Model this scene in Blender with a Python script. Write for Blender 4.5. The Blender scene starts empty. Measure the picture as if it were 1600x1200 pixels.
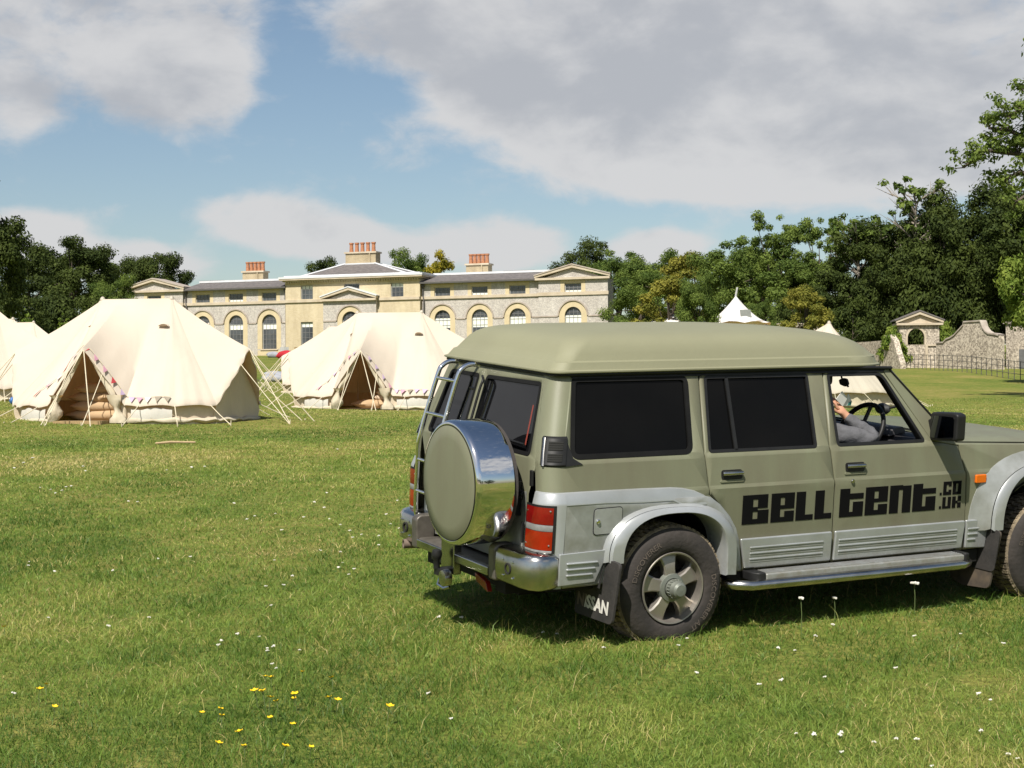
import bpy, bmesh, math, random
import numpy as np
from mathutils import Vector, Matrix
R_ = math.radians
SC = bpy.context.scene
COL = SC.collection

# ------------------------------------------------------------------ camera
CAMH = 1.7
FPX = 2474.65            # focal length in pixels of a 1600 wide picture
ROLL = R_(0.35)
PITCH = math.atan(8.0 / FPX)
cam_d = bpy.data.cameras.new("camera")
cam_d.sensor_fit = 'HORIZONTAL'
cam_d.sensor_width = 36.0
cam_d.lens = 36.0 * FPX / 1600.0
cam_d.clip_start = 0.1
cam_d.clip_end = 5000.0
cam = bpy.data.objects.new("camera", cam_d)
COL.objects.link(cam)
_fw = Vector((0, math.cos(PITCH), math.sin(PITCH)))
_up = Vector((0, -math.sin(PITCH), math.cos(PITCH)))
_rt = Vector((1, 0, 0))
_r2 = _rt * math.cos(ROLL) - _up * math.sin(ROLL)
_u2 = _rt * math.sin(ROLL) + _up * math.cos(ROLL)
_m = Matrix((_r2, _u2, -_fw)).transposed().to_4x4()
_m.translation = (0, 0, CAMH)
cam.matrix_world = _m
SC.camera = cam

def ray(u, v):
    d = _fw * FPX + _r2 * (u - 800) - _u2 * (v - 600)
    return d / d.y

def at(u, v, Y):
    return ray(u, v) * Y + Vector((0, 0, CAMH))

# ------------------------------------------------------------------ sky, sun, exposure
SUN_EL, SUN_AZ = 50.0, 200.0          # azimuth clockwise from +Y
SKY_K = 0.082
world = bpy.data.worlds.new("World")
SC.world = world
world.use_nodes = True

def build_sky():
    nt = world.node_tree
    N, L = nt.nodes, nt.links
    N.clear()
    out = N.new('ShaderNodeOutputWorld')
    bg = N.new('ShaderNodeBackground')
    bg.inputs['Strength'].default_value = SKY_K
    L.new(bg.outputs[0], out.inputs[0])
    sky = N.new('ShaderNodeTexSky')
    sky.sky_type = 'NISHITA'
    sky.sun_disc = False
    sky.sun_elevation = R_(SUN_EL)
    sky.sun_rotation = R_(SUN_AZ)
    sky.air_density = 1.0
    sky.dust_density = 0.8
    sky.ozone_density = 1.2
    tc = N.new('ShaderNodeTexCoord')
    sep = N.new('ShaderNodeSeparateXYZ')
    L.new(tc.outputs['Generated'], sep.inputs[0])

    def M(op, a, b=None, clamp=False):
        n = N.new('ShaderNodeMath'); n.operation = op; n.use_clamp = clamp
        for i, x in enumerate((a, b)):
            if x is None: continue
            if isinstance(x, (int, float)): n.inputs[i].default_value = x
            else: L.new(x, n.inputs[i])
        return n.outputs[0]
    dx, dy, dz = sep.outputs[0], sep.outputs[1], sep.outputs[2]
    # azimuth and elevation (radians-like) of the viewing direction
    az = M('ARCTAN2', dx, dy)
    hyp = M('SQRT', M('ADD', M('MULTIPLY', dx, dx), M('MULTIPLY', dy, dy)))
    el = M('ARCTAN2', dz, hyp)
    # cloud-layer coordinates: flat layer seen in perspective
    comb = N.new('ShaderNodeCombineXYZ')
    L.new(az, comb.inputs[0]); L.new(M('MULTIPLY', el, 1.7), comb.inputs[1])
    def noise(scale, det, rough, dist=0.0, off=(0, 0, 0), dim='3D'):
        mp = N.new('ShaderNodeMapping'); mp.inputs['Location'].default_value = off
        L.new(comb.outputs[0], mp.inputs[0])
        n = N.new('ShaderNodeTexNoise'); n.inputs['Scale'].default_value = scale
        n.inputs['Detail'].default_value = det; n.inputs['Roughness'].default_value = rough
        n.inputs['Distortion'].default_value = dist
        L.new(mp.outputs[0], n.inputs['Vector'])
        return n.outputs['Fac']
    n1 = noise(9.0, 8, 0.55, 0.25, (3.1, 0.4, 0))
    n1u = noise(9.0, 8, 0.55, 0.25, (3.1, 0.4 + .045, 0))
    n2 = noise(26.0, 8, 0.6, 0.3, (7.7, 2.4, 0))
    n3 = noise(5.0, 6, 0.55, 0.2, (1.2, 5.4, 0))
    # soft cloud bodies: (az, el, half width, half height, weight)
    def px(u, v, a, b, w):
        return ((u - 800) / FPX, (608 - v) / FPX, a / FPX, b / FPX, w)
    blobs = [px(110, 50, 300, 150, 1.0), px(290, 150, 140, 88, .75), px(30, 190, 110, 60, .6), px(370, 40, 70, 90, .35),
             px(950, 40, 420, 130, 1.0), px(1290, 130, 520, 220, 1.2), px(900, 180, 230, 110, .9), px(1480, 230, 330, 120, .8),
             px(600, 50, 110, 70, .55), px(740, 130, 140, 100, .6), px(1000, 270, 170, 55, .6), px(1180, 290, 200, 40, .4),
             px(590, 205, 90, 45, .34), px(640, 245, 60, 30, .25),
             px(440, 350, 140, 55, 1.15), px(560, 385, 150, 45, .9), px(770, 385, 140, 50, 1.1), px(60, 375, 110, 48, 1.1), px(230, 410, 150, 38, 1.0), px(1030, 390, 100, 35, 1.0),
             (-0.9, .25, .42, .2, .9), (0.95, .3, .4, .2, .9), (2.2, .5, .5, .25, .9), (-2.3, .45, .5, .25, .9),
             (3.0, .2, .4, .12, .8), (-1.6, .15, .4, .1, .8), (1.6, .12, .3, .08, .8)]
    tot = None
    for (a, e, ha, he, w) in blobs:
        da = M('MULTIPLY', M('SUBTRACT', az, a), 1 / ha)
        de = M('MULTIPLY', M('SUBTRACT', el, e), 1 / he)
        r = M('ADD', M('MULTIPLY', da, da), M('MULTIPLY', de, de))
        g = M('MULTIPLY', M('POWER', 2.718, M('MULTIPLY', M('MULTIPLY', r, r), -1.5)), w)
        tot = g if tot is None else M('ADD', tot, g)
    dens = M('ADD', tot, M('ADD', M('MULTIPLY', M('SUBTRACT', n1, .5), 1.9), M('MULTIPLY', M('SUBTRACT', n2, .5), 1.45)))
    mr = N.new('ShaderNodeMapRange'); mr.interpolation_type = 'SMOOTHSTEP'
    mr.inputs['From Min'].default_value = 0.12; mr.inputs['From Max'].default_value = 0.98
    L.new(dens, mr.inputs[0])
    # thick cloud is greyer underneath
    th = N.new('ShaderNodeMapRange'); th.interpolation_type = 'SMOOTHSTEP'
    th.inputs['From Min'].default_value = 0.35; th.inputs['From Max'].default_value = 2.3
    low = M('MULTIPLY', M('MULTIPLY', M('SUBTRACT', .155, el), 14.0, True), 1.5)
    L.new(M('SUBTRACT', M('ADD', tot, M('ADD', M('MULTIPLY', M('SUBTRACT', n3, .5), 4.2), M('MULTIPLY', M('SUBTRACT', n1u, n1), 5.0))), low), th.inputs[0])
    ccol = N.new('ShaderNodeMixRGB')
    ccol.inputs[1].default_value = (5.75, 5.72, 5.75, 1)
    ccol.inputs[2].default_value = (4.0, 4.12, 4.4, 1)
    L.new(th.outputs[0], ccol.inputs[0])
    tint = N.new('ShaderNodeMixRGB'); tint.blend_type = 'MULTIPLY'; tint.inputs[0].default_value = 1
    tint.inputs[2].default_value = SKY_TINT + (1,)
    L.new(sky.outputs[0], tint.inputs[1])
    mix = N.new('ShaderNodeMixRGB')
    L.new(M('MULTIPLY', mr.outputs[0], .93), mix.inputs[0])
    L.new(tint.outputs[0], mix.inputs[1]); L.new(ccol.outputs[0], mix.inputs[2])
    L.new(mix.outputs[0], bg.inputs[0])
SKY_TINT = (.84, .84, .82)
build_sky()

sun_d = bpy.data.lights.new("sun", 'SUN')
sun_d.energy = 4.9
sun_d.angle = R_(0.55)
sun_d.color = (1.0, 0.945, 0.86)
sun = bpy.data.objects.new("sun", sun_d)
COL.objects.link(sun)
_a, _e = R_(SUN_AZ), R_(SUN_EL)
SUN_DIR = Vector((math.sin(_a) * math.cos(_e), math.cos(_a) * math.cos(_e), math.sin(_e)))
sun.rotation_euler = SUN_DIR.to_track_quat('Z', 'Y').to_euler()
sun.location = (-20, -30, 40)

SC.view_settings.view_transform = 'Standard'
SC.view_settings.look = 'None'
SC.view_settings.exposure = 0.52
SC.view_settings.gamma = 1.0
SC.view_settings.use_curve_mapping = False

# ------------------------------------------------------------------ helpers
class MB:
    """collects shapes and links them as one mesh object"""
    def __init__(s):
        s.v = []; s.f = []; s.m = []; s.mi = 0
    def add(s, verts, faces):
        o = len(s.v)
        s.v += [tuple(p) for p in verts]
        for f in faces:
            s.f.append([i + o for i in f]); s.m.append(s.mi)
        return s
    def box(s, c, size, rot=None):
        hx, hy, hz = size[0] / 2, size[1] / 2, size[2] / 2
        P = [Vector((x, y, z)) for x in (-hx, hx) for y in (-hy, hy) for z in (-hz, hz)]
        if rot is not None: P = [rot @ p for p in P]
        c = Vector(c)
        s.add([p + c for p in P], [(0, 1, 3, 2), (4, 6, 7, 5), (0, 4, 5, 1), (2, 3, 7, 6), (0, 2, 6, 4), (1, 5, 7, 3)])
        return s
    def bx(s, x0, x1, y0, y1, z0, z1):
        return s.box(((x0 + x1) / 2, (y0 + y1) / 2, (z0 + z1) / 2), (abs(x1 - x0), abs(y1 - y0), abs(z1 - z0)))
    def tube(s, pts, r, n=8, caps=True):
        pts = [Vector(p) for p in pts]
        rs = r if isinstance(r, (list, tuple)) else [r] * len(pts)
        rings = []; prev = None
        for i, p in enumerate(pts):
            if i == 0: t = pts[1] - p
            elif i == len(pts) - 1: t = p - pts[i - 1]
            else: t = (pts[i + 1] - p).normalized() + (p - pts[i - 1]).normalized()
            t = t.normalized() if t.length > 1e-9 else Vector((0, 0, 1))
            if prev is None:
                a = Vector((0, 0, 1)) if abs(t.z) < .9 else Vector((1, 0, 0))
                u = t.cross(a).normalized()
            else:
                u = (prev - t * prev.dot(t)).normalized()
            prev = u; w = t.cross(u)
            rings.append([p + (u * math.cos(2 * math.pi * k / n) + w * math.sin(2 * math.pi * k / n)) * rs[i] for k in range(n)])
        V = [q for ring in rings for q in ring]; F = []
        for i in range(len(pts) - 1):
            for k in range(n):
                F.append((i * n + k, i * n + (k + 1) % n, (i + 1) * n + (k + 1) % n, (i + 1) * n + k))
        if caps:
            F.append(tuple(range(n))[::-1]); F.append(tuple((len(pts) - 1) * n + k for k in range(n)))
        return s.add(V, F)
    def lathe(s, prof, n=32, M=None, a0=0, a1=2 * math.pi):
        """prof: list of (radius, height); axis local Z, M places it"""
        full = abs(a1 - a0 - 2 * math.pi) < 1e-6
        cnt = n if full else n + 1
        V = []
        for (r, h) in prof:
            for k in range(cnt):
                a = a0 + (a1 - a0) * k / n
                p = Vector((r * math.cos(a), r * math.sin(a), h))
                V.append(M @ p if M is not None else p)
        F = []
        for i in range(len(prof) - 1):
            for k in range(n):
                k2 = (k + 1) % cnt
                F.append((i * cnt + k, i * cnt + k2, (i + 1) * cnt + k2, (i + 1) * cnt + k))
        return s.add(V, F)
    def grid(s, rows, closed=False):
        nr, nc = len(rows), len(rows[0])
        V = [p for r in rows for p in r]; F = []
        for i in range(nr - 1):
            for j in range(nc if closed else nc - 1):
                j2 = (j + 1) % nc
                F.append((i * nc + j, i * nc + j2, (i + 1) * nc + j2, (i + 1) * nc + j))
        return s.add(V, F)
    def prism(s, poly, d0, d1, fn):
        """extrude 2D polygon between depths d0 and d1; fn(a, b, d) -> 3D"""
        n = len(poly)
        V = [fn(a, b, d0) for a, b in poly] + [fn(a, b, d1) for a, b in poly]
        F = [tuple(range(n)), tuple(range(2 * n - 1, n - 1, -1))] + [(i, (i + 1) % n, n + (i + 1) % n, n + i) for i in range(n)]
        return s.add(V, F)
    def build(s, name, mats, parent=None, smooth=None, bevel=None, solid=None, weld=True, segs=2):
        me = bpy.data.meshes.new(name)
        me.from_pydata(s.v, [], s.f)
        if not isinstance(mats, (list, tuple)): mats = [mats]
        for m in mats: me.materials.append(m)
        me.polygons.foreach_set('material_index', s.m)
        bm = bmesh.new(); bm.from_mesh(me)
        if weld: bmesh.ops.remove_doubles(bm, verts=bm.verts, dist=1e-5)
        bmesh.ops.recalc_face_normals(bm, faces=bm.faces)
        finish_bm(bm, smooth)
        bm.to_mesh(me); bm.free()
        return link(name, me, parent, bevel, solid, segs)

def finish_bm(bm, smooth):
    if smooth:
        for f in bm.faces: f.smooth = True
        for e in bm.edges:
            if len(e.link_faces) == 2:
                try: e.smooth = e.calc_face_angle() < R_(smooth)
                except ValueError: e.smooth = True

def link(name, me, parent=None, bevel=None, solid=None, segs=2):
    o = bpy.data.objects.new(name, me); COL.objects.link(o)
    if parent is not None: o.parent = parent
    if solid:
        m = o.modifiers.new('thickness', 'SOLIDIFY'); m.thickness = solid; m.offset = -1
    if bevel:
        m = o.modifiers.new('edges', 'BEVEL'); m.width = bevel; m.segments = segs; m.limit_method = 'ANGLE'; m.angle_limit = R_(35)
        for p in me.polygons: p.use_smooth = True
        w = o.modifiers.new('normals', 'WEIGHTED_NORMAL'); w.keep_sharp = True
    return o

def empty(name, loc=(0, 0, 0), rz=0, label=None, cat=None, group=None):
    o = bpy.data.objects.new(name, None); COL.objects.link(o)
    o.empty_display_size = .3
    o.location = loc; o.rotation_euler = (0, 0, rz)
    if label: tag(o, label, cat, group)
    return o

def tag(o, label=None, cat=None, group=None, kind=None):
    if label: o['label'] = label
    if cat: o['category'] = cat
    if group: o['group'] = group
    if kind: o['kind'] = kind
    return o

def copy_tree(o, parent=None):
    c = o.copy(); COL.objects.link(c)
    c.parent = parent
    for ch in list(o.children): copy_tree(ch, c)
    return c

# ------------------------------------------------------------------ materials
def new_mat(name):
    m = bpy.data.materials.new(name); m.use_nodes = True
    nt = m.node_tree; nt.nodes.clear()
    out = nt.nodes.new('ShaderNodeOutputMaterial')
    b = nt.nodes.new('ShaderNodeBsdfPrincipled')
    nt.links.new(b.outputs[0], out.inputs[0])
    return m, nt, b, out

def pbr(name, col, rough=.6, metal=0.0, var=.12, scale=4.0, col2=None, bump=0.0, bscale=30.0, spec=.5, rvar=0.0, coat=0.0, space='Object', stretch=None):
    m, nt, b, out = new_mat(name)
    N, L = nt.nodes, nt.links
    b.inputs['Roughness'].default_value = rough
    b.inputs['Metallic'].default_value = metal
    b.inputs['Specular IOR Level'].default_value = spec
    b.inputs['Coat Weight'].default_value = coat
    tc = N.new('ShaderNodeTexCoord'); src = tc.outputs[space]
    if stretch:
        mp = N.new('ShaderNodeMapping'); mp.inputs['Scale'].default_value = stretch
        L.new(src, mp.inputs[0]); src = mp.outputs[0]
    c2 = col2 if col2 else tuple(max(0, c * (1 - 2 * var)) for c in col)
    n = N.new('ShaderNodeTexNoise'); n.inputs['Scale'].default_value = scale; n.inputs['Detail'].default_value = 6
    n.inputs['Roughness'].default_value = .6
    L.new(src, n.inputs['Vector'])
    r = N.new('ShaderNodeValToRGB')
    r.color_ramp.elements[0].position = .32; r.color_ramp.elements[1].position = .68
    r.color_ramp.elements[0].color = c2 + (1,); r.color_ramp.elements[1].color = tuple(col) + (1,)
    L.new(n.outputs['Fac'], r.inputs[0]); L.new(r.outputs[0], b.inputs['Base Color'])
    if rvar:
        mr = N.new('ShaderNodeMapRange'); mr.inputs['To Min'].default_value = max(0, rough - rvar); mr.inputs['To Max'].default_value = min(1, rough + rvar)
        L.new(n.outputs['Fac'], mr.inputs[0]); L.new(mr.outputs[0], b.inputs['Roughness'])
    if bump:
        n2 = N.new('ShaderNodeTexNoise'); n2.inputs['Scale'].default_value = bscale; n2.inputs['Detail'].default_value = 5
        L.new(src, n2.inputs['Vector'])
        bp = N.new('ShaderNodeBump'); bp.inputs['Strength'].default_value = bump; bp.inputs['Distance'].default_value = .02
        L.new(n2.outputs['Fac'], bp.inputs['Height']); L.new(bp.outputs[0], b.inputs['Normal'])
    return m

def glass_clear(name):
    m, nt, b, out = new_mat(name); N, L = nt.nodes, nt.links
    N.remove(b)
    t = N.new('ShaderNodeBsdfTransparent'); t.inputs[0].default_value = (.86, .9, .87, 1)
    g = N.new('ShaderNodeBsdfGlossy'); g.inputs['Roughness'].default_value = .02
    mx = N.new('ShaderNodeMixShader')
    mx.inputs[0].default_value = .06; L.new(t.outputs[0], mx.inputs[1]); L.new(g.outputs[0], mx.inputs[2])
    L.new(mx.outputs[0], out.inputs[0])
    return m

def leaf_mat(name, dark, light, trans=.25):
    """foliage: every leaf has its own tint stored on the mesh"""
    m, nt, b, out = new_mat(name); N, L = nt.nodes, nt.links
    N.remove(b)
    at_ = N.new('ShaderNodeAttribute'); at_.attribute_name = 'tint'
    r = N.new('ShaderNodeValToRGB')
    r.color_ramp.elements[0].color = tuple(dark) + (1,); r.color_ramp.elements[1].color = tuple(light) + (1,)
    L.new(at_.outputs['Fac'], r.inputs[0])
    d = N.new('ShaderNodeBsdfPrincipled'); d.inputs['Roughness'].default_value = .7; d.inputs['Specular IOR Level'].default_value = .12
    t = N.new('ShaderNodeBsdfTranslucent')
    L.new(r.outputs[0], d.inputs['Base Color'])
    hs = N.new('ShaderNodeHueSaturation'); hs.inputs['Value'].default_value = 1.3; hs.inputs['Saturation'].default_value = 1.1
    L.new(r.outputs[0], hs.inputs['Color']); L.new(hs.outputs[0], t.inputs[0])
    mx = N.new('ShaderNodeMixShader'); mx.inputs[0].default_value = trans
    L.new(d.outputs[0], mx.inputs[1]); L.new(t.outputs[0], mx.inputs[2]); L.new(mx.outputs[0], out.inputs[0])
    return m

def fabric(name, col, trans=.3, var=.05, bump=.25, bscale=4.0, col2=None):
    m, nt, b, out = new_mat(name); N, L = nt.nodes, nt.links
    N.remove(b)
    tc = N.new('ShaderNodeTexCoord')
    n = N.new('ShaderNodeTexNoise'); n.inputs['Scale'].default_value = 1.3; n.inputs['Detail'].default_value = 5
    L.new(tc.outputs['Object'], n.inputs['Vector'])
    r = N.new('ShaderNodeValToRGB'); r.color_ramp.elements[0].position = .3; r.color_ramp.elements[1].position = .7
    c2 = col2 if col2 else tuple(c * (1 - 2 * var) for c in col)
    r.color_ramp.elements[0].color = c2 + (1,); r.color_ramp.elements[1].color = tuple(col) + (1,)
    L.new(n.outputs['Fac'], r.inputs[0])
    n2 = N.new('ShaderNodeTexNoise'); n2.inputs['Scale'].default_value = bscale; n2.inputs['Detail'].default_value = 3; n2.inputs['Distortion'].default_value = .6
    mp = N.new('ShaderNodeMapping'); mp.inputs['Scale'].default_value = (1, 1, .35)
    L.new(tc.outputs['Object'], mp.inputs[0]); L.new(mp.outputs[0], n2.inputs['Vector'])
    bp = N.new('ShaderNodeBump'); bp.inputs['Strength'].default_value = bump; bp.inputs['Distance'].default_value = .06
    L.new(n2.outputs['Fac'], bp.inputs['Height'])
    d = N.new('ShaderNodeBsdfDiffuse'); t = N.new('ShaderNodeBsdfTranslucent')
    wt = N.new('ShaderNodeMixRGB'); wt.blend_type = 'MULTIPLY'; wt.inputs[0].default_value = 1; wt.inputs[2].default_value = (.85, .45, .17, 1)
    L.new(r.outputs[0], wt.inputs[1]); L.new(r.outputs[0], d.inputs[0]); L.new(wt.outputs[0], t.inputs[0])
    for s_ in (d, t): L.new(bp.outputs[0], s_.inputs['Normal'])
    mx = N.new('ShaderNodeMixShader'); mx.inputs[0].default_value = trans
    L.new(d.outputs[0], mx.inputs[1]); L.new(t.outputs[0], mx.inputs[2]); L.new(mx.outputs[0], out.inputs[0])
    return m
# ------------------------------------------------------------------ the lie of the land
_ctrl = [(0, 0, 0), (-8, 0, .0), (8, 0, 0), (0, -60, -1.6), (-60, -60, -1.6), (60, -60, -1.6), (-9, 10, .26), (12, 10, .3),
         (-3, 9.5, .25), (7, 14, .42), (0.5, 8.3, .245), (0, 5, .12), (5, 7, .17),
         (.83, 9.16, .272), (3.44, 10.58, .315), (.07, 10.56, .37), (2.68, 11.98, .419), (-1.6, 11.5, .33), (2.3, 14.5, .42),
         (-10.2, 38, .98), (-7, 38, .92), (-6.3, 40, 1.02), (-16, 38, 1.1), (0, 25, .66), (10, 25, .66), (-10, 22, .62), (12, 40, .85),
         (-4.65, 49.5, 1.09), (-6.7, 50, 1.15), (4, 50, 1.0), (11.5, 57, 1.01), (20, 57, 1.05), (-9.6, 72, 1.6), (-17, 52, 1.5),
         (-14.3, 95, 2.48), (10, 95, 2.2), (28.45, 88, 1.95), (29.89, 104, 2.61), (30.2, 124, 3.17), (34, 128, 3.15), (45, 126, 3.1), (60, 100, 2.6),
         (-26.8, 168, 5.4), (-40, 172, 5.5), (0, 160, 5.3), (10, 158, 5.3), (-60, 120, 4.2), (-45, 95, 3.0), (60, 160, 5.0),
         (-150, 150, 6), (150, 150, 6), (0, 300, 9), (-200, 320, 10), (200, 320, 10), (-150, 0, 0), (150, 0, 0)]
_C = np.array(_ctrl, float)
_P = _C[:, :2] / 10.0
def _U(r2):
    return np.where(r2 > 1e-12, r2 * np.log(np.maximum(r2, 1e-12)), 0.0)
_d2 = ((_P[:, None, :] - _P[None, :, :]) ** 2).sum(-1)
_n = len(_P)
_A = np.zeros((_n + 3, _n + 3)); _A[:_n, :_n] = _U(_d2) + np.eye(_n) * 2e-3
_A[:_n, _n] = 1; _A[:_n, _n + 1:] = _P; _A[_n, :_n] = 1; _A[_n + 1:, :_n] = _P.T
_W = np.linalg.solve(_A, np.concatenate([_C[:, 2], [0, 0, 0]]))
def gz_arr(x, y):
    x = np.asarray(x, float) / 10; y = np.asarray(y, float) / 10
    z = _W[_n] + _W[_n + 1] * x + _W[_n + 2] * y
    for i in range(_n):
        z = z + _W[i] * _U((x - _P[i, 0]) ** 2 + (y - _P[i, 1]) ** 2)
    return z
def gz(x, y): return float(gz_arr(np.array([x]), np.array([y]))[0])
def on_ground(u, v, y0=5.0, y1=140.0):
    """where the line of sight through a picture point meets the field"""
    ys = np.linspace(y0, y1, 4000); d = ray(u, v)
    z = d.z * ys + CAMH - gz_arr(d.x * ys, ys)
    k = int(np.argmax(z < 0)) if (z < 0).any() else len(ys) - 1
    return Vector((d.x * ys[k], ys[k], gz(d.x * ys[k], ys[k])))

def ground_nodes(nt, b):
    """meadow colours: green, with worn yellow-brown patches"""
    N, L = nt.nodes, nt.links
    g = N.new('ShaderNodeNewGeometry')
    def noise(scale, det, off=0.0, stretch=(1, 1, 1)):
        mp = N.new('ShaderNodeMapping'); mp.inputs['Location'].default_value = (off, off * .7, 0); mp.inputs['Scale'].default_value = stretch
        L.new(g.outputs['Position'], mp.inputs[0])
        n = N.new('ShaderNodeTexNoise'); n.inputs['Scale'].default_value = scale; n.inputs['Detail'].default_value = det; n.inputs['Roughness'].default_value = .62
        L.new(mp.outputs[0], n.inputs['Vector']); return n.outputs['Fac']
    return noise

def grass_ground():
    m, nt, b, out = new_mat('field_turf'); N, L = nt.nodes, nt.links
    noise = ground_nodes(nt, b)
    b.inputs['Roughness'].default_value = .95; b.inputs['Specular IOR Level'].default_value = .1
    r = N.new('ShaderNodeValToRGB'); e = r.color_ramp.elements
    e[0].position = .35; e[0].color = (0.094, 0.147, 0.026, 1)
    e[1].position = .66; e[1].color = (0.327, 0.263, 0.100, 1)
    k = e.new(.46); k.color = (0.157, 0.194, 0.041, 1); k = e.new(.55); k.color = (0.226, 0.222, 0.060, 1)
    mx = N.new('ShaderNodeMath'); mx.operation = 'ADD'
    h = N.new('ShaderNodeMath'); h.operation = 'MULTIPLY_ADD'; h.inputs[1].default_value = .55; 
    L.new(noise(.30, 6, 3.0, (1, .55, 1)), h.inputs[0]); 
    q = N.new('ShaderNodeMath'); q.operation = 'MULTIPLY'; q.inputs[1].default_value = .45
    L.new(noise(4.5, 8, 11.0, (1, .8, 1)), q.inputs[0]); L.new(q.outputs[0], h.inputs[2])
    L.new(h.outputs[0], r.inputs[0])
    fine = N.new('ShaderNodeMixRGB'); fine.blend_type = 'MULTIPLY'; fine.inputs[0].default_value = .75
    fr = N.new('ShaderNodeValToRGB'); fr.color_ramp.elements[0].position = .3; fr.color_ramp.elements[1].position = .68
    fr.color_ramp.elements[0].color = (.35, .38, .32, 1); fr.color_ramp.elements[1].color = (1.25, 1.2, 1.1, 1)
    L.new(noise(22.0, 6, 5.0), fr.inputs[0])
    L.new(r.outputs[0], fine.inputs[1]); L.new(fr.outputs[0], fine.inputs[2]); L.new(fine.outputs[0], b.inputs['Base Color'])
    bp = N.new('ShaderNodeBump'); bp.inputs['Strength'].default_value = .8; bp.inputs['Distance'].default_value = .08
    L.new(noise(14.0, 6, 1.0), bp.inputs['Height']); L.new(bp.outputs[0], b.inputs['Normal'])
    return m
M_TURF = grass_ground()

def build_ground():
    ys = np.concatenate([np.linspace(-150, 0, 24, endpoint=False), np.linspace(0, 20, 60, endpoint=False), np.linspace(20, 70, 60, endpoint=False), np.linspace(70, 200, 50, endpoint=False), np.linspace(200, 700, 14)])
    xs = np.concatenate([np.linspace(-400, -30, 26, endpoint=False), np.linspace(-30, 30, 120, endpoint=False), np.linspace(30, 400, 27)])
    X, Y = np.meshgrid(xs, ys)
    Z = gz_arr(X, Y); Z = np.clip(Z, -4, 16)
    mb = MB(); mb.grid([[(X[i, j], Y[i, j], Z[i, j]) for j in range(len(xs))] for i in range(len(ys))])
    o = mb.build('ground', M_TURF, smooth=80, weld=False)
    tag(o, kind='structure')
build_ground()

# ------------------------------------------------------------------ grass
def blades_mesh(name, x, y, h, w, tint, rng, lean=.6):
    n = len(x); z = gz_arr(x, y) - .004
    a = rng.uniform(0, 2 * math.pi, n); b = rng.uniform(0, 2 * math.pi, n)
    ln = rng.uniform(.1, 1.0, n) * lean * h
    ux, uy = np.cos(a) * w / 2, np.sin(a) * w / 2
    lx, ly = np.cos(b) * ln, np.sin(b) * ln
    V = np.zeros((n, 5, 3), np.float32)
    V[:, 0] = np.stack([x - ux, y - uy, z], 1); V[:, 1] = np.stack([x + ux, y + uy, z], 1)
    mx_, my_, mz = x + lx * .35, y + ly * .35, z + h * .6
    V[:, 2] = np.stack([mx_ + ux * .8, my_ + uy * .8, mz], 1); V[:, 3] = np.stack([mx_ - ux * .8, my_ - uy * .8, mz], 1)
    V[:, 4] = np.stack([x + lx, y + ly, z + h * rng.uniform(.75, 1.0, n)], 1)
    me = bpy.data.meshes.new(name)
    me.vertices.add(n * 5); me.vertices.foreach_set('co', V.reshape(-1))
    base = (np.arange(n) * 5)[:, None]
    loops = (base + np.array([0, 1, 2, 3, 3, 2, 4])[None]).reshape(-1).astype(np.int32)
    me.loops.add(n * 7); me.loops.foreach_set('vertex_index', loops)
    st = (np.arange(n) * 7)[:, None] + np.array([0, 4])[None]
    me.polygons.add(n * 2); me.polygons.foreach_set('loop_start', st.reshape(-1).astype(np.int32))
    me.update(calc_edges=True)
    at_ = me.attributes.new('tint', 'FLOAT', 'POINT')
    at_.data.foreach_set('value', np.repeat(tint, 5).astype(np.float32))
    return me

def grass_blade_mat():
    m, nt, b, out = new_mat('grass_blades'); N, L = nt.nodes, nt.links
    N.remove(b)
    at_ = N.new('ShaderNodeAttribute'); at_.attribute_name = 'tint'
    r = N.new('ShaderNodeValToRGB'); e = r.color_ramp.elements
    e[0].position = 0; e[0].color = (0.077, 0.147, 0.021, 1)
    e[1].position = 1; e[1].color = (0.619, 0.499, 0.241, 1)
    for p, c in ((.3, (0.178, 0.274, 0.044)), (.55, (0.299, 0.350, 0.073)), (.75, (0.425, 0.397, 0.112)), (.88, (0.542, 0.455, 0.181))):
        k = e.new(p); k.color = c + (1,)
    L.new(at_.outputs['Fac'], r.inputs[0])
    d = N.new('ShaderNodeBsdfPrincipled'); d.inputs['Roughness'].default_value = .5; d.inputs['Specular IOR Level'].default_value = .3
    t = N.new('ShaderNodeBsdfTranslucent')
    L.new(r.outputs[0], d.inputs['Base Color']); L.new(r.outputs[0], t.inputs[0])
    mx = N.new('ShaderNodeMixShader'); mx.inputs[0].default_value = .42
    L.new(d.outputs[0], mx.inputs[1]); L.new(t.outputs[0], mx.inputs[2]); L.new(mx.outputs[0], out.inputs[0])
    return m
M_GRASS = grass_blade_mat()

def patch_field(x, y, seed, scales=((.9, 1.0), (2.3, .7), (6.0, .5))):
    """smooth pseudo random patchiness in 0..1"""
    rng = np.random.default_rng(seed); out = 0; tot = 0
    for (s, w) in scales:
        for k in range(5):
            a = rng.uniform(0, 2 * math.pi); f = s * rng.uniform(.6, 1.5); p = rng.uniform(0, 6.28)
            out = out + w * np.sin((x * math.cos(a) + y * math.sin(a) * .75) * f + p); tot += w * .5
    return np.clip(.5 + out / (2.4 * tot), 0, 1)

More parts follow.
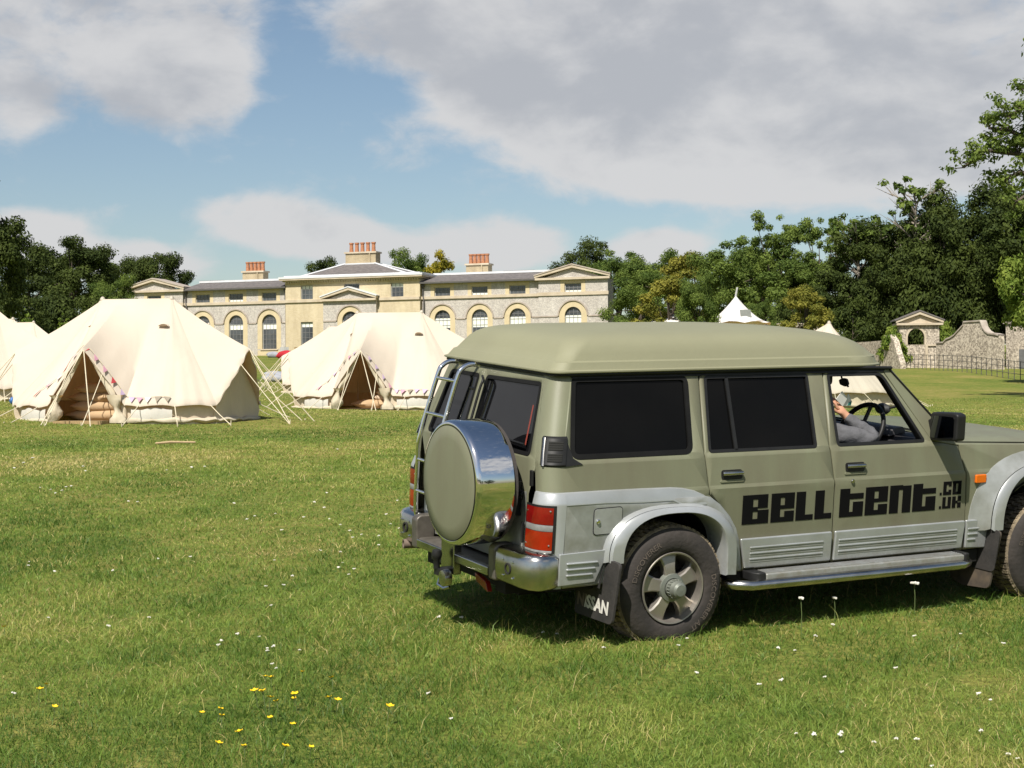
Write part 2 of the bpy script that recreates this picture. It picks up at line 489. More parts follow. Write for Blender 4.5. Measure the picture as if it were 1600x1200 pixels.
def build_grass():
    rng = np.random.default_rng(4)
    N = 900000
    # even density in the picture: number falls with the square of distance
    y = 5.2 * np.exp(rng.uniform(0, math.log(66 / 5.2), N)); x = (rng.uniform(-1, 1, N)) * (.345 * y + 2.6)
    pf = patch_field(x, y, 11); tall = patch_field(x, y, 23, ((.7, 1), (2.0, 1), (5, .7)))
    h = (.018 + .036 * rng.random(N) ** 1.6) * (.5 + .85 * tall); h *= .65 + .8 * patch_field(x, y, 41, ((7, 1.0), (14, .8))); h[rng.random(N) < .02] *= 1.8
    h = h * np.clip(1.15 - y / 90, .5, 1.1)
    w = np.maximum(.0038, y * .00046) * rng.uniform(.6, 1.3, N)
    pf2 = patch_field(x, y, 77, ((.35, 1.0), (1.1, .9), (4.5, .5)))
    t = np.clip(.0 + 1.0 * (pf2 - .38) * 1.15 + .20 * (pf - .3) + rng.normal(0, .13, N) + .36 * (patch_field(x, y, 5, ((9, 1.0), (17, .8))) - .5) + .011 * np.clip(y - 10, 0, 30), 0, .9)
    dry = rng.random(N) / np.clip(y / 13, .45, 1) < .035 + .45 * np.clip((pf2 - .55) / .3, 0, 1) + .22 * np.clip((patch_field(x, y, 91, ((1.6, 1.0), (3.7, .8))) - .66) / .2, 0, 1); t[dry] = rng.uniform(.72, 1.0, dry.sum())
    me = blades_mesh('grass', x, y, h, w, t, rng, lean=2.1)
    me.materials.append(M_GRASS)
    o = link('grass', me)
    tag(o, 'short green and straw coloured grass covering the field', 'grass', kind='stuff')
    # a few long seed stalks and coarse tufts
    n = 900
    y = 5.3 * np.exp(rng.uniform(0, math.log(30 / 5.3), n)); x = rng.uniform(-1, 1, n) * (.34 * y + .3)
    h = rng.uniform(.07, .17, n); w = np.maximum(.0026, y * .00030)
    me = blades_mesh('grass_stalks', x, y, h, w, rng.uniform(.45, 1.0, n), rng, lean=.8)
    me.materials.append(M_GRASS)
    tag(link('grass_stalks', me), 'long pale seed stalks standing above the short grass', 'grass', kind='stuff')
build_grass()

# ------------------------------------------------------------------ flowers
M_YEL = pbr('yellow_petal', (.85, .55, .01), .5, var=.08, scale=40)
M_WHT = pbr('white_petal', (.75, .72, .64), .6, var=.08, scale=40)
M_STEM = pbr('flower_stem', (.10, .14, .04), .7)
def flower_proto(name, petal, petals, rad, h, yarrow=False):
    root = empty(name)
    mb = MB(); mb.tube([(0, 0, -.01), (.004, .002, h * .6), (.0, .006, h)], .0022, 5); mb.build('stem', M_STEM, root)
    mb = MB()
    if yarrow:
        rnd = random.Random(3)
        for k in range(9):
            a = k * 2.4; r = rad * math.sqrt(k / 9)
            mb.lathe([(.0001, .008), (rad * .36, .004), (rad * .3, -.004), (.0001, -.006)], 7, Matrix.Translation((r * math.cos(a), r * math.sin(a), h + rnd.uniform(-.003, .006))))
    else:
        for k in range(petals):
            a = 2 * math.pi * k / petals
            c, s = math.cos(a), math.sin(a); q = rad * .5
            mb.add([(0, 0, h), (c * rad * .6 - s * q, s * rad * .6 + c * q, h + .006), (c * rad, s * rad, h + .011), (c * rad * .6 + s * q, s * rad * .6 - c * q, h + .006)], [(0, 1, 2, 3)])
    mb.build('flower_head', petal, root, weld=False)
    return root
YEL_PX = [(8, 990), (72, 1082), (62, 1098), (84, 1118), (471, 1061), (520, 1076), (415, 1070), (425, 1073), (403, 1103), (414, 1106), (420, 1112), (436, 1114), (458, 1104), (464, 1108), (518, 1111), (526, 1113), (315, 1127), (338, 1125), (343, 1137), (425, 1138), (606, 1127), (458, 1150), (381, 1167), (382, 1184), (334, 1182), (484, 1184), (438, 1194)]
WHT_PX = [(19, 1086), (430, 1010), (417, 1010), (418, 1016), (468, 1014), (426, 1037), (433, 1043), (345, 1000), (342, 1006), (406, 993), (370, 990), (232, 964), (168, 978), (75, 963), (425, 944), (414, 914), (443, 913), (456, 898), (530, 884), (553, 887), (545, 895), (535, 875), (428, 871), (298, 867), (247, 869), (177, 889), (85, 890), (45, 874), (44, 881), (500, 857), (532, 860), (592, 849), (550, 837), (593, 834), (565, 831),
          (671, 1083), (705, 1122), (1530, 1085), (1548, 1092), (1535, 1143), (1290, 1057), (1310, 1150), (1245, 1146), (1272, 1150), (1316, 1146), (1300, 975), (850, 986), (870, 989), (688, 963), (720, 965), (942, 1013), (1060, 1007), (1073, 996), (1214, 1012), (1243, 1015), (1273, 995), (1430, 994), (1432, 1160), (1315, 1177), (1575, 1183), (1590, 1185), (1456, 1197), (1088, 1051), (1185, 1071), (1223, 1065), (1400, 1044), (1366, 1162), (1400, 1155), (1568, 1005), (1500, 988),
          (97, 763), (80, 760), (88, 766), (104, 757), (112, 755), (62, 757), (22, 727), (38, 720), (50, 712), (130, 725), (133, 731), (200, 780), (215, 780), (260, 730), (300, 727), (320, 725), (527, 697), (365, 783), (398, 803), (386, 808), (430, 798), (474, 805), (490, 782), (508, 790), (515, 806), (532, 816), (548, 826), (440, 826), (610, 815), (625, 823), (604, 800), (620, 778), (632, 795), (510, 766)]
def place_flowers():
    yp = flower_proto('yellow_flower', M_YEL, 5, .020, .085)
    tag(yp, 'small bright yellow flower in the short grass of the foreground', 'flower', 'yellow flowers in the grass')
    wp = flower_proto('white_flower', M_WHT, 0, .021, .06, True)
    tag(wp, 'small white flower head standing in the field grass', 'flower', 'white flowers in the grass')
    rnd = random.Random(8)
    for proto, pts in ((yp, YEL_PX), (wp, WHT_PX)):
        for i, (u, v) in enumerate(pts):
            o = proto if i == 0 else copy_tree(proto)
            p = on_ground(u, v + 9)
            s = rnd.uniform(.7, 1.15) * (1.0 if proto is yp else .5 * max(1.0, p.y / 13))
            o.location = p; o.scale = (s, s, min(s, 1.3)); o.rotation_euler = (rnd.uniform(-.25, .25), rnd.uniform(-.25, .25), rnd.uniform(0, 6.3))
    for (u, v, u2, v2, lab) in ((1427, 913, 1429, 950, 'tall white flower head standing in front of the chrome side step, the largest of three'), (1253, 935, 1252, 985, 'thin white flower on a long stalk below the lettering on the rear door'), (1306, 935, 1304, 960, 'small white flower on a stalk between two taller ones by the side step')):
        g = on_ground(u2, v2 + 12); h = (v2 + 12 - v) * g.y / FPX
        r = flower_proto('tall_white_flower', M_WHT, 0, .028 if u == 1427 else .015, h, True)
        r.location = g; tag(r, lab, 'flower')
place_flowers()
# ------------------------------------------------------------------ the country house
def masonry(name, base, alt, mortar, sx, sz, bumpy=.3, speck=None):
    """coursed brick or knapped flint, from noise and brick textures on object coordinates (x along, z up)"""
    m, nt, b, out = new_mat(name); N, L = nt.nodes, nt.links
    b.inputs['Roughness'].default_value = .85; b.inputs['Specular IOR Level'].default_value = .2
    tc = N.new('ShaderNodeTexCoord')
    sp = N.new('ShaderNodeSeparateXYZ'); L.new(tc.outputs['Object'], sp.inputs[0])
    ad = N.new('ShaderNodeMath'); ad.operation = 'ADD'; L.new(sp.outputs[0], ad.inputs[0]); L.new(sp.outputs[1], ad.inputs[1])
    cb = N.new('ShaderNodeCombineXYZ'); L.new(ad.outputs[0], cb.inputs[0]); L.new(sp.outputs[2], cb.inputs[1])
    br = N.new('ShaderNodeTexBrick'); br.inputs['Scale'].default_value = 1.0
    br.inputs['Brick Width'].default_value = sx; br.inputs['Row Height'].default_value = sz; br.inputs['Mortar Size'].default_value = sz * .12
    br.inputs['Color1'].default_value = base + (1,); br.inputs['Color2'].default_value = alt + (1,); br.inputs['Mortar'].default_value = mortar + (1,)
    L.new(cb.outputs[0], br.inputs['Vector'])
    n = N.new('ShaderNodeTexNoise'); n.inputs['Scale'].default_value = .8; n.inputs['Detail'].default_value = 8; n.inputs['Roughness'].default_value = .7
    mpw = N.new('ShaderNodeMapping'); mpw.inputs['Scale'].default_value = (1.6, 1.6, .45)
    L.new(tc.outputs['Object'], mpw.inputs[0]); L.new(mpw.outputs[0], n.inputs['Vector'])
    rr = N.new('ShaderNodeValToRGB'); rr.color_ramp.elements[0].position = .3; rr.color_ramp.elements[1].position = .7
    rr.color_ramp.elements[0].color = (.79, .77, .75, 1); rr.color_ramp.elements[1].color = (1.06, 1.06, 1.05, 1)
    L.new(n.outputs['Fac'], rr.inputs[0])
    mx = N.new('ShaderNodeMixRGB'); mx.blend_type = 'MULTIPLY'; mx.inputs[0].default_value = 1
    L.new(br.outputs['Color'], mx.inputs[1]); L.new(rr.outputs[0], mx.inputs[2])
    last = mx.outputs[0]
    if speck:
        v = N.new('ShaderNodeTexVoronoi'); v.inputs['Scale'].default_value = speck[0]; L.new(tc.outputs['Object'], v.inputs['Vector'])
        r2 = N.new('ShaderNodeValToRGB'); r2.color_ramp.interpolation = 'LINEAR'
        r2.color_ramp.elements[0].color = tuple(speck[1]) + (1,); r2.color_ramp.elements[1].color = tuple(speck[2]) + (1,)
        hs = N.new('ShaderNodeSeparateColor'); L.new(v.outputs['Color'], hs.inputs[0]); L.new(hs.outputs[0], r2.inputs[0])
        m2 = N.new('ShaderNodeMixRGB'); m2.inputs[0].default_value = .75; L.new(last, m2.inputs[1]); L.new(r2.outputs[0], m2.inputs[2])
        m3 = N.new('ShaderNodeMixRGB'); m3.blend_type = 'MULTIPLY'; m3.inputs[0].default_value = .8
        L.new(m2.outputs[0], m3.inputs[1]); L.new(rr.outputs[0], m3.inputs[2]); last = m3.outputs[0]
    L.new(last, b.inputs['Base Color'])
    bp = N.new('ShaderNodeBump'); bp.inputs['Strength'].default_value = bumpy; bp.inputs['Distance'].default_value = .05
    L.new(last, bp.inputs['Height']); L.new(bp.outputs[0], b.inputs['Normal'])
    return m
M_FLINT = masonry('flint_wall', (0.499, 0.474, 0.431), (0.456, 0.431, 0.396), (0.533, 0.496, 0.431), .5, .30, .12, (11.0, (0.318, 0.300, 0.282), (0.542, 0.509, 0.458)))
M_YBRICK = masonry('yellow_brick', (.55, .47, .32), (.50, .42, .27), (.54, .475, .35), .30, .11, .15)
M_DRESS = pbr('brick_dressing', (0.554, 0.462, 0.290), .85, var=.08, scale=1.5)
M_STONE = pbr('pale_stone', (0.510, 0.440, 0.334), .85, var=.12, scale=1.2, col2=(0.405, 0.334, 0.238), bump=.15, bscale=8)
M_STONEG = pbr('grey_stone', (.42, .37, .31), .85, var=.12, scale=1.5, col2=(.28, .23, .19), bump=.2, bscale=8)
M_SLATE = pbr('slate_roof', (.17, .15, .14), .75, scale=2.2, col2=(.085, .078, .075), stretch=(1, 1, 6), bump=.3, bscale=6)
M_LEAD = pbr('lead_roof', (.62, .63, .64), .5, var=.08, scale=1.0)
M_CHIM = masonry('chimney_brick', (.40, .33, .21), (.33, .27, .17), (.42, .36, .26), .30, .11, .15)
M_POT = pbr('terracotta', (.44, .19, .095), .8, var=.2, scale=6)
M_GLASSW = pbr('window_glass', (.085, .095, .105), .10, var=.25, scale=.9, spec=.6)
M_FRAMEW = pbr('window_frame', (.42, .42, .40), .6)
M_FRAMED = pbr('dark_frame', (.16, .16, .16), .6)
M_BLIND = pbr('window_blind', (.72, .74, .66), .8, var=.04)
M_IRON = pbr('cast_iron', (.085, .08, .075), .6)

def arch_pts(cx, z0, zs, r, n=20):
    """outline of a round-headed opening, from bottom left anticlockwise"""
    P = [(cx - r, z0), (cx + r, z0), (cx + r, zs)]
    P += [(cx + r * math.cos(math.pi * k / n), zs + r * math.sin(math.pi * k / n)) for k in range(1, n)]
    P += [(cx - r, zs)]
    return P
def rect_pts(x0, x1, z0, z1): return [(x0, z0), (x1, z0), (x1, z1), (x0, z1)]

def flat_panel(outline, holes, fn, breaks=()):
    """bmesh of a planar polygon with holes in (a, b), cut at breaks, then mapped by fn(a, b)"""
    bm = bmesh.new(); E = []
    for loop in [outline] + list(holes):
        vs = [bm.verts.new((a, 0, b)) for a, b in loop]
        E += [bm.edges.new((vs[i], vs[(i + 1) % len(vs)])) for i in range(len(vs))]
    bmesh.ops.triangle_fill(bm, use_beauty=True, use_dissolve=False, edges=E, normal=(0, -1, 0))
    for (axis, val) in breaks:
        co = [0, 0, 0]; no = [0, 0, 0]; co[axis] = val; no[axis] = 1
        bmesh.ops.bisect_plane(bm, geom=bm.verts[:] + bm.edges[:] + bm.faces[:], dist=1e-5, plane_co=co, plane_no=no)
    for v in bm.verts:
        v.co = fn(v.co.x, v.co.z)
    return bm
def panel_obj(name, outline, holes, fn, mat, parent, breaks=(), solid=None, smooth=None, flip=None, bevel=None):
    bm = flat_panel(outline, holes, fn, breaks)
    if flip is not None:
        bm.normal_update(); s = Vector((0, 0, 0))
        for f in bm.faces: s += f.normal * f.calc_area()
        if s.dot(Vector(flip)) < 0: bmesh.ops.reverse_faces(bm, faces=bm.faces[:])
    finish_bm(bm, smooth)
    me = bpy.data.meshes.new(name); bm.to_mesh(me); bm.free(); me.materials.append(mat)
    o = link(name, me, parent, bevel, solid)
    if smooth:
        w = o.modifiers.new('normals', 'WEIGHTED_NORMAL'); w.keep_sharp = True
    return o

HOUSE_YAW = R_(-20)
HS0 = at(410, 557, 170)
def build_house():
    root = empty('country_house', (HS0.x, HS0.y, 5.3), HOUSE_YAW,
                 'long two storey country house of pale flint and yellow brick behind the tents', 'house')
    # local x along the front, y away from the viewer, z above the lawn
    CX = 10.87
    def front(y): return lambda a, b: Vector((a, y, b))
    def window(cx, z0, z1, w, y, zs=None, blind=0.0, arched=False):
        """window: sash with glass set back in its opening, thin bars and maybe a blind"""
        r = w / 2
        wd = MB(); yy = y + .22
        out = arch_pts(cx, z0, zs, r) if arched else rect_pts(cx - r, cx + r, z0, z1)
        top = zs + r if arched else z1
        wd.mi = 0; wd.add([Vector((a, yy, b)) for a, b in out], [tuple(range(len(out)))])
        wd.mi = 1
        t = .05
        nb = 3 if w > 1.6 else 2
        for k in range(1, nb + 1):
            x = cx - r + w * k / (nb + 1)
            zt = (zs + math.sqrt(max(0, r * r - (x - cx) ** 2)) * .97) if arched else top
            wd.bx(x - t / 2, x + t / 2, yy - .03, yy - .005, z0, zt)
        nz = max(2, int(round((top - z0) / .55)))
        for k in range(nz + 1):
            z = z0 + (top - z0) * k / nz
            hw = r
            if arched and z > zs: hw = math.sqrt(max(0, r * r - (z - zs) ** 2))
            if hw > .1: wd.bx(cx - hw, cx + hw, yy - .034, yy - .007, z - t / 2, z + t / 2)
        wd.mi = 2
        s = .07
        wd.bx(cx - r, cx - r + s, yy - .06, yy - .001, z0, zs if arched else top); wd.bx(cx + r - s, cx + r, yy - .06, yy - .001, z0, zs if arched else top)
        if not arched: wd.bx(cx - r + s, cx + r - s, yy - .06, yy - .001, top - s, top)
        o = wd.build('window', [M_GLASSW, M_FRAMED, M_FRAMEW], root)
        if blind:
            b0, b1 = blind
            bl = MB()
            bl.bx(cx - r + .08, cx + r - .08, yy - .012, yy - .004, b0, b1)
            b_ = bl.build('blind', M_BLIND, o)
        return o
    # --- openings
    LA = [0.85, -3.2, -7.3]; RA = [2 * CX - a + .05 for a in LA]; RA = [20.92, 25.03, 29.13]
    ARW, AZS = .87, 3.70            # half width of arched window, springing height
    PL, PR = -13.2, 35.13
    # wings
    def wing(x0, x1, arches, y):
        holes = [arch_pts(c, .85, AZS, 1.42) for c in arches] + [rect_pts(c - 1.3, c + 1.3, 6.0, 7.28) for c in arches]
        panel_obj('wall', rect_pts(x0, x1, -1.5, 7.38), holes, front(y), M_FLINT, root, solid=.3, flip=(0, -1, 0))
    wing(-9.62, 3.05, LA, 0.0); wing(18.7, 31.5, RA, 0.0)
    # pavilions at the ends stand a little forward
    for c in (PL, PR):
        panel_obj('wall', [(c - 3.62, -1.5), (c + 3.62, -1.5), (c + 3.62, 7.30), (c, 8.5), (c - 3.62, 7.30)],
                  [arch_pts(c, .85, AZS, 1.46), rect_pts(c - 1.3, c + 1.3, 6.0, 7.2)], front(-.35), M_FLINT, root, solid=.32, flip=(0, -1, 0))
        mb = MB()
        for sx in (-1, 1): mb.bx(c + sx * 3.62 - (.3 if sx > 0 else 0), c + sx * 3.62 + (.3 if sx < 0 else 0), -.03, 1.6, -1.5, 7.3)
        mb.build('side_wall', M_FLINT, root)
    # middle block of yellow brick
    cwin = [(5.6, 6.06, 7.53, 1.42), (16.05, 6.06, 7.5, 1.42), (10.84, 6.6, 7.56, 1.8)]
    lwin = [(5.58, .85, 3.65, 1.42), (16.15, .85, 3.65, 1.42)]
    holes = [rect_pts(c - w / 2, c + w / 2, a, b) for c, a, b, w in cwin[:2] + lwin]
    holes += [[(c - w / 2, a), (c + w / 2, a), (c + w / 2, b), (c - w / 2, b)] for c, a, b, w in cwin[2:]]
    panel_obj('wall', rect_pts(3.05, 18.62, -1.5, 7.9), holes, front(-.45), M_YBRICK, root, solid=.3, flip=(0, -1, 0))
    mb = MB(); mb.bx(3.05, 3.35, -.15, 11.5, -1.5, 7.9); mb.bx(18.32, 18.62, -.15, 11.5, -1.5, 7.9); mb.build('side_wall', M_YBRICK, root)
    # porch bay with its own pediment
    panel_obj('wall', [(7.75, -1.5), (13.85, -1.5), (13.85, 5.75), (10.8, 6.85), (7.75, 5.75)], [arch_pts(10.88, .0, AZS, 1.48)], front(-.9), M_FLINT, root, solid=.4, flip=(0, -1, 0))
    # --- brick surrounds round the openings
    def surround(c, r0, r1, y, z0=.85):
        o = arch_pts(c, z0, AZS, r1)
        panel_obj('brick_surround', o, [arch_pts(c, z0 + .01, AZS, r0)], front(y), M_DRESS, root, solid=.25, flip=(0, -1, 0))
        mb = MB(); n = 24
        rows = []
        for k in range(n + 1):
            a = math.pi * k / n; cc, ss = math.cos(a), math.sin(a)
            rows.append([Vector((c + cc * r1, y - .002, AZS + ss * r1)), Vector((c + cc * r1, y - .11, AZS + ss * r1)), Vector((c + cc * (r1 + .13), y - .11, AZS + ss * (r1 + .13))), Vector((c + cc * (r1 + .13), y - .002, AZS + ss * (r1 + .13)))])
        mb.grid(rows); mb.build('hood_mould', M_STONEG, root)
        mb = MB(); mb.bx(c - r1, c + r1, y - .004, y + .2, -.6, z0 - .12); mb.build('brick_apron', M_DRESS, root)
        mb = MB(); mb.bx(c - r0 - .2, c + r0 + .2, y - .1, y + .2, z0 - .12, z0 + .0); mb.build('window_sill', M_STONE, root)
    for c in LA + RA: surround(c, ARW, 1.42, -.006)
    for c in (PL, PR): surround(c, ARW, 1.46, -.356)
    surround(10.88, .93, 1.48, -.906, .0)
    for c in LA + RA + [PL, PR]:
        y = -.356 if c in (PL, PR) else -.006
        z1 = 7.2 if c in (PL, PR) else 7.28
        panel_obj('brick_surround', rect_pts(c - 1.3, c + 1.3, 6.0, z1), [rect_pts(c - .88, c + .88, 6.03, 6.93)], front(y), M_DRESS, root, solid=.25, flip=(0, -1, 0))
    # --- windows
    for c in LA + RA + [PL, PR, 10.88]:
        y = -.35 if c in (PL, PR) else (-.9 if c == 10.88 else 0.0)
        right = c > 18
        bl = (2.75, 3.72) if right else (3.0, 3.55)
        if c == 10.88: bl = 0
        elif c == PR: bl = (1.9, 3.72)
        window(c, .85 if c != 10.88 else .02, 0, 2 * (ARW if c != 10.88 else .93), y, AZS, bl, True)
        if c != 10.88:
            window(c, 6.03, 6.93, 1.76, y, None, (6.03, 6.22) if c in (25.03, -3.2, PR) else 0)
    for i, (c, a, b, w) in enumerate(cwin): window(c, a, b, w, -.45, None, (b - .42, b - .08) if i < 2 else 0)
    for (c, a, b, w) in lwin: window(c, a, b, w, -.45, None, (b - .55, b - .1))
    # --- string courses and impost bands
    mb = MB()
    for x0, x1, y in ((-9.6, 3.05, 0), (18.62, 31.5, 0), (3.05, 7.75, -.45), (13.85, 18.62, -.45)):
        mb = MB(); mb.bx(x0, x1, y - .16, y - .003, 5.72, 6.0); mb.build('string_course', M_STONE, root)
    for c in (PL, PR): mb = MB(); mb.bx(c - 3.72, c + 3.72, -.47, -.353, 5.72, 6.06); mb.build('string_course', M_STONE, root)
    mb = MB()
    def impost(x0, x1, arcs, y, r):
        cuts = sorted(arcs); xs = [x0]
        for c in cuts: xs += [c - r - .13, c + r + .13]
        xs.append(x1)
        for i in range(0, len(xs), 2): mb.bx(xs[i], xs[i + 1], y - .07, y - .003, 3.58, 3.72)
    impost(-9.6, 3.0, LA, 0, 1.42); impost(18.7, 31.5, RA, 0, 1.42)
    for c in (PL, PR): impost(c - 3.62, c + 3.62, [c], -.35, 1.46)
    impost(7.75, 13.85, [10.88], -.9, 1.48)
    mb.build('impost_band', M_STONEG, root)
    # --- pediments
    def pediment(c, hw, z0, rise, y, over=.28):
        mb = MB()
        mb.bx(c - hw - over, c + hw + over, y - .34, y - .004, z0 - .02, z0 + .2)
        for s in (-1, 1):
            p = [(c + s * (hw + over + .05), z0 + .2), (c + s * (hw + over + .05), z0 + .42), (c, z0 + rise + .42), (c, z0 + rise + .14)]
            if s > 0: p = p[::-1]
            mb.prism(p, y - .36, y + .1, lambda a, b, d: Vector((a, d, b)))
        mb.build('pediment', M_STONE, root)
        mb = MB()
        for s in (-1, 1):
            p = [(c + s * (hw + over + .1), z0 + .40), (c + s * (hw + over + .1), z0 + .52), (c, z0 + rise + .54), (c, z0 + rise + .42)]
            mb.prism(p, y - .42, 1.8 if y > -.6 else -.4, lambda a, b, d: Vector((a, d, b)))
        mb.build('gable_roof', M_LEAD if y < -.6 else M_STONEG, root)
    pediment(PL, 3.62, 7.3, 1.02, -.35); pediment(PR, 3.62, 7.3, 1.02, -.35); pediment(10.8, 3.05, 5.75, .95, -.9, .12)
    # --- roofs
    for x0, x1 in ((-9.6, 3.1), (18.62, 31.6)):
        mb = MB(); mb.prism([(-.55, 7.40), (-.55, 7.52), (3.4, 8.42), (3.4, 8.2)], x0, x1, lambda a, b, d: Vector((d, a, b))); mb.build('roof', M_SLATE, root)
        mb = MB(); mb.bx(x0, x1, 3.1, 8.5, 8.40, 8.62); mb.build('roof_ridge', M_LEAD, root)
        mb = MB(); mb.bx(x0, x1, -.62, -.5, 7.30, 7.44); mb.bx(x0, x1, -.5, -.05, 7.33, 7.39); mb.build('gutter', M_IRON, root)
        mb = MB(); mb.prism([(11.5, 7.4), (11.5, 7.5), (8.5, 8.42), (8.5, 8.2)], x0, x1, lambda a, b, d: Vector((d, a, b))); mb.bx(x0, x1, 11.2, 11.5, -1.5, 7.4); mb.build('rear_wall', M_FLINT, root)
    # middle block: cornice, lead flat, hipped slate roof
    mb = MB(); mb.bx(2.85, 18.85, -.75, 11.7, 7.92, 8.06); mb.bx(2.6, 19.1, -1.05, 12.0, 8.06, 8.22); mb.build('cornice', M_STONE, root)
    mb = MB(); nb = 54
    for k in range(nb): x = 3.1 + (15.5) * (k + .5) / nb; mb.bx(x - .08, x + .08, -.72, -.452, 7.76, 7.92)
    mb.bx(3.05, 18.62, -.56, -.452, 7.66, 7.76)
    mb.build('cornice_bracket', M_DRESS, root)
    mb = MB(); mb.bx(2.55, 19.15, -1.1, 12.05, 8.22, 8.42); mb.bx(3.0, 18.7, -.7, 11.6, 8.42, 8.55); mb.build('lead_parapet', M_LEAD, root)
    mb = MB()
    a = [(4.2, .8, 8.5), (16.6, .8, 8.5), (16.6, 10, 8.5), (4.2, 10, 8.5)]; t = [(7.6, 4.6, 10.0), (11.2, 4.6, 10.0), (11.2, 6.4, 10.0), (7.6, 6.4, 10.0)]
    mb.add(a + t, [(0, 1, 5, 4), (1, 2, 6, 5), (2, 3, 7, 6), (3, 0, 4, 7), (4, 5, 6, 7)]); mb.build('roof', M_SLATE, root)
    mb = MB()
    for i in range(4): mb.tube([Vector(a[i]) + Vector((0, 0, .05)), Vector(t[i]) + Vector((0, 0, .05))], .12, 6)
    mb.bx(7.5, 11.3, 4.5, 6.5, 9.98, 10.12); mb.build('roof_ridge', M_LEAD, root)
    # --- chimneys
    for (cx, w, cy, z0, z1, npot) in ((-4.25, 2.6, 6.2, 8.2, 9.75, 5), (9.35, 3.6, 5.5, 9.9, 11.35, 5), (22.6, 2.5, 6.2, 8.2, 9.7, 5)):
        mb = MB(); mb.bx(cx - w / 2, cx + w / 2, cy - .6, cy + .6, z0, z1 - .15); mb.bx(cx + w / 2 - .75, cx + w / 2 - .62, cy - .72, cy - .6, z0, z1 - .15)
        ch = mb.build('chimney', M_CHIM, root)
        mb = MB(); mb.bx(cx - w / 2 - .12, cx + w / 2 + .12, cy - .74, cy + .74, z1 - .15, z1 + .02); mb.build('chimney_cap', M_STONE, ch)
        for k in range(npot):
            px = cx - w / 2 + w * (k + .5) / npot * .92 + .1
            mb = MB(); mb.lathe([(.24, 0), (.21, .25), (.19, .85), (.25, .9), (.25, 1.05), (.19, 1.05), (.17, .6)], 12, Matrix.Translation((px, cy, z1 + .02)))
            mb.build('chimney_pot', M_POT, ch, smooth=40)
    # --- rainwater pipes
    for x, y in ((2.85, -.12), (-9.35, -.12), (18.82, -.12)):
        mb = MB(); mb.tube([(x, y, 7.35), (x, y, 6.2), (x + .12, y - .08, 5.6), (x + .12, y - .08, -.5)], .075, 8); mb.bx(x - .14, x + .14, y - .12, y + .08, 7.0, 7.3)
        mb.build('rainwater_pipe', M_IRON, root)
    # roof lights standing on the flats
    for xa, xb in ((-11.0, -8.0), (25.6, 29.0)): mb = MB(); mb.bx(xa, xb, 5.5, 7.0, 8.62, 8.85); mb.build('roof_light', M_FRAMED, root)
    return root
HOUSE = build_house()

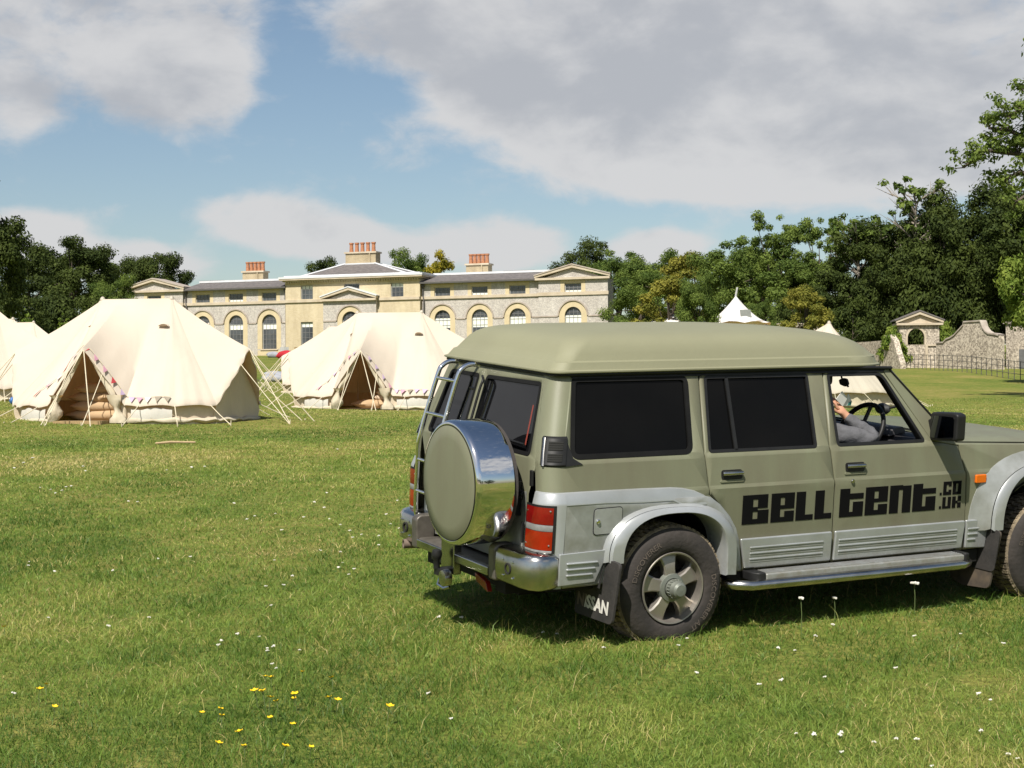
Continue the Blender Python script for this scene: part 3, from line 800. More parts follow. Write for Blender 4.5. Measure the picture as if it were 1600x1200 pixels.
# ------------------------------------------------------------------ garden walls, gatehouse, railing
M_RUBBLE = masonry('rubble_flint', (0.405, 0.361, 0.290), (0.317, 0.273, 0.229), (0.458, 0.405, 0.326), .42, .16, .4, (9.0, (0.16, 0.135, 0.11), (0.68, 0.60, 0.49)))
def build_walls():
    # gatehouse with a round arch, rotated a little so that its left flank shows
    g0 = at(1437, 578, 125); gy = R_(-5)
    g = empty('garden_gatehouse', (g0.x, g0.y, 3.0), gy, 'small flint gatehouse with a round arch and a pediment roof at the wood edge', 'gatehouse')
    def fr(y): return lambda a, b: Vector((a, y, b))
    panel_obj('front_wall', rect_pts(-1.75, 1.75, -.6, 3.55), [arch_pts(-.3, 2.02, 2.55, .74)], fr(0), M_RUBBLE, g, solid=.4, flip=(0, -1, 0))
    mb = MB(); mb.bx(-1.75, -1.35, .4, 2.2, -.6, 3.55); mb.bx(1.35, 1.75, .4, 2.2, -.6, 3.55); mb.build('flank_wall', M_RUBBLE, g)
    panel_obj('arch_ring', arch_pts(-.3, 2.0, 2.55, .90), [arch_pts(-.3, 2.01, 2.55, .74)], fr(-.03), M_STONE, g, solid=.1, flip=(0, -1, 0))
    mb = MB(); mb.bx(.5, .72, -.12, -.002, -.5, 2.0); mb.bx(-1.75, -1.3, -.08, -.002, 1.85, 1.98); mb.bx(.5, 1.75, -.08, -.124, 1.9, 2.03); mb.build('pilaster', M_STONE, g)
    mb = MB(); mb.bx(-2.05, 2.05, -.3, 2.5, 3.55, 3.72)
    for s in (-1, 1):
        p = [(s * 2.1, 3.72), (s * 2.1, 3.9), (0, 4.62), (0, 4.4)]
        mb.prism(p if s < 0 else p[::-1], -.34, -.02, lambda a, b, d: Vector((a, d, b)))
    mb.build('pediment', M_STONE, g)
    mb = MB(); mb.add([(-1.9, -.05, 3.72), (1.9, -.05, 3.72), (0, -.05, 4.4)], [(0, 1, 2)]); mb.build('tympanum', M_STONE, g)
    mb = MB()
    for s in (-1, 1): mb.prism([(s * 2.2, 3.88), (s * 2.2, 3.98), (0, 4.75), (0, 4.63)], -.4, 2.5, lambda a, b, d: Vector((a, d, b)))
    mb.build('roof', M_SLATE, g)
    g.scale = (.88, .9, 1.0)
    # wall with a curved gable running right from the gatehouse
    a = at(1463, 577, 123); b = at(1562, 577, 116)
    L_ = Vector((b.x - a.x, b.y - a.y, 0)); ln = L_.length; yaw = math.atan2(L_.y, L_.x)
    w = empty('flint_garden_wall', (a.x, a.y, 2.95), yaw, 'flint garden wall rising to a curved gable right of the gatehouse', 'wall')
    k = ln / 99.0
    prof = [(0, -.8), (ln, -.8), (ln, 2.15), (ln - .05, 2.45)]
    def q(px): return (px - 1463) * k
    prof += [(q(1555), 2.55), (q(1546), 2.62), (q(1541), 2.8), (q(1537), 3.1), (q(1535), 3.45), (q(1533.5), 3.6), (q(1508), 3.6), (q(1507), 3.35), (q(1500), 3.0), (q(1493), 2.65), (q(1486), 2.45), (q(1480), 2.36), (q(1475), 2.12), (0, 2.12)]
    panel_obj('wall_face', prof, [], lambda a_, b_: Vector((a_, 0, b_)), M_RUBBLE, w, solid=.45, flip=(0, -1, 0))
    mb = MB(); top = prof[3:]
    rows = []
    for (x, z) in top:
        rows.append([Vector((x, -.08, z - .02)), Vector((x, -.08, z + .09)), Vector((x, .52, z + .09)), Vector((x, .52, z - .02))])
    mb.grid(rows, closed=True); mb.build('coping', M_STONEG, w)
    # darker wall end behind, at the right edge
    a = at(1572, 583, 122); b = at(1660, 583, 118)
    w2 = empty('shaded_stone_outhouse', (a.x, a.y, 2.9), math.atan2(b.y - a.y, b.x - a.x), 'grey stone outhouse in deep shade under trees at the right edge', 'outhouse')
    mb = MB(); mb.bx(0, 4.5, 0, 3, -.8, 3.6); mb.build('wall', M_RUBBLE, w2)
    mb = MB(); mb.bx(-.15, 4.6, -.15, 3.1, 3.6, 3.75); mb.build('roof_slab', M_STONEG, w2)
    mb = MB(); mb.bx(1.2, 2.1, -.03, -.004, -.6, 1.6); mb.build('door', M_FRAMED, w2)
    # broken wall left of the gatehouse
    a = at(1330, 560, 128); b = at(1406, 570, 118)
    w3 = empty('low_flint_wall', (a.x, a.y, 2.9), math.atan2(b.y - a.y, b.x - a.x), 'low stepped flint wall behind the car roof, left of the gatehouse', 'wall')
    ln = math.hypot(b.x - a.x, b.y - a.y)
    panel_obj('wall_face', [(0, -1), (ln, -1), (ln, .6), (ln * .93, 1.5), (ln * .88, 2.3), (ln * .80, 2.75), (ln * .70, 2.75), (ln * .69, 2.35), (ln * .35, 2.35), (0, 2.4)], [], lambda a_, b_: Vector((a_, 0, b_)), M_RUBBLE, w3, solid=.45, flip=(0, -1, 0))
    # wall glimpsed over the roof
    a = at(1190, 530, 135); b = at(1285, 530, 135)
    w4 = empty('pale_garden_wall', (a.x, a.y, 4.2), math.atan2(b.y - a.y, b.x - a.x), 'pale rubble wall between small trees, seen just above the car roof', 'wall')
    panel_obj('wall_face', [(0, -1.5), (5.5, -1.5), (5.5, 2.6), (4.0, 2.7), (3.9, 2.95), (2.6, 3.0), (.4, 2.95), (0, 2.6)], [], lambda a_, b_: Vector((a_, 0, b_)), M_RUBBLE, w4, solid=.45, flip=(0, -1, 0))
    a = at(951, 508, 168); b = at(1010, 505, 168)
    w5 = empty('boundary_wall', (a.x, a.y, 5.4), math.atan2(b.y - a.y, b.x - a.x), 'low pale wall running right from the end of the house', 'wall')
    panel_obj('wall_face', rect_pts(0, 14, -1, 2.95), [], lambda a_, b_: Vector((a_, 0, b_)), M_STONE, w5, solid=.4, flip=(0, -1, 0))
    # iron field railing
    A, B, C_ = at(1400, 575, 124), at(1511, 582, 104), at(1625, 598, 85)
    f = empty('iron_field_railing', (A.x, A.y, 0), 0, 'dark iron field railing with thin uprights in front of the flint wall', 'fence')
    pts = []
    for (p, q_, n) in ((A, B, 17), (B, C_, 13)):
        for i in range(n): t = i / n; pts.append((p.x + (q_.x - p.x) * t, p.y + (q_.y - p.y) * t))
    for i, (x, y) in enumerate(pts):
        z = gz(x, y)
        mb = MB(); mb.bx(x - A.x - .018, x - A.x + .018, y - A.y - .018, y - A.y + .018, z - .1, z + 1.12 + .03 * math.sin(i * 5.3)); mb.build('upright', M_IRON, f)
    for hgt in (.35, .72, 1.06):
        mb = MB(); mb.tube([(x - A.x, y - A.y, gz(x, y) + hgt) for x, y in pts], .018, 5); mb.build('rail', M_IRON, f)
build_walls()
# ------------------------------------------------------------------ trees
M_BARK = pbr('bark', (.09, .07, .05), .9, var=.25, scale=6, bump=.5, bscale=12, stretch=(1, 1, .25))
M_BARKP = pbr('pale_bark', (.30, .26, .21), .9, var=.2, scale=6)
LEAF = dict(dark=leaf_mat('leaf_shaded', (0.021, 0.034, 0.008), (0.075, 0.099, 0.021), .2),  # cloud shade over the woods is put into these dark leaf colours
            mid=leaf_mat('leaf_mid', (.05, .085, .018), (.18, .235, .05), .3),
            bright=leaf_mat('leaf_bright', (.075, .13, .02), (.22, .27, .05), .3),
            gold=leaf_mat('leaf_gold', (.12, .12, .015), (.42, .34, .035), .3),
            autumn=leaf_mat('leaf_autumn', (.085, .105, .018), (.30, .27, .05), .28),
            conifer=leaf_mat('leaf_conifer', (.012, .026, .009), (.05, .08, .026), .15))

def leaf_cloud(name, C, Rr, n, leaf, mat, rng, flat=.75, core=True):
    """crown of leaf sized faces spread through many clumps; C clump centres (k,3), Rr clump radii"""
    k = len(C); vol = Rr ** 2.2; pick = rng.choice(k, n, p=vol / vol.sum())
    d = rng.normal(size=(n, 3)); d /= np.linalg.norm(d, axis=1)[:, None]
    rad = Rr[pick] * (rng.random(n) ** (1 / 2.2)) * rng.uniform(.85, 1.22, n)
    P = C[pick] + d * rad[:, None] * np.array([1, 1, flat])
    nrm = d * .8 + rng.normal(size=(n, 3)) * .42 + np.array([0, 0, .35]); nrm /= np.linalg.norm(nrm, axis=1)[:, None]
    a = np.cross(nrm, rng.normal(size=(n, 3))); a /= np.linalg.norm(a, axis=1)[:, None] + 1e-9
    b = np.cross(nrm, a)
    s = leaf * rng.uniform(.55, 1.35, n)[:, None]
    V = np.stack([P - a * s * .9, P - b * s * .42 + a * s * .1, P + a * s * .95, P + b * s * .45 - a * s * .05], 1).astype(np.float32)
    me = bpy.data.meshes.new(name)
    me.vertices.add(n * 4); me.vertices.foreach_set('co', V.reshape(-1))
    me.loops.add(n * 4); me.loops.foreach_set('vertex_index', np.arange(n * 4, dtype=np.int32))
    me.polygons.add(n); me.polygons.foreach_set('loop_start', (np.arange(n) * 4).astype(np.int32))
    me.update(calc_edges=True)
    ct = rng.uniform(.15, .75, k)
    t = np.clip(ct[pick] + rng.normal(0, .18, n), 0, 1)
    at_ = me.attributes.new('tint', 'FLOAT', 'POINT'); at_.data.foreach_set('value', np.repeat(t, 4).astype(np.float32))
    me.materials.append(mat)
    return me

def broad_clumps(rng, k, rx, rz, z0, bumps=.0, rmin=.13, rmax=.24):
    """clump centres on and inside a rounded, uneven crown"""
    C = []; Rr = []
    while len(C) < k:
        p = rng.uniform(-1, 1, 3); r = np.linalg.norm(p)
        if r > 1 or r < .30: continue
        p = p / r * (r ** .45)
        if p[2] < -.35 and rng.random() < .35: continue
        wob = 1 + bumps * math.sin(3.1 * math.atan2(p[1], p[0]) + 5 * p[2] + rng.uniform(0, .6))
        C.append([p[0] * rx * .8 * wob, p[1] * rx * .8 * wob, z0 + rz * (1 + p[2] * .86 * wob)])
        Rr.append(rng.uniform(rmin, rmax) * rx)
    return np.array(C), np.array(Rr)

def cone_clumps(rng, layers, rx, h, z0):
    C = []; Rr = []
    for i in range(layers):
        t = i / (layers - 1); r = rx * (1 - t) ** .85 * rng.uniform(.85, 1.1); m = max(1, int(9 * (1 - t) + 1))
        for j in range(m):
            a = 2 * math.pi * (j + rng.random() * .7) / m
            C.append([r * .75 * math.cos(a), r * .75 * math.sin(a), z0 + h * t * .97 - .06 * r]); Rr.append(max(.05 * rx, r * .42 + .03 * rx))
    C.append([0, 0, z0 + h * .99]); Rr.append(.05 * rx)
    return np.array(C), np.array(Rr)

def trunk_mesh(C, h, r, rng, mat, limbs=9, zfork=.28):
    mb = MB()
    top = Vector((rng.uniform(-.3, .3), rng.uniform(-.3, .3), h * .8))
    fork = Vector((top.x * .3, top.y * .3, h * zfork))
    mb.tube([(0, 0, -.8), (0, 0, .2), fork * .6 + Vector((0, 0, 0)), fork, fork.lerp(top, .5), top], [r * 1.5, r * 1.15, r * .95, r * .85, r * .5, r * .12], 9)
    idx = rng.permutation(len(C))[:limbs]
    for i in idx:
        e = Vector(C[i]); s = fork.lerp(top, rng.uniform(0, .6)); m = s.lerp(e, .5) + Vector((rng.uniform(-.3, .3), rng.uniform(-.3, .3), .25 * (e - s).length * .3))
        mb.tube([s, m, e, e + (e - m) * .25], [r * .42, r * .26, r * .12, r * .05], 6)
    return mb

PROTO = {}
def tree_proto(key, kind, mat, seed, h=12.0, rx=5.0, n=5200, leaf=.34, k=46, bark=None, **kw):
    rng = np.random.default_rng(seed)
    if kind == 'broad': C, Rr = broad_clumps(rng, k, rx, h * .42, h * kw.get('zb', .16), kw.get('bumps', .18), kw.get('rmin', .13), kw.get('rmax', .25))
    elif kind == 'airy': C, Rr = broad_clumps(rng, k, rx, h * .40, h * .2, .3, .08, .16)
    elif kind == 'bush': C, Rr = broad_clumps(rng, k, rx, h * .5, 0.0, .25, .16, .3)
    else: C, Rr = cone_clumps(rng, 13, rx, h * .93, h * .06)
    crown = leaf_cloud('crown', C, Rr, n, leaf, LEAF[mat], rng, flat=.7 if kind != 'cone' else .5)
    tm = trunk_mesh(C, h, h * .022, rng, bark or M_BARK, 4 if kind in ('bush', 'cone') else 11, .1 if kind == 'bush' else .28)
    t = tm.build('trunk', bark or M_BARK, None, smooth=60)
    COL.objects.unlink(t)
    PROTO[key] = (crown, t.data, h, rx)
    bpy.data.objects.remove(t)

tree_proto('dark1', 'broad', 'dark', 1, n=34000, leaf=.15, k=70)
tree_proto('dark2', 'broad', 'dark', 2, n=34000, leaf=.15, k=60, bumps=.28)
tree_proto('dark3', 'broad', 'dark', 12, n=32000, leaf=.15, k=46, bumps=.32, rmin=.15, rmax=.3)
tree_proto('mid1', 'broad', 'mid', 3, n=30000, leaf=.15, k=66, bumps=.22)
tree_proto('mid2', 'broad', 'mid', 4, n=30000, leaf=.15, k=56, bumps=.26, rmin=.15, rmax=.28)
tree_proto('airy1', 'airy', 'mid', 5, n=17000, leaf=.14, k=72)
tree_proto('bright1', 'broad', 'bright', 6, n=13000, leaf=.20, k=56)
tree_proto('gold1', 'broad', 'gold', 7, n=9000, leaf=.26, k=44)
tree_proto('autumn1', 'broad', 'autumn', 8, n=15000, leaf=.135, k=50, h=8, rx=3.2)
tree_proto('cone1', 'cone', 'conifer', 9, n=15000, leaf=.17, h=13, rx=3.6)
tree_proto('cone2', 'cone', 'bright', 10, n=3600, leaf=.22, h=6, rx=2.1)
tree_proto('bush1', 'bush', 'dark', 11, n=15000, leaf=.115, k=36, h=4, rx=3.2)
tree_proto('bush2', 'bush', 'bright', 13, n=3600, leaf=.20, k=30, h=3.2, rx=2.2)

def tree(name, key, x, y, h, w, label, rz=0.0, group=None, base=None, cat='tree'):
    crown, trunk, ph, prx = PROTO[key]
    z = (gz(x, y) if base is None else base)
    root = empty(name, (x, y, z), rz, label, cat, group)
    s = (w / (2 * prx), w / (2 * prx), h / ph)
    root.scale = s
    for nm, me in (('trunk', trunk), ('crown', crown)):
        o = bpy.data.objects.new(nm, me); COL.objects.link(o); o.parent = root
    return root
def tree_px(name, key, u, vtop, wpx, Y, label, rz=0.0, vbase=None, group=None, over=1.0):
    """tree by where its crown top and width fall from the camera, at its real distance Y"""
    top = at(u, vtop, Y); x = top.x; zb = gz(x, Y)
    if vbase is not None: zb = at(u, vbase, Y).z
    return tree(name, key, x, Y, (top.z - zb) * over, wpx * Y / FPX, label, rz, group, zb)

def build_trees():
    T = tree_px
    rr = random.Random(3)
    for k in range(13):   # the far side of the field, mirrored in the chrome and the glass
        tree('field_edge_tree', ('dark1', 'dark2', 'mid1')[k % 3], -84 + 14 * k + rr.uniform(-3, 3), -78 + rr.uniform(-8, 8), rr.uniform(10, 15), rr.uniform(13, 18), 'tree on the far edge of the field, reflected as a dark band in the chrome', k * 1.3, 'trees along the far edge of the field', -2.5)
    W = [ # left wood, front to back
        ('dark_broadleaf_tree', 'dark1', -32, 268, 190, 108, 'tall dark tree cut off by the left edge of the photo', .3),
        ('dark_broadleaf_tree', 'dark2', 112, 360, 165, 140, 'dark rounded tree with thin twigs on top, second from the left edge', 1.2),
        ('dark_broadleaf_tree', 'dark3', 48, 385, 140, 128, 'dense dark tree between the edge tree and the rounded twiggy tree', 2.2),
        ('dark_conifer', 'cone1', 150, 396, 70, 150, 'narrow dark pointed conifer left of the house gable', .4),
        ('broadleaf_tree', 'dark2', 238, 380, 130, 192, 'dark tree rising behind the left gable of the house', 4.0),
        ('green_broadleaf_tree', 'mid1', 180, 408, 80, 150, 'lighter green tree just left of the house gable', 2.0),
        ('small_conifer', 'cone2', 42, 470, 62, 96, 'small bright green conifer in front of the dark wood, behind the left tents', .5),
        ('small_conifer', 'cone2', 100, 478, 60, 100, 'second small green conifer, right of the brighter one by the left tents', 1.9),
        ('dark_bush', 'bush1', 150, 470, 120, 112, 'dark understorey bush left of the big tent ridge', .2),
        ('dark_bush', 'bush1', 20, 470, 130, 118, 'dark understorey bush at the left edge behind the small conifers', 2.8),
        ('dark_bush', 'bush1', 90, 450, 150, 124, 'tall dark bush between the two small conifers and the wood', 4.4),
        ('dark_bush', 'bush1', 165, 462, 90, 128, 'dark bush against the left end wall of the house', 3.3),
        ('green_broadleaf_tree', 'mid2', 165, 440, 90, 128, 'mid green tree low in the wood, right of the twiggy dark tree', 5.2)]
    for (nm, k, u, v, w, Y, lab, rz) in W: T(nm, k, u, v, w, Y, lab, rz, group='trees and bushes of the left wood')
    # behind the house
    T('dark_pine', 'dark1', 510, 404, 100, 215, 'dark pine top showing above the roof left of the middle chimney', .5)
    T('broadleaf_tree', 'mid2', 634, 392, 100, 205, 'grey green tree behind the house right of the middle chimney', 1.5)
    T('golden_tree', 'gold1', 684, 394, 84, 200, 'bright yellow green tree behind the roof of the right wing', .8)
    # belt of trees right of the house
    Bt = [('dark_conifer', 'dark3', 905, 378, 125, 190, 'dark spreading conifer behind the right gable of the house', .7),
          ('green_broadleaf_tree', 'mid1', 968, 388, 140, 182, 'mid green tree right of the gable, next to the dark conifer', 2.7),
          ('green_broadleaf_tree', 'mid2', 1030, 394, 140, 176, 'mid green tree with a notch in its crown, right of the house', 4.1),
          ('autumn_tree', 'autumn1', 1082, 390, 125, 168, 'tree turning rusty brown among the green ones right of the house', 1.1),
          ('green_broadleaf_tree', 'mid1', 1142, 368, 160, 160, 'full green tree above the white marquee', 5.0),
          ('airy_tree', 'airy1', 1215, 334, 150, 150, 'tall airy tree with sky showing through, tallest of the middle belt', .3),
          ('airy_tree', 'airy1', 1282, 342, 140, 146, 'second airy tree, next to the big dark wood on the right', 3.6),
          ('green_broadleaf_tree', 'mid2', 1195, 376, 170, 152, 'broad green tree under the airy treetops', 2.0),
          ('green_broadleaf_tree', 'mid1', 1262, 388, 160, 142, 'green tree low at the left foot of the big dark wood', 1.7),
          ('green_broadleaf_tree', 'mid2', 1000, 425, 120, 150, 'mid green tree close against the right end of the house front', 0.0),
          ('dark_bush', 'bush1', 1230, 470, 110, 138, 'dark bush between the marquee and the small brown tree', 1.0),
          ('autumn_tree', 'autumn1', 1046, 428, 120, 116, 'small tree with yellowing leaves hiding part of the white marquee', 2.2),
          ('autumn_tree', 'mid2', 1092, 430, 86, 113, 'small dark green tree standing left of the marquee pole', 4.4),
          ('autumn_tree', 'autumn1', 1258, 442, 100, 120, 'small rusty tree behind the car roof, right of the marquee', .6),
          ('green_broadleaf_tree', 'mid1', 1190, 462, 60, 124, 'small green tree directly right of the marquee', 3.0)]
    for (nm, k, u, v, w, Y, lab, rz) in Bt: T(nm, k, u, v, w, Y, lab, rz, group='trees in the belt right of the house')
    # the big dark wood on the right
    Rt = [('dark_broadleaf_tree', 'dark1', 1350, 352, 160, 138, 'dark tree at the left end of the big wood, behind the gatehouse', 0.2),
          ('dark_broadleaf_tree', 'dark2', 1412, 314, 180, 142, 'dark tree with bare branches above it, behind the gatehouse roof', 1.4),
          ('dark_broadleaf_tree', 'dark3', 1480, 300, 190, 138, 'dark tree over the curved wall gable', 2.6),
          ('dark_broadleaf_tree', 'dark1', 1550, 290, 200, 132, 'tallest dark tree of the right wood, over the outhouse', 3.8),
          ('dark_broadleaf_tree', 'dark2', 1640, 272, 220, 126, 'dark tree cut off by the right edge', 5.0),
          ('dark_bush', 'bush1', 1330, 470, 120, 134, 'dark bush behind the low stepped wall', 2.0),
          ('dark_bush', 'bush1', 1405, 455, 130, 137, 'dark bush behind the gatehouse', 3.0),
          ('dark_bush', 'bush1', 1490, 450, 150, 134, 'dark bush behind the curved wall gable', 4.0),
          ('dark_bush', 'bush1', 1580, 430, 160, 130, 'dark bush behind the shaded outhouse', 5.0),
          ('dark_bush', 'bush1', 1455, 395, 170, 136, 'dense tall holly filling the wood behind the gatehouse', 0.7),
          ('dark_bush', 'bush1', 1550, 385, 190, 132, 'dense tall holly filling the wood behind the outhouse', 1.9),
          ('dark_bush', 'bush1', 1365, 420, 120, 137, 'dense holly at the left end of the right wood', 3.5),
          ('green_broadleaf_tree', 'bright1', 1640, 330, 170, 84, 'light green tree leaning in from the right edge', .9)]
    for (nm, k, u, v, w, Y, lab, rz) in Rt: T(nm, k, u, v, w, Y, lab, rz, group='trees of the dark wood on the right')
    p = at(1396, 575, 121)
    tree('ivy_bush', 'bush2', p.x, p.y, 3.3, 2.7, 'bright green ivy bush climbing the left corner of the gatehouse', .4, None, 2.8, 'bush')
    p = at(1478, 560, 130)
    tree('ivy_bush', 'bush2', p.x, p.y, 3.9, 2.8, 'green shrub showing over the wall right of the gatehouse arch', 1.4, None, 2.8, 'bush')
    # bare, dying treetops above the dark wood
    rng = random.Random(5)
    for (u, v, Y, lab) in ((1430, 298, 139, 'bare grey branches with few leaves sticking out of the right wood, the taller'), (1340, 352, 139, 'bare dead branches at the left shoulder of the right wood')):
        t = at(u, v, Y); zb = gz(t.x, Y); h = t.z - zb
        root = empty('dying_tree', (t.x, Y, zb), 0, lab, 'tree')
        mb = MB(); C = []
        mb.tube([(0, 0, -.5), (.1, 0, h * .5), (.0, 0, h * .98)], [.3, .2, .03], 7)
        for k in range(26):
            a = rng.uniform(0, 6.28); z = h * rng.uniform(.62, .94); r = rng.uniform(.8, 2.9); e = Vector((r * math.cos(a), r * math.sin(a), min(h, z + r * rng.uniform(.3, 1.0))))
            mb.tube([(0, 0, z), e * .5 + Vector((0, 0, z * .5 + .1)), e], [.09, .06, .02], 5)
            for q in range(3):
                e2 = e + Vector((rng.uniform(-.7, .7), rng.uniform(-.7, .7), rng.uniform(.1, .9))); mb.tube([e * .7 + Vector((0, 0, z * .3)), e2], [.035, .012], 4)
                if rng.random() < .45: C.append(list(e2))
        mb.build('trunk', M_BARKP, root, smooth=60)
        me = leaf_cloud('crown', np.array(C), np.full(len(C), .42), 900, .26, LEAF['mid'], np.random.default_rng(3))
        link('crown', me, root)
    # overhanging tree at the upper right, its trunk outside the picture
    Y = 62; base = at(1700, 600, Y); zb = gz(base.x, Y)
    root = empty('overhanging_tree', (base.x, Y, zb), 0, 'tree reaching in from the upper right corner with a low leafy branch', 'tree')
    def loc(u, v, y=Y): p = at(u, v, y); return Vector((p.x - base.x, p.y - Y, p.z - zb))
    mb = MB()
    tr = [Vector((0, 0, -.5)), loc(1695, 480), loc(1690, 330), loc(1680, 200), loc(1670, 60)]
    mb.tube(tr, [.5, .42, .36, .28, .12], 10)
    C = []; Rr = []
    rngn = np.random.default_rng(21)
    limbs = [((1690, 330), (1640, 262), (1590, 240), (1540, 235), (1505, 262)), ((1690, 300), (1630, 230), (1580, 205), (1545, 200)), ((1685, 260), (1640, 190), (1600, 165), (1575, 185)),
             ((1690, 350), (1640, 290), (1595, 270), (1560, 285)), ((1680, 200), (1640, 130), (1605, 150)), ((1690, 360), (1650, 320), (1610, 300), (1585, 318)), ((1680, 160), (1650, 90), (1630, 60)), ((1680, 240), (1720, 150), (1760, 100)), ((1690, 300), (1740, 250), (1790, 220))]
    for i, lb in enumerate(limbs):
        yo = rngn.uniform(-2.0, 2.0)
        pts = [loc(u, v, Y + yo * (j / (len(lb) - 1))) for j, (u, v) in enumerate(lb)]
        mb.tube(pts, [.16 * (1 - j / len(pts)) + .02 for j in range(len(pts))], 6)
        for j in range(1, len(pts)):
            for t in np.linspace(0, 1, 6):
                c = pts[j - 1].lerp(pts[j], t)
                for q in range(2):
                    e = c + Vector((rngn.normal(0, .38), rngn.normal(0, .55), rngn.normal(.12, .32)))
                    C.append(list(e)); Rr.append(rngn.uniform(.22, .50))
                    mb.tube([c, e], [.025, .008], 4)
    mb.build('trunk', M_BARK, root, smooth=60)
    me = leaf_cloud('crown', np.array(C), np.array(Rr), 15000, .105, LEAF['mid'], rngn, flat=.55)
    link('crown', me, root)
build_trees()
# ------------------------------------------------------------------ tents
M_CANVAS = fabric('cream_canvas', (.62, .547, .450), .16, var=.025, bump=.22, bscale=2.2)
M_WALLC = fabric('tent_wall_canvas', (0.619, 0.533, 0.404), .06, var=.05, bump=.5, bscale=5)
M_FLAP = fabric('tent_flap', (0.636, 0.568, 0.430), .2, var=.05, bump=.5, bscale=6)
M_ROPE = pbr('guy_rope', (.66, .58, .42), .8)
M_POLE = pbr('tent_pole', (.45, .40, .32), .5)
M_MAT = pbr('coir_mat', (.36, .25, .12), .9, var=.15, scale=20)
M_QUILT = fabric('quilt', (.46, .33, .20), .05, var=.06, bump=.3, bscale=5)
M_PILLOW = fabric('pillow', (.62, .49, .36), .05, var=.04, bump=.3, bscale=6)
M_BUNT = [pbr('bunting_red', (.50, .05, .06), .8), pbr('bunting_lilac', (.50, .38, .52), .8), pbr('bunting_rose', (.58, .30, .38), .8), pbr('bunting_pale', (.62, .56, .55), .8), pbr('bunting_olive', (.28, .24, .18), .8)]

def stadium(L, half, R):
    """point and outward direction at arc length L (from middle of the -y side, anticlockwise)"""
    P = math.pi * R; tot = 4 * half + 2 * P; L = L % tot
    if L < half: return Vector((L, -R, 0)), Vector((L, 0, 0))
    if L < half + P:
        a = -math.pi / 2 + (L - half) / R
        return Vector((half + R * math.cos(a), R * math.sin(a), 0)), Vector((half, 0, 0))
    if L < 3 * half + P:
        x = half - (L - half - P)
        return Vector((x, R, 0)), Vector((x, 0, 0))
    if L < 3 * half + 2 * P:
        a = math.pi / 2 + (L - 3 * half - P) / R
        return Vector((-half + R * math.cos(a), R * math.sin(a), 0)), Vector((-half, 0, 0))
    x = -half + (L - 3 * half - 2 * P)
    return Vector((x, -R, 0)), Vector((x, 0, 0))

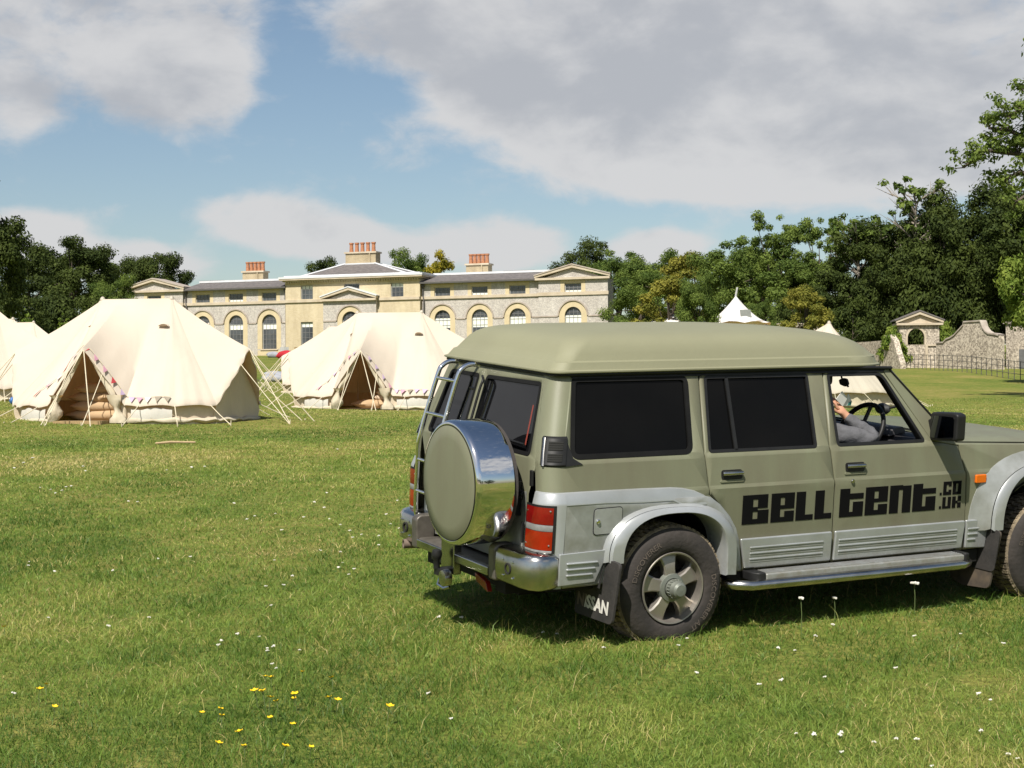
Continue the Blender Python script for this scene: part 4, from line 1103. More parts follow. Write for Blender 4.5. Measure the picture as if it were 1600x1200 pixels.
def make_tent(root, half=1.0, R=2.15, H=3.05, eave=.42, doors=(), open_door=None, seed=1, ropes=True, apeak=1.75, ahw=.98, wallR=2.0, ropemask=None):
    """canvas roof from two poles to a low wall, with A-frame doorways; doors are arc lengths along the eave"""
    rng = random.Random(seed)
    P = math.pi * R; tot = 4 * half + 2 * P
    doorL = [d * tot for d in doors]
    def dd(L, d):
        x = (L - d + tot / 2) % tot - tot / 2
        return x
    nseam = 20 if half > 0 else 16
    def eave_at(L):
        z = eave; out = 0.0
        for d in doorL:
            x = abs(dd(L, d))
            if x < ahw:
                q = 1 - x / ahw; z = eave + (apeak - eave) * (q ** .92); out = .10 * q
                return z, out
        s = (L / tot * nseam) % 1.0
        return z + .05 * (1 - 4 * (s - .5) ** 2) + .008 * math.sin(L * 7 + seed), .0
    n = int(tot / .085); K = 18
    Ls = sorted(set([round(tot * i / n, 4) for i in range(n)] + [round((d + e) % tot, 4) for d in doorL for e in (-ahw, 0, ahw)]))
    rows = []
    for L in Ls:
        p, q = stadium(L, half, R); z, out = eave_at(L)
        dirv = (p - q).normalized(); e = p + dirv * out
        neard = min([abs(dd(L, d)) for d in doorL] + [9])
        row = []
        for k in range(K + 1):
            t = k / K
            pos = q.lerp(e, t)
            zz = H + (z - H) * t
            bl = min(1, max(0, (neard - ahw * .3) / (ahw * 1.1))); bl = bl * bl * (3 - 2 * bl); sag = ((.26 if half == 0 else .15) * (.55 + .45 * (1 - t)) * bl + .07 * (1 - bl)) * 4 * t * (1 - t)
            seam = (L / tot * nseam) % 1.0
            pan = .028 * math.sin(math.pi * seam) * math.sin(math.pi * min(1, t * 1.1)) * bl + .02 * math.sin(math.pi * t) * (1 - bl)
            wr = .010 * math.sin(9 * L + 3 * t + seed) * t * t + .020 * t ** 3 * math.sin(23 * L + 4 * t + 2 * math.sin(3 * L + seed)) + .006 * math.sin(5 * L - 11 * t)
            pos = pos - dirv * (pan + wr)
            row.append(Vector((pos.x, pos.y, zz - sag * .75)) )
        # near the pole tops the cloth is gathered
        row[0] = Vector((q.x, q.y, H)) + dirv * .05
        rows.append(row)
    mb = MB(); mb.grid(rows + [rows[0]]); 
    # short hem turning down at the eave
    hem = [[r[-1], r[-1] + Vector((0, 0, -.05)) + (r[-1] - r[-2]).normalized() * .004] for r in rows]
    mb.grid(hem + [hem[0]])
    mb.build('roof', M_CANVAS, root, smooth=50)
    # walls
    wh = MB(); Rw = wallR
    scale = Rw / R
    segs = []
    for L in Ls:
        p, q = stadium(L, half, R); z, out = eave_at(L)
        dirv = (p - q).normalized(); isd = min([(abs(dd(L, d)), i_) for i_, d in enumerate(doorL)] + [(9, -1)])
        back = -.16 if (out and isd[1] != open_door) else (.06 if out else 0)
        if back < 0:
            pc, qc = stadium(doorL[isd[1]], half, R); dc = (pc - qc).normalized(); tc_ = Vector((-dc.y, dc.x, 0)); x_ = dd(L, doorL[isd[1]])
            w = qc + dc * (Rw - .12 + .02 * math.sin(9 * x_)) + tc_ * x_ * 1.0
            segs.append((w, dc, z - .02, False)); continue
        w = q + dirv * (Rw + back + .012 * math.sin(L * 11 + seed) + (.05 * out / .1))
        top = z - .02 if out else eave + .10
        isopen = open_door is not None and abs(dd(L, doorL[open_door])) < ahw * .80
        segs.append((w, dirv, top, isopen))
    m = len(segs)
    for i in range(m):
        a, b = segs[i], segs[(i + 1) % m]
        if a[3] or b[3]: continue
        V = []
        for (w, dv, top, _) in (a, b):
            V.append([w + dv * .05 + Vector((0, 0, -.12)), w + dv * (.02), w + dv * -.015 + Vector((0, 0, top * .3)), w + dv * .02 + Vector((0, 0, top * .65)), w + Vector((0, 0, top))])
        wh.grid(V)
    wh.build('wall', M_WALLC, root, smooth=60)
    # rolled sod cloth and loose folds at the foot of the wall
    mb = MB()
    pts = []
    for i, (w, dv, top, o) in enumerate(segs):
        if o:
            if len(pts) > 3: mb.tube(pts, [.055 + .02 * math.sin(k * 1.7) for k in range(len(pts))], 6)
            pts = []
        elif i % 3 == 0: pts.append(w + dv * .06 + Vector((0, 0, .05 + .02 * math.sin(i))))
    if len(pts) > 3: mb.tube(pts, [.055 + .02 * math.sin(k * 1.7) for k in range(len(pts))], 6)
    mb.build('wall_hem', M_FLAP, root, smooth=60)
    # window panels of pale netting tied up on the wall
    if open_door is not None:
        d = doorL[open_door]
        for s in (-1, 1):
            mb = MB(); rr = []
            for k in range(9):
                L = d + s * (ahw + .12 + 1.0 * k / 8); p, q = stadium(L, half, R); dv = (p - q).normalized(); w = q + dv * (Rw + .06)
                rr.append([w + Vector((0, 0, .07 + .03 * math.sin(k * 2))) + dv * .02, w + dv * .045 + Vector((0, 0, .2)), w + dv * .03 + Vector((0, 0, .33 - .03 * math.sin(k)))])
            mb.grid(rr)
            mb.build('wall_window', M_PALE, root, smooth=60)
        # door flaps drawn aside
        p, q = stadium(d, half, R); dv = (p - q).normalized(); tv = Vector((-dv.y, dv.x, 0))
        for s in (-1, 1):
            rr = []
            for k in range(11):
                t = k / 10
                z = (apeak - .1) * (1 - t)
                outer = tv * s * (.03 + ahw * .93 * t); inner = tv * s * (.02 + ahw * (.78 * math.sin(min(1, t * 1.3) * math.pi / 2)))
                base = q + dv * (R - .02)
                rr.append([base + outer + Vector((0, 0, z * .985)), base + outer * .55 + inner * .45 + dv * (.05 + .05 * math.sin(k * 1.3)) + Vector((0, 0, z)), base + inner + dv * .03 * math.sin(k * 2.1) + Vector((0, 0, z))])
            mb = MB(); mb.grid(rr); mb.build('door_flap', M_FLAP, root, smooth=70)
            # gathered cloth hanging at the foot of the doorway
            mb = MB()
            c = q + dv * (R + .0) + tv * s * (ahw * .74)
            ring = []
            for k in range(8):
                z = .66 * k / 7; r = .10 + .05 * math.sin(k * 1.1 + s) - .03 * (k == 6)
                ring.append([c + Vector((0, 0, z)) + tv * (s * .10 * (1 - k / 7)) + (tv * math.cos(a) * 1.3 + dv * math.sin(a)) * r * (1 + .25 * math.sin(3 * a + k)) for a in [2 * math.pi * j / 12 for j in range(12)]])
            mb.grid(ring, closed=True); mb.build('tied_flap', M_FLAP, root, smooth=70)
    # ventilation hoods
    mb = MB()
    for sx in ((-1, 1) if half else (1,)):
        for sy in (-1, 1):
            c = Vector((sx * half + (.0 if half else .1), sy * R * .24, H - (H - eave) * .24 - .06))
            rr = []
            for k in range(7):
                a = math.pi * k / 6
                rr.append([c + Vector((.13 * math.cos(a), sy * .02, .045 * math.sin(a))), c + Vector((.14 * math.cos(a), sy * .09, .06 * math.sin(a) - .035))])
            mb.grid(rr)
    mb.build('vent_hood', M_CANVAS, root, smooth=60)
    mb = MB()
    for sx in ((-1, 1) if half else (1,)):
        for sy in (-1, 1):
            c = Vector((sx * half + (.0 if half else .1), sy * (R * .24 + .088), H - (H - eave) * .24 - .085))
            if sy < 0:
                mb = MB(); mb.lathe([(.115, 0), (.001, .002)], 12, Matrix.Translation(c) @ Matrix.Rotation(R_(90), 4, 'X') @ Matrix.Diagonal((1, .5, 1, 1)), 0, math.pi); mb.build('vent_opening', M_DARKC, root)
    # poles
    for sx in ((-1, 1) if half else (0,)):
        mb = MB(); mb.tube([(sx * half, 0, 0), (sx * half, 0, H + .03)], .022, 8); mb.lathe([(.07, H - .02), (.06, H + .03), (.02, H + .07), (.001, H + .07)], 10, Matrix.Translation((sx * half, 0, 0))); mb.build('pole', M_POLE, root, smooth=50)
    # groundsheet
    mb = MB(); V = []
    for i in range(48):
        p, q = stadium(tot * i / 48, half, R); V.append(q + (p - q).normalized() * (Rw - .03) + Vector((0, 0, .03)))
    mb.add(V, [tuple(range(48))]); mb.build('groundsheet', M_MAT, root)
    # guy ropes with pegs
    if ropes:
        for i in range(nseam):
            L = tot * i / nseam
            if ropemask and not ropemask(i / nseam): continue
            p, q = stadium(L, half, R); dv = (p - q).normalized(); z, out = eave_at(L)
            a = p + dv * out + Vector((0, 0, z - .02)); ln = (.95 + .5 * (z - eave) + rng.uniform(-.12, .15))
            b = p + dv * (ln) + Vector((rng.uniform(-.08, .08), rng.uniform(-.08, .08), -.05))
            mb = MB(); mb.tube([a, a.lerp(b, .5) + Vector((0, 0, -.015)), b], .011, 5)
            mb.tube([b + Vector((0, 0, .10)) + dv * .03, b + Vector((0, 0, -.1))], .013, 5)
            mb.build('guy_rope', M_ROPE, root)
        for d in doorL:
            p, q = stadium(d, half, R); dv = (p - q).normalized(); a = p + dv * .1 + Vector((0, 0, apeak - .03)); tv = Vector((-dv.y, dv.x, 0))
            for s in (-.45, .75):
                b = p + dv * 1.5 + tv * s + Vector((0, 0, -.05)); mb = MB(); mb.tube([a, b], .012, 5); mb.build('guy_rope', M_ROPE, root)
    return dict(stadium=stadium, eave_at=eave_at, tot=tot, doorL=doorL, half=half, R=R, rows=rows, Ls=Ls)
M_PALE = fabric('pale_netting', (.70, .68, .62), .2, var=.05, bump=.4)
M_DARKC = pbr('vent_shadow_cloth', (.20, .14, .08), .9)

def bunting(root_tent, info, door, label, nflags, seed):
    """string of small pennants along a doorway and the eave beside it"""
    rng = random.Random(seed)
    b = empty('bunting', root_tent.location, root_tent.rotation_euler.z, label, 'bunting', 'strings of bunting on the tents')
    d = info['doorL'][door]; pts = []
    for k in range(nflags + 1):
        x = -1.62 + 3.7 * k / nflags
        L = d + x; p, q = stadium(L, info['half'], info['R']); z, out = info['eave_at'](L % info['tot'])
        dv = (p - q).normalized()
        i_ = min(range(len(info['Ls'])), key=lambda i: abs((info['Ls'][i] - L + info['tot'] / 2) % info['tot'] - info['tot'] / 2))
        row = info['rows'][i_]; dn = (row[-1] - row[-3]).normalized()
        tt = .945 if x >= 0 else .945 - .26 * math.sin(math.pi * min(1, -x / 1.62)); ri = tt * (len(row) - 1); r0 = int(ri); q0 = row[r0].lerp(row[r0 + 1], ri - r0)
        nrm_ = (info['rows'][(i_ + 2) % len(info['rows'])][r0] - info['rows'][i_ - 2][r0]).cross(dn).normalized()
        if nrm_.z < 0: nrm_ = -nrm_
        pts.append((q0 + nrm_ * .04, dv, dn))
    mb = MB(); mb.tube([q[0] for q in pts], .007, 4); mb.build('cord', M_ROPE, b)
    for k in range(nflags):
        p, dv, dn0 = pts[k]; p2 = pts[k + 1][0]
        m = p.lerp(p2, .5); e = (p2 - p).normalized() * .085; dn = dn0 * rng.uniform(.15, .20) + e * rng.uniform(-.5, .5)
        f = MB(); f.add([m - e, m + e, m + dn + dv * .03], [(0, 1, 2)])
        fl = f.build('pennant', M_BUNT[rng.choice([0, 1, 2, 1, 3, 3, 2, 4, 1])], b)
        s_ = fl.modifiers.new('cloth', 'SOLIDIFY'); s_.thickness = .004
    return b

def cushion(name, loc, size, rz, mat, label, cat, tilt=0, group=None):
    """soft pillow or folded quilt, pinched at the corners"""
    sx, sy, sz = size; n = 12; top = []; bot = []
    for i in range(n + 1):
        r1 = []; r2 = []
        for j in range(n + 1):
            u, v = -1 + 2 * i / n, -1 + 2 * j / n
            h = ((1 - abs(u) ** 3.0) * (1 - abs(v) ** 3.0)) ** .5
            pin = 1 - .10 * (1 - abs(v) ** 2) * abs(u) - 0; pin2 = 1 - .10 * (1 - abs(u) ** 2) * abs(v)
            r1.append(Vector((u * sx / 2 * pin, v * sy / 2 * pin2, sz * .5 * h * (1 + .08 * math.sin(5 * u + 3 * v)))))
            r2.append(Vector((u * sx / 2 * pin, v * sy / 2 * pin2, -sz * .5 * h)))
        top.append(r1); bot.append(r2)
    mb = MB(); mb.grid(top); mb.grid([r[::-1] for r in bot])
    o = mb.build(name, mat, None, smooth=70)
    o.location = loc; o.rotation_euler = (tilt, 0, rz)
    return tag(o, label, cat, group)

def local_pt(root, p): return root.matrix_basis @ Vector(p)

def build_tents():
    P215 = math.pi * 2.15; tot = 4 + 2 * P215
    def doorset(half, shift, turn):
        tt = 4 * half + 2 * P215
        return ((shift / tt) % 1.0, (half + P215 / 2 - turn * 2.15) / tt, (3 * half + 1.5 * P215 + .1) / tt)
    dF, dR, dL = doorset(1.0, -.3, .15)
    # the big tent on the left
    z1 = .96
    t1 = empty('ridge_bell_tent', (-9.35, 39.55, z1), R_(-8), 'large cream ridge bell tent nearest the camera on the left, doorway open with bedding inside', 'tent', 'cream canvas tents on the field')
    i1 = make_tent(t1, doors=doorset(.9, -.45, .26), open_door=0, seed=3, apeak=1.78, half=.9)
    bunting(t1, i1, 0, 'string of small red, lilac and white pennants round the doorway of the big left tent', 17, 2)
    for k, (w, h) in enumerate(((1.5, .26), (1.45, .26), (1.4, .24), (1.2, .24))):
        q = local_pt(t1, (-.25 + .05 * (k % 2), -1.05 + .03 * k, .17 + .215 * k)); q = (t1.rotation_euler.to_matrix() @ Vector((-.52 + .06 * (k % 2), -1.05, .17 + .215 * k))) + t1.location
        cushion('folded_quilt', q, (w, .95, h + .06), R_(-8) + .12 * (k % 2), M_QUILT,
                ['brown folded quilt at the bottom of the stack in the left tent doorway', 'second folded quilt from the bottom of the stack in the left tent', 'folded quilt just under the top one in the left tent', 'topmost folded quilt of the stack in the left tent doorway'][k], 'quilt', 0, 'folded quilts in the left tent')
    m = MB(); m.bx(-.6, .6, -.3, .3, -.05, .035); o = m.build('doormat', M_MAT); o.location = t1.location + t1.rotation_euler.to_matrix() @ Vector((-.45, -2.35, .02)); o.rotation_euler = (0, 0, R_(-8)); tag(o, 'straw coloured doormat on the grass before the left tent doorway', 'doormat')
    # the second tent
    t2 = empty('ridge_bell_tent', (-3.95, 51.2, 1.1), R_(-6), 'cream ridge bell tent in the middle, with two pillows in its open doorway', 'tent', 'cream canvas tents on the field')
    i2 = make_tent(t2, doors=doorset(1.05, -.5, .2), open_door=0, seed=8, H=3.1, apeak=1.85, half=1.05)
    bunting(t2, i2, 0, 'string of small lilac and rose pennants on the middle tent doorway', 17, 9)
    rm = t2.rotation_euler.to_matrix()
    for k, (lx, ly, lz, lab) in enumerate(((.12, -1.0, .36, 'lower pillow on the mattress in the middle tent doorway'), (.16, -.95, .52, 'upper pillow, lying on another, in the middle tent doorway'))):
        cushion('pillow', t2.location + rm @ Vector((lx, ly, lz)), (.85, .55, .26), R_(-6) + .2 * k, M_PILLOW, lab, 'pillow', 0, 'pillows in the middle tent')
    cushion('mattress', t2.location + rm @ Vector((-.15, -.9, .15)), (1.75, 1.1, .34), R_(-6), M_QUILT, 'low brown mattress on the floor of the middle tent', 'mattress')
    # tent behind the second one
    p = at(548, 600, 72)
    t3 = empty('ridge_bell_tent', (p.x, 72, 1.55), R_(-12), 'cream ridge bell tent standing just behind the middle tent, only its left half in view', 'tent', 'cream canvas tents on the field')
    i3 = make_tent(t3, doors=(dF, dR, dL), seed=5, H=3.05)
    bunting(t3, i3, 0, 'bit of bunting on the tent behind the middle tent', 17, 4)
    # row at the left edge
    for (u, Y, zb, rz, lab, sd) in ((-44, 52, 1.42, -20, 'cream tent cut off by the left edge of the photo', 11), (-12, 63, 1.6, -20, 'second tent of the row at the left edge, one stepped ridge end showing', 12), (25, 74, 1.95, -20, 'third and farthest tent of the row at the left edge, next to the big tent', 13)):
        p = at(u, 600, Y)
        t = empty('ridge_bell_tent', (p.x, Y, zb), R_(rz), lab, 'tent', 'cream canvas tents on the field')
        make_tent(t, doors=(dF, dR, dL), seed=sd, H=3.0)
    p = at(297, 600, 76)
    t = empty('ridge_bell_tent', (p.x, 76, 1.85), R_(-15), 'tent behind the big left tent, only its peak showing before a house window', 'tent', 'cream canvas tents on the field')
    make_tent(t, doors=(dF, dR, dL), seed=14, H=3.05)
    # single pole bell tent seen through the car window
    p = at(1296, 600, 57)
    t = empty('bell_tent', (p.x, 57, 1.02), R_(15), 'round cream bell tent behind the car, seen through the driver window and over the roof', 'tent', 'cream canvas tents on the field')
    make_tent(t, half=0.0, R=2.6, H=3.0, eave=.5, wallR=2.45, doors=(.62,), seed=6, apeak=1.8)
    # white marquee with a mast behind small trees
    m0 = at(1150, 505, 118)
    mq = empty('white_marquee', (m0.x, 118, gz(m0.x, 118)), 0, 'white pointed marquee with a mast at the edge of the wood, behind small trees', 'marquee')
    zt = at(1152, 462, 118).z - mq.location.z; k = 118 / FPX
    def marq_rows(c, hw, zt_, ze, n=28, K=12, depth=4.0):
        rows = []
        for i in range(n + 1):
            a = 2 * math.pi * i / n; sc = 1 + .10 * abs(math.cos(2 * a))
            row = []
            for j in range(K + 1):
                t = j / K; z = ze + (zt_ - ze) * ((1 - t) ** 1.55) + .25 * t * abs(math.sin(4 * a)) * .6
                row.append(Vector((c[0] + hw * t * sc * math.cos(a), c[1] + depth * t * sc * math.sin(a), z)))
            rows.append(row)
        return rows
    mb = MB(); mb.grid(marq_rows((0, 0), 2.3, zt, zt - 2.2)); mb.grid(marq_rows((-4.4, .6), 2.9, zt - .75, zt - 2.2))
    mb.build('roof', M_MARQ, mq, smooth=60)
    mb = MB()
    for (cx, cy, hw) in ((0, 0, 2.05), (-4.4, .6, 2.6)):
        for i in range(28):
            a0, a1 = 2 * math.pi * i / 28, 2 * math.pi * (i + 1) / 28
            mb.add([(cx + hw * math.cos(a), cy + 3.6 * math.sin(a), z) for a, z in ((a0, -.2), (a1, -.2), (a1, zt - 1.95), (a0, zt - 1.95))], [(0, 1, 2, 3)])
    mb.build('wall', M_MARQ, mq)
    mb = MB(); mb.tube([(0, 0, 0), (0, 0, zt), (.12, 0, zt + .62)], [.08, .08, .075], 8); mb.build('mast', M_FRAMEW, mq)
    mb = MB(); mb.box((.35, -2.6, zt - 1.62), (.78, .05, 1.1), Matrix.Rotation(R_(-35), 3, 'X')); mb.build('window_panel', M_GREYC, mq)
M_MARQ = fabric('white_canvas', (.82, .80, .76), .2, var=.03, bump=.2)
M_GREYC = pbr('grey_mesh_panel', (.16, .17, .15), .8)
build_tents()

# ------------------------------------------------------------------ odds and ends on the slope
M_GREYSACK = fabric('grey_sack', (.36, .37, .40), .05, var=.12, bump=.6, bscale=3)
M_REDSACK = fabric('red_sack', (.42, .035, .045), .05, var=.08, bump=.4, bscale=3)
M_BLUE = pbr('blue_plastic', (.05, .17, .45), .5)
M_WOOD = pbr('weathered_wood', (.45, .33, .18), .8, var=.15, scale=12)
def sacks():
    for (u, v, Y, sx, sy, sz, tl, mat, lab, nm) in (
            (426, 588, 88, 1.2, .8, .42, .15, M_GREYSACK, 'lower grey beanbag lying on the slope between the tents', 'beanbag'),
            (430, 577, 92, 1.25, .8, .45, .5, M_GREYSACK, 'upper grey beanbag on the slope, propped at an angle', 'beanbag'),
            (427, 555, 150, 1.3, .9, .6, .2, M_GREYSACK, 'grey beanbag at the foot of the house wall', 'beanbag'),
            (447, 553, 146, 1.75, 1.0, .75, .3, M_REDSACK, 'red beanbag lying on the lawn before the house', 'beanbag')):
        p = at(u, v, Y); z = gz(p.x, Y)
        cushion(nm, (p.x, Y, max(z + sz * .42, z + .2)), (sx, sy, sz), .3 if mat is M_GREYSACK else -.2, mat, lab, 'beanbag', tl, 'beanbags on the lawn')
    for i, (u, Y, mat, lab) in enumerate(((441, 158, M_FRAMEW, 'small white chair by the house wall, left of two'), (448, 158, M_FRAMEW, 'small white chair by the house wall, nearer the drainpipe'), (465, 157, M_WOOD, 'brown wooden chair beside the house wall'))):
        p = at(u, 553, Y); z = gz(p.x, Y)
        c = empty('garden_chair', (p.x, Y, z), .3 * i, lab, 'chair', 'garden chairs by the house')
        m = MB(); m.bx(-.24, .24, -.24, .24, .42, .46); m.build('seat', mat, c)
        m = MB(); m.bx(-.24, .24, .2, .24, .46, .95); m.build('backrest', mat, c)
        for sx in (-1, 1):
            for sy in (-1, 1):
                m = MB(); m.bx(sx * .22 - .02, sx * .22 + .02, sy * .22 - .02, sy * .22 + .02, -.05, .42); m.build('leg', mat, c)
    g = on_ground(275, 695)
    m = MB(); m.tube([(-.36, -.05, .03), (-.1, 0, .05), (.34, .06, .04)], [.02, .024, .018], 7); o = m.build('wooden_stake', M_WOOD, smooth=50); o.location = g; o.rotation_euler = (0, 0, .1)
    tag(o, 'pale wooden stake lying on the grass before the big left tent', 'stake')
    p = at(23, 626, 39.2); o = cushion('blue_bag', p, (.26, .2, .2), .5, M_BLUE, 'small blue bag hanging from a guy rope at the left end of the big tent', 'bag')
sacks()
# ------------------------------------------------------------------ the four wheel drive car
# car axes: x forwards from the rear axle, y to its left, z up from the ground under it
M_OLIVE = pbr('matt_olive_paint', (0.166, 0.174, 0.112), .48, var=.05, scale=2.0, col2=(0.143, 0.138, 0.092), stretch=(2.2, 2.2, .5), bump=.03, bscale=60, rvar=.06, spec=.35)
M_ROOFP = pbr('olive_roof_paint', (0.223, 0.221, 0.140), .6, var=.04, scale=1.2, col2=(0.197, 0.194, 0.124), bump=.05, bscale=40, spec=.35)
M_SILVER = pbr('silver_paint', (.43, .45, .46), .34, metal=.45, var=.05, scale=2.0, rvar=.06, col2=(0.316, 0.326, 0.312))
M_SILVERD = pbr('dusty_silver', (.365, .38, .375), .42, metal=.35, var=.10, scale=5.0, col2=(0.223, 0.228, 0.200))
def add_dirt(m, z0, z1, col=(.19, .15, .10), amt=.75):
    """dried mud spray that thins out upwards from the sills, broken up by noise"""
    nt = m.node_tree; N, L = nt.nodes, nt.links
    b = [n for n in N if n.type == 'BSDF_PRINCIPLED'][0]
    src = b.inputs['Base Color'].links[0].from_socket
    tc = N.new('ShaderNodeTexCoord'); sp = N.new('ShaderNodeSeparateXYZ'); L.new(tc.outputs['Object'], sp.inputs[0])
    mr = N.new('ShaderNodeMapRange'); mr.interpolation_type = 'SMOOTHSTEP'; mr.inputs['From Min'].default_value = z1; mr.inputs['From Max'].default_value = z0
    L.new(sp.outputs[2], mr.inputs[0])
    n = N.new('ShaderNodeTexNoise'); n.inputs['Scale'].default_value = 22; n.inputs['Detail'].default_value = 8; n.inputs['Roughness'].default_value = .75; L.new(tc.outputs['Object'], n.inputs['Vector'])
    n2 = N.new('ShaderNodeMapRange'); n2.inputs['From Min'].default_value = .38; n2.inputs['From Max'].default_value = .66; L.new(n.outputs['Fac'], n2.inputs[0])
    a = N.new('ShaderNodeMath'); a.operation = 'MULTIPLY'; L.new(mr.outputs[0], a.inputs[0]); L.new(n2.outputs[0], a.inputs[1])
    c = N.new('ShaderNodeMath'); c.operation = 'MULTIPLY'; L.new(a.outputs[0], c.inputs[0]); c.inputs[1].default_value = amt
    mx = N.new('ShaderNodeMixRGB'); L.new(c.outputs[0], mx.inputs[0]); L.new(src, mx.inputs[1]); mx.inputs[2].default_value = col + (1,)
    L.new(mx.outputs[0], b.inputs['Base Color'])
add_dirt(M_SILVER, .40, .62, amt=.45); add_dirt(M_SILVERD, .40, .70, amt=.5); add_dirt(M_OLIVE, .42, .80, (.16, .13, .09), .5)
M_CHROME = pbr('chrome', (.80, .80, .80), .07, metal=1.0, var=.03, scale=3, rvar=.03)
M_CHROMED = pbr('dull_chrome', (.55, .54, .51), .22, metal=1.0, var=.18, scale=5, rvar=.10)
M_TINT = pbr('tinted_glass', (.004, .004, .004), .06, var=.1, spec=.10)
M_TINTR = pbr('tinted_rear_glass', (.006, .006, .007), .04, var=.1, spec=.38)
M_RUBBER = pbr('black_rubber', (.010, .010, .010), .7, spec=.15, var=.2, scale=8)
M_TRIM = pbr('black_trim', (.015, .015, .015), .5, spec=.3, var=.15, scale=12)
M_TYRE = pbr('tyre_rubber', (.040, .033, .029), .85, var=.22, scale=7, col2=(.022, .019, .017), bump=.25, bscale=40)
M_TREAD = pbr('dusty_tread', (.27, .215, .14), .95, var=.25, scale=14, col2=(.06, .048, .036), bump=.6, bscale=40)
M_ALLOY = pbr('alloy_wheel', (.36, .33, .29), .42, metal=.7, var=.12, scale=6, rvar=.08)
M_BRAKE = pbr('brake_dust', (.10, .085, .07), .8, var=.3, scale=10)
M_HUB = pbr('green_grey_hub', (.20, .215, .185), .5, metal=.4, var=.1, scale=10)
M_FLAPR = pbr('mudflap_rubber', (.034, .030, .027), .8, var=.3, scale=7, col2=(.016, .015, .014), bump=.2)
M_FLAPD = pbr('muddy_flap', (.10, .075, .05), .9, var=.3, scale=12, col2=(.04, .033, .027))
M_BLACK = pbr('lettering_black', (.006, .006, .006), .9, var=.05, spec=.05)
M_WLET = pbr('lettering_white', (.62, .60, .55), .7, var=.15, scale=30)
M_TLET = pbr('tyre_lettering', (.15, .12, .10), .85, var=.2, scale=30)
M_RED = pbr('red_lens', (.20, .006, .005), .12, var=.15, scale=12, coat=.5)
M_REDD = pbr('dull_red_strip', (.20, .035, .02), .5)
M_AMBER = pbr('amber_lens', (.27, .014, .003), .12, var=.15, scale=12, coat=.5)
M_CLEARL = pbr('clear_lens', (.24, .24, .24), .15, var=.2, scale=14, coat=.5)
M_ORANGE = pbr('orange_lens', (.75, .16, .01), .2, var=.08)
M_DASH = pbr('dashboard_plastic', (.035, .033, .036), .6, var=.15, scale=10)
M_DASHL = pbr('grey_plastic', (.085, .082, .088), .55, var=.1, scale=10)
M_SEATC = pbr('seat_cloth', (.045, .042, .045), .9, var=.2, scale=12)
M_UNDER = pbr('underbody', (.012, .011, .010), .9, var=.3, scale=6)
M_RUST = pbr('rusty_steel', (.17, .125, .095), .8, var=.3, scale=14)
M_GRIME = pbr('grimy_metal', (.15, .135, .115), .45, metal=.4, var=.25, scale=9)
M_MIRR = pbr('mirror_face', (.16, .17, .18), .05, metal=1.0, var=.05)
M_CLEAR = glass_clear('clear_glass')
M_SEAM = pbr('panel_gap', (.012, .012, .010), .9)

ZS = [.20, .40, .45, .63, .90, .935, .955, 1.115, 1.15, 1.60, 1.64]
WS = [.80, .850, .865, .876, .886, .8885, .880, .862, .850, .690, .676]
def W(z): return float(np.interp(z, ZS, WS))
XZ = [.20, .40, 1.13, 1.60, 1.64]
XR = [-.80, -.815, -.800, -.660, -.648]
def XRr(z): return float(np.interp(z, XZ, XR))
RC = .10
BRK = [(2, z) for z in (.45, .63, .90, .935, .955, 1.115, 1.15)]
def side_fn(sgn, off=0.0): return lambda a, b: Vector((a, sgn * (W(b) + off), b))
def rear_fn(off=0.0): return lambda a, b: Vector((XRr(b) - off, a, b))
def wrap(u, z, off=0.0, sgn=-1):
    """u<0 along the side forwards, then round the rear corner, then along the rear"""
    w = W(z); xs = XRr(z) + RC; q = RC * math.pi / 2
    if u <= 0: return Vector((xs - u, sgn * (w + off), z))
    if u < q:
        t = u / RC
        return Vector((xs - (RC + off) * math.sin(t), sgn * ((w - RC) + (RC + off) * math.cos(t)), z))
    return Vector((XRr(z) - off, sgn * ((w - RC) - (u - q)), z))

def rounded(poly, r, n=5):
    """round the corners of a 2D polygon; r one radius or a list"""
    out = []; m = len(poly)
    for i in range(m):
        p0, p, p1 = Vector(poly[i - 1]), Vector(poly[i]), Vector(poly[(i + 1) % m])
        rr = r[i] if isinstance(r, (list, tuple)) else r
        a, b = p0 - p, p1 - p
        rr = min(rr, a.length * .45, b.length * .45)
        if rr < 1e-4: out.append(tuple(p)); continue
        A, B = p + a.normalized() * rr, p + b.normalized() * rr
        for k in range(n + 1):
            t = k / n; out.append(tuple(A * (1 - t) ** 2 + p * 2 * t * (1 - t) + B * t * t))
    return out
def inset(poly, d):
    """move a polygon's edges inwards by d (anticlockwise order, or clockwise with sign handled)"""
    m = len(poly); area = sum(poly[i][0] * poly[(i + 1) % m][1] - poly[(i + 1) % m][0] * poly[i][1] for i in range(m))
    s = 1 if area > 0 else -1; out = []
    for i in range(m):
        p0, p, p1 = Vector(poly[i - 1]), Vector(poly[i]), Vector(poly[(i + 1) % m])
        a, b = (p - p0).normalized(), (p1 - p).normalized()
        n1, n2 = Vector((-a.y, a.x)) * s, Vector((-b.y, b.x)) * s
        n = (n1 + n2); k = d * 2 / max(n.length_squared, .6)
        out.append(tuple(p + n * k))
    return out

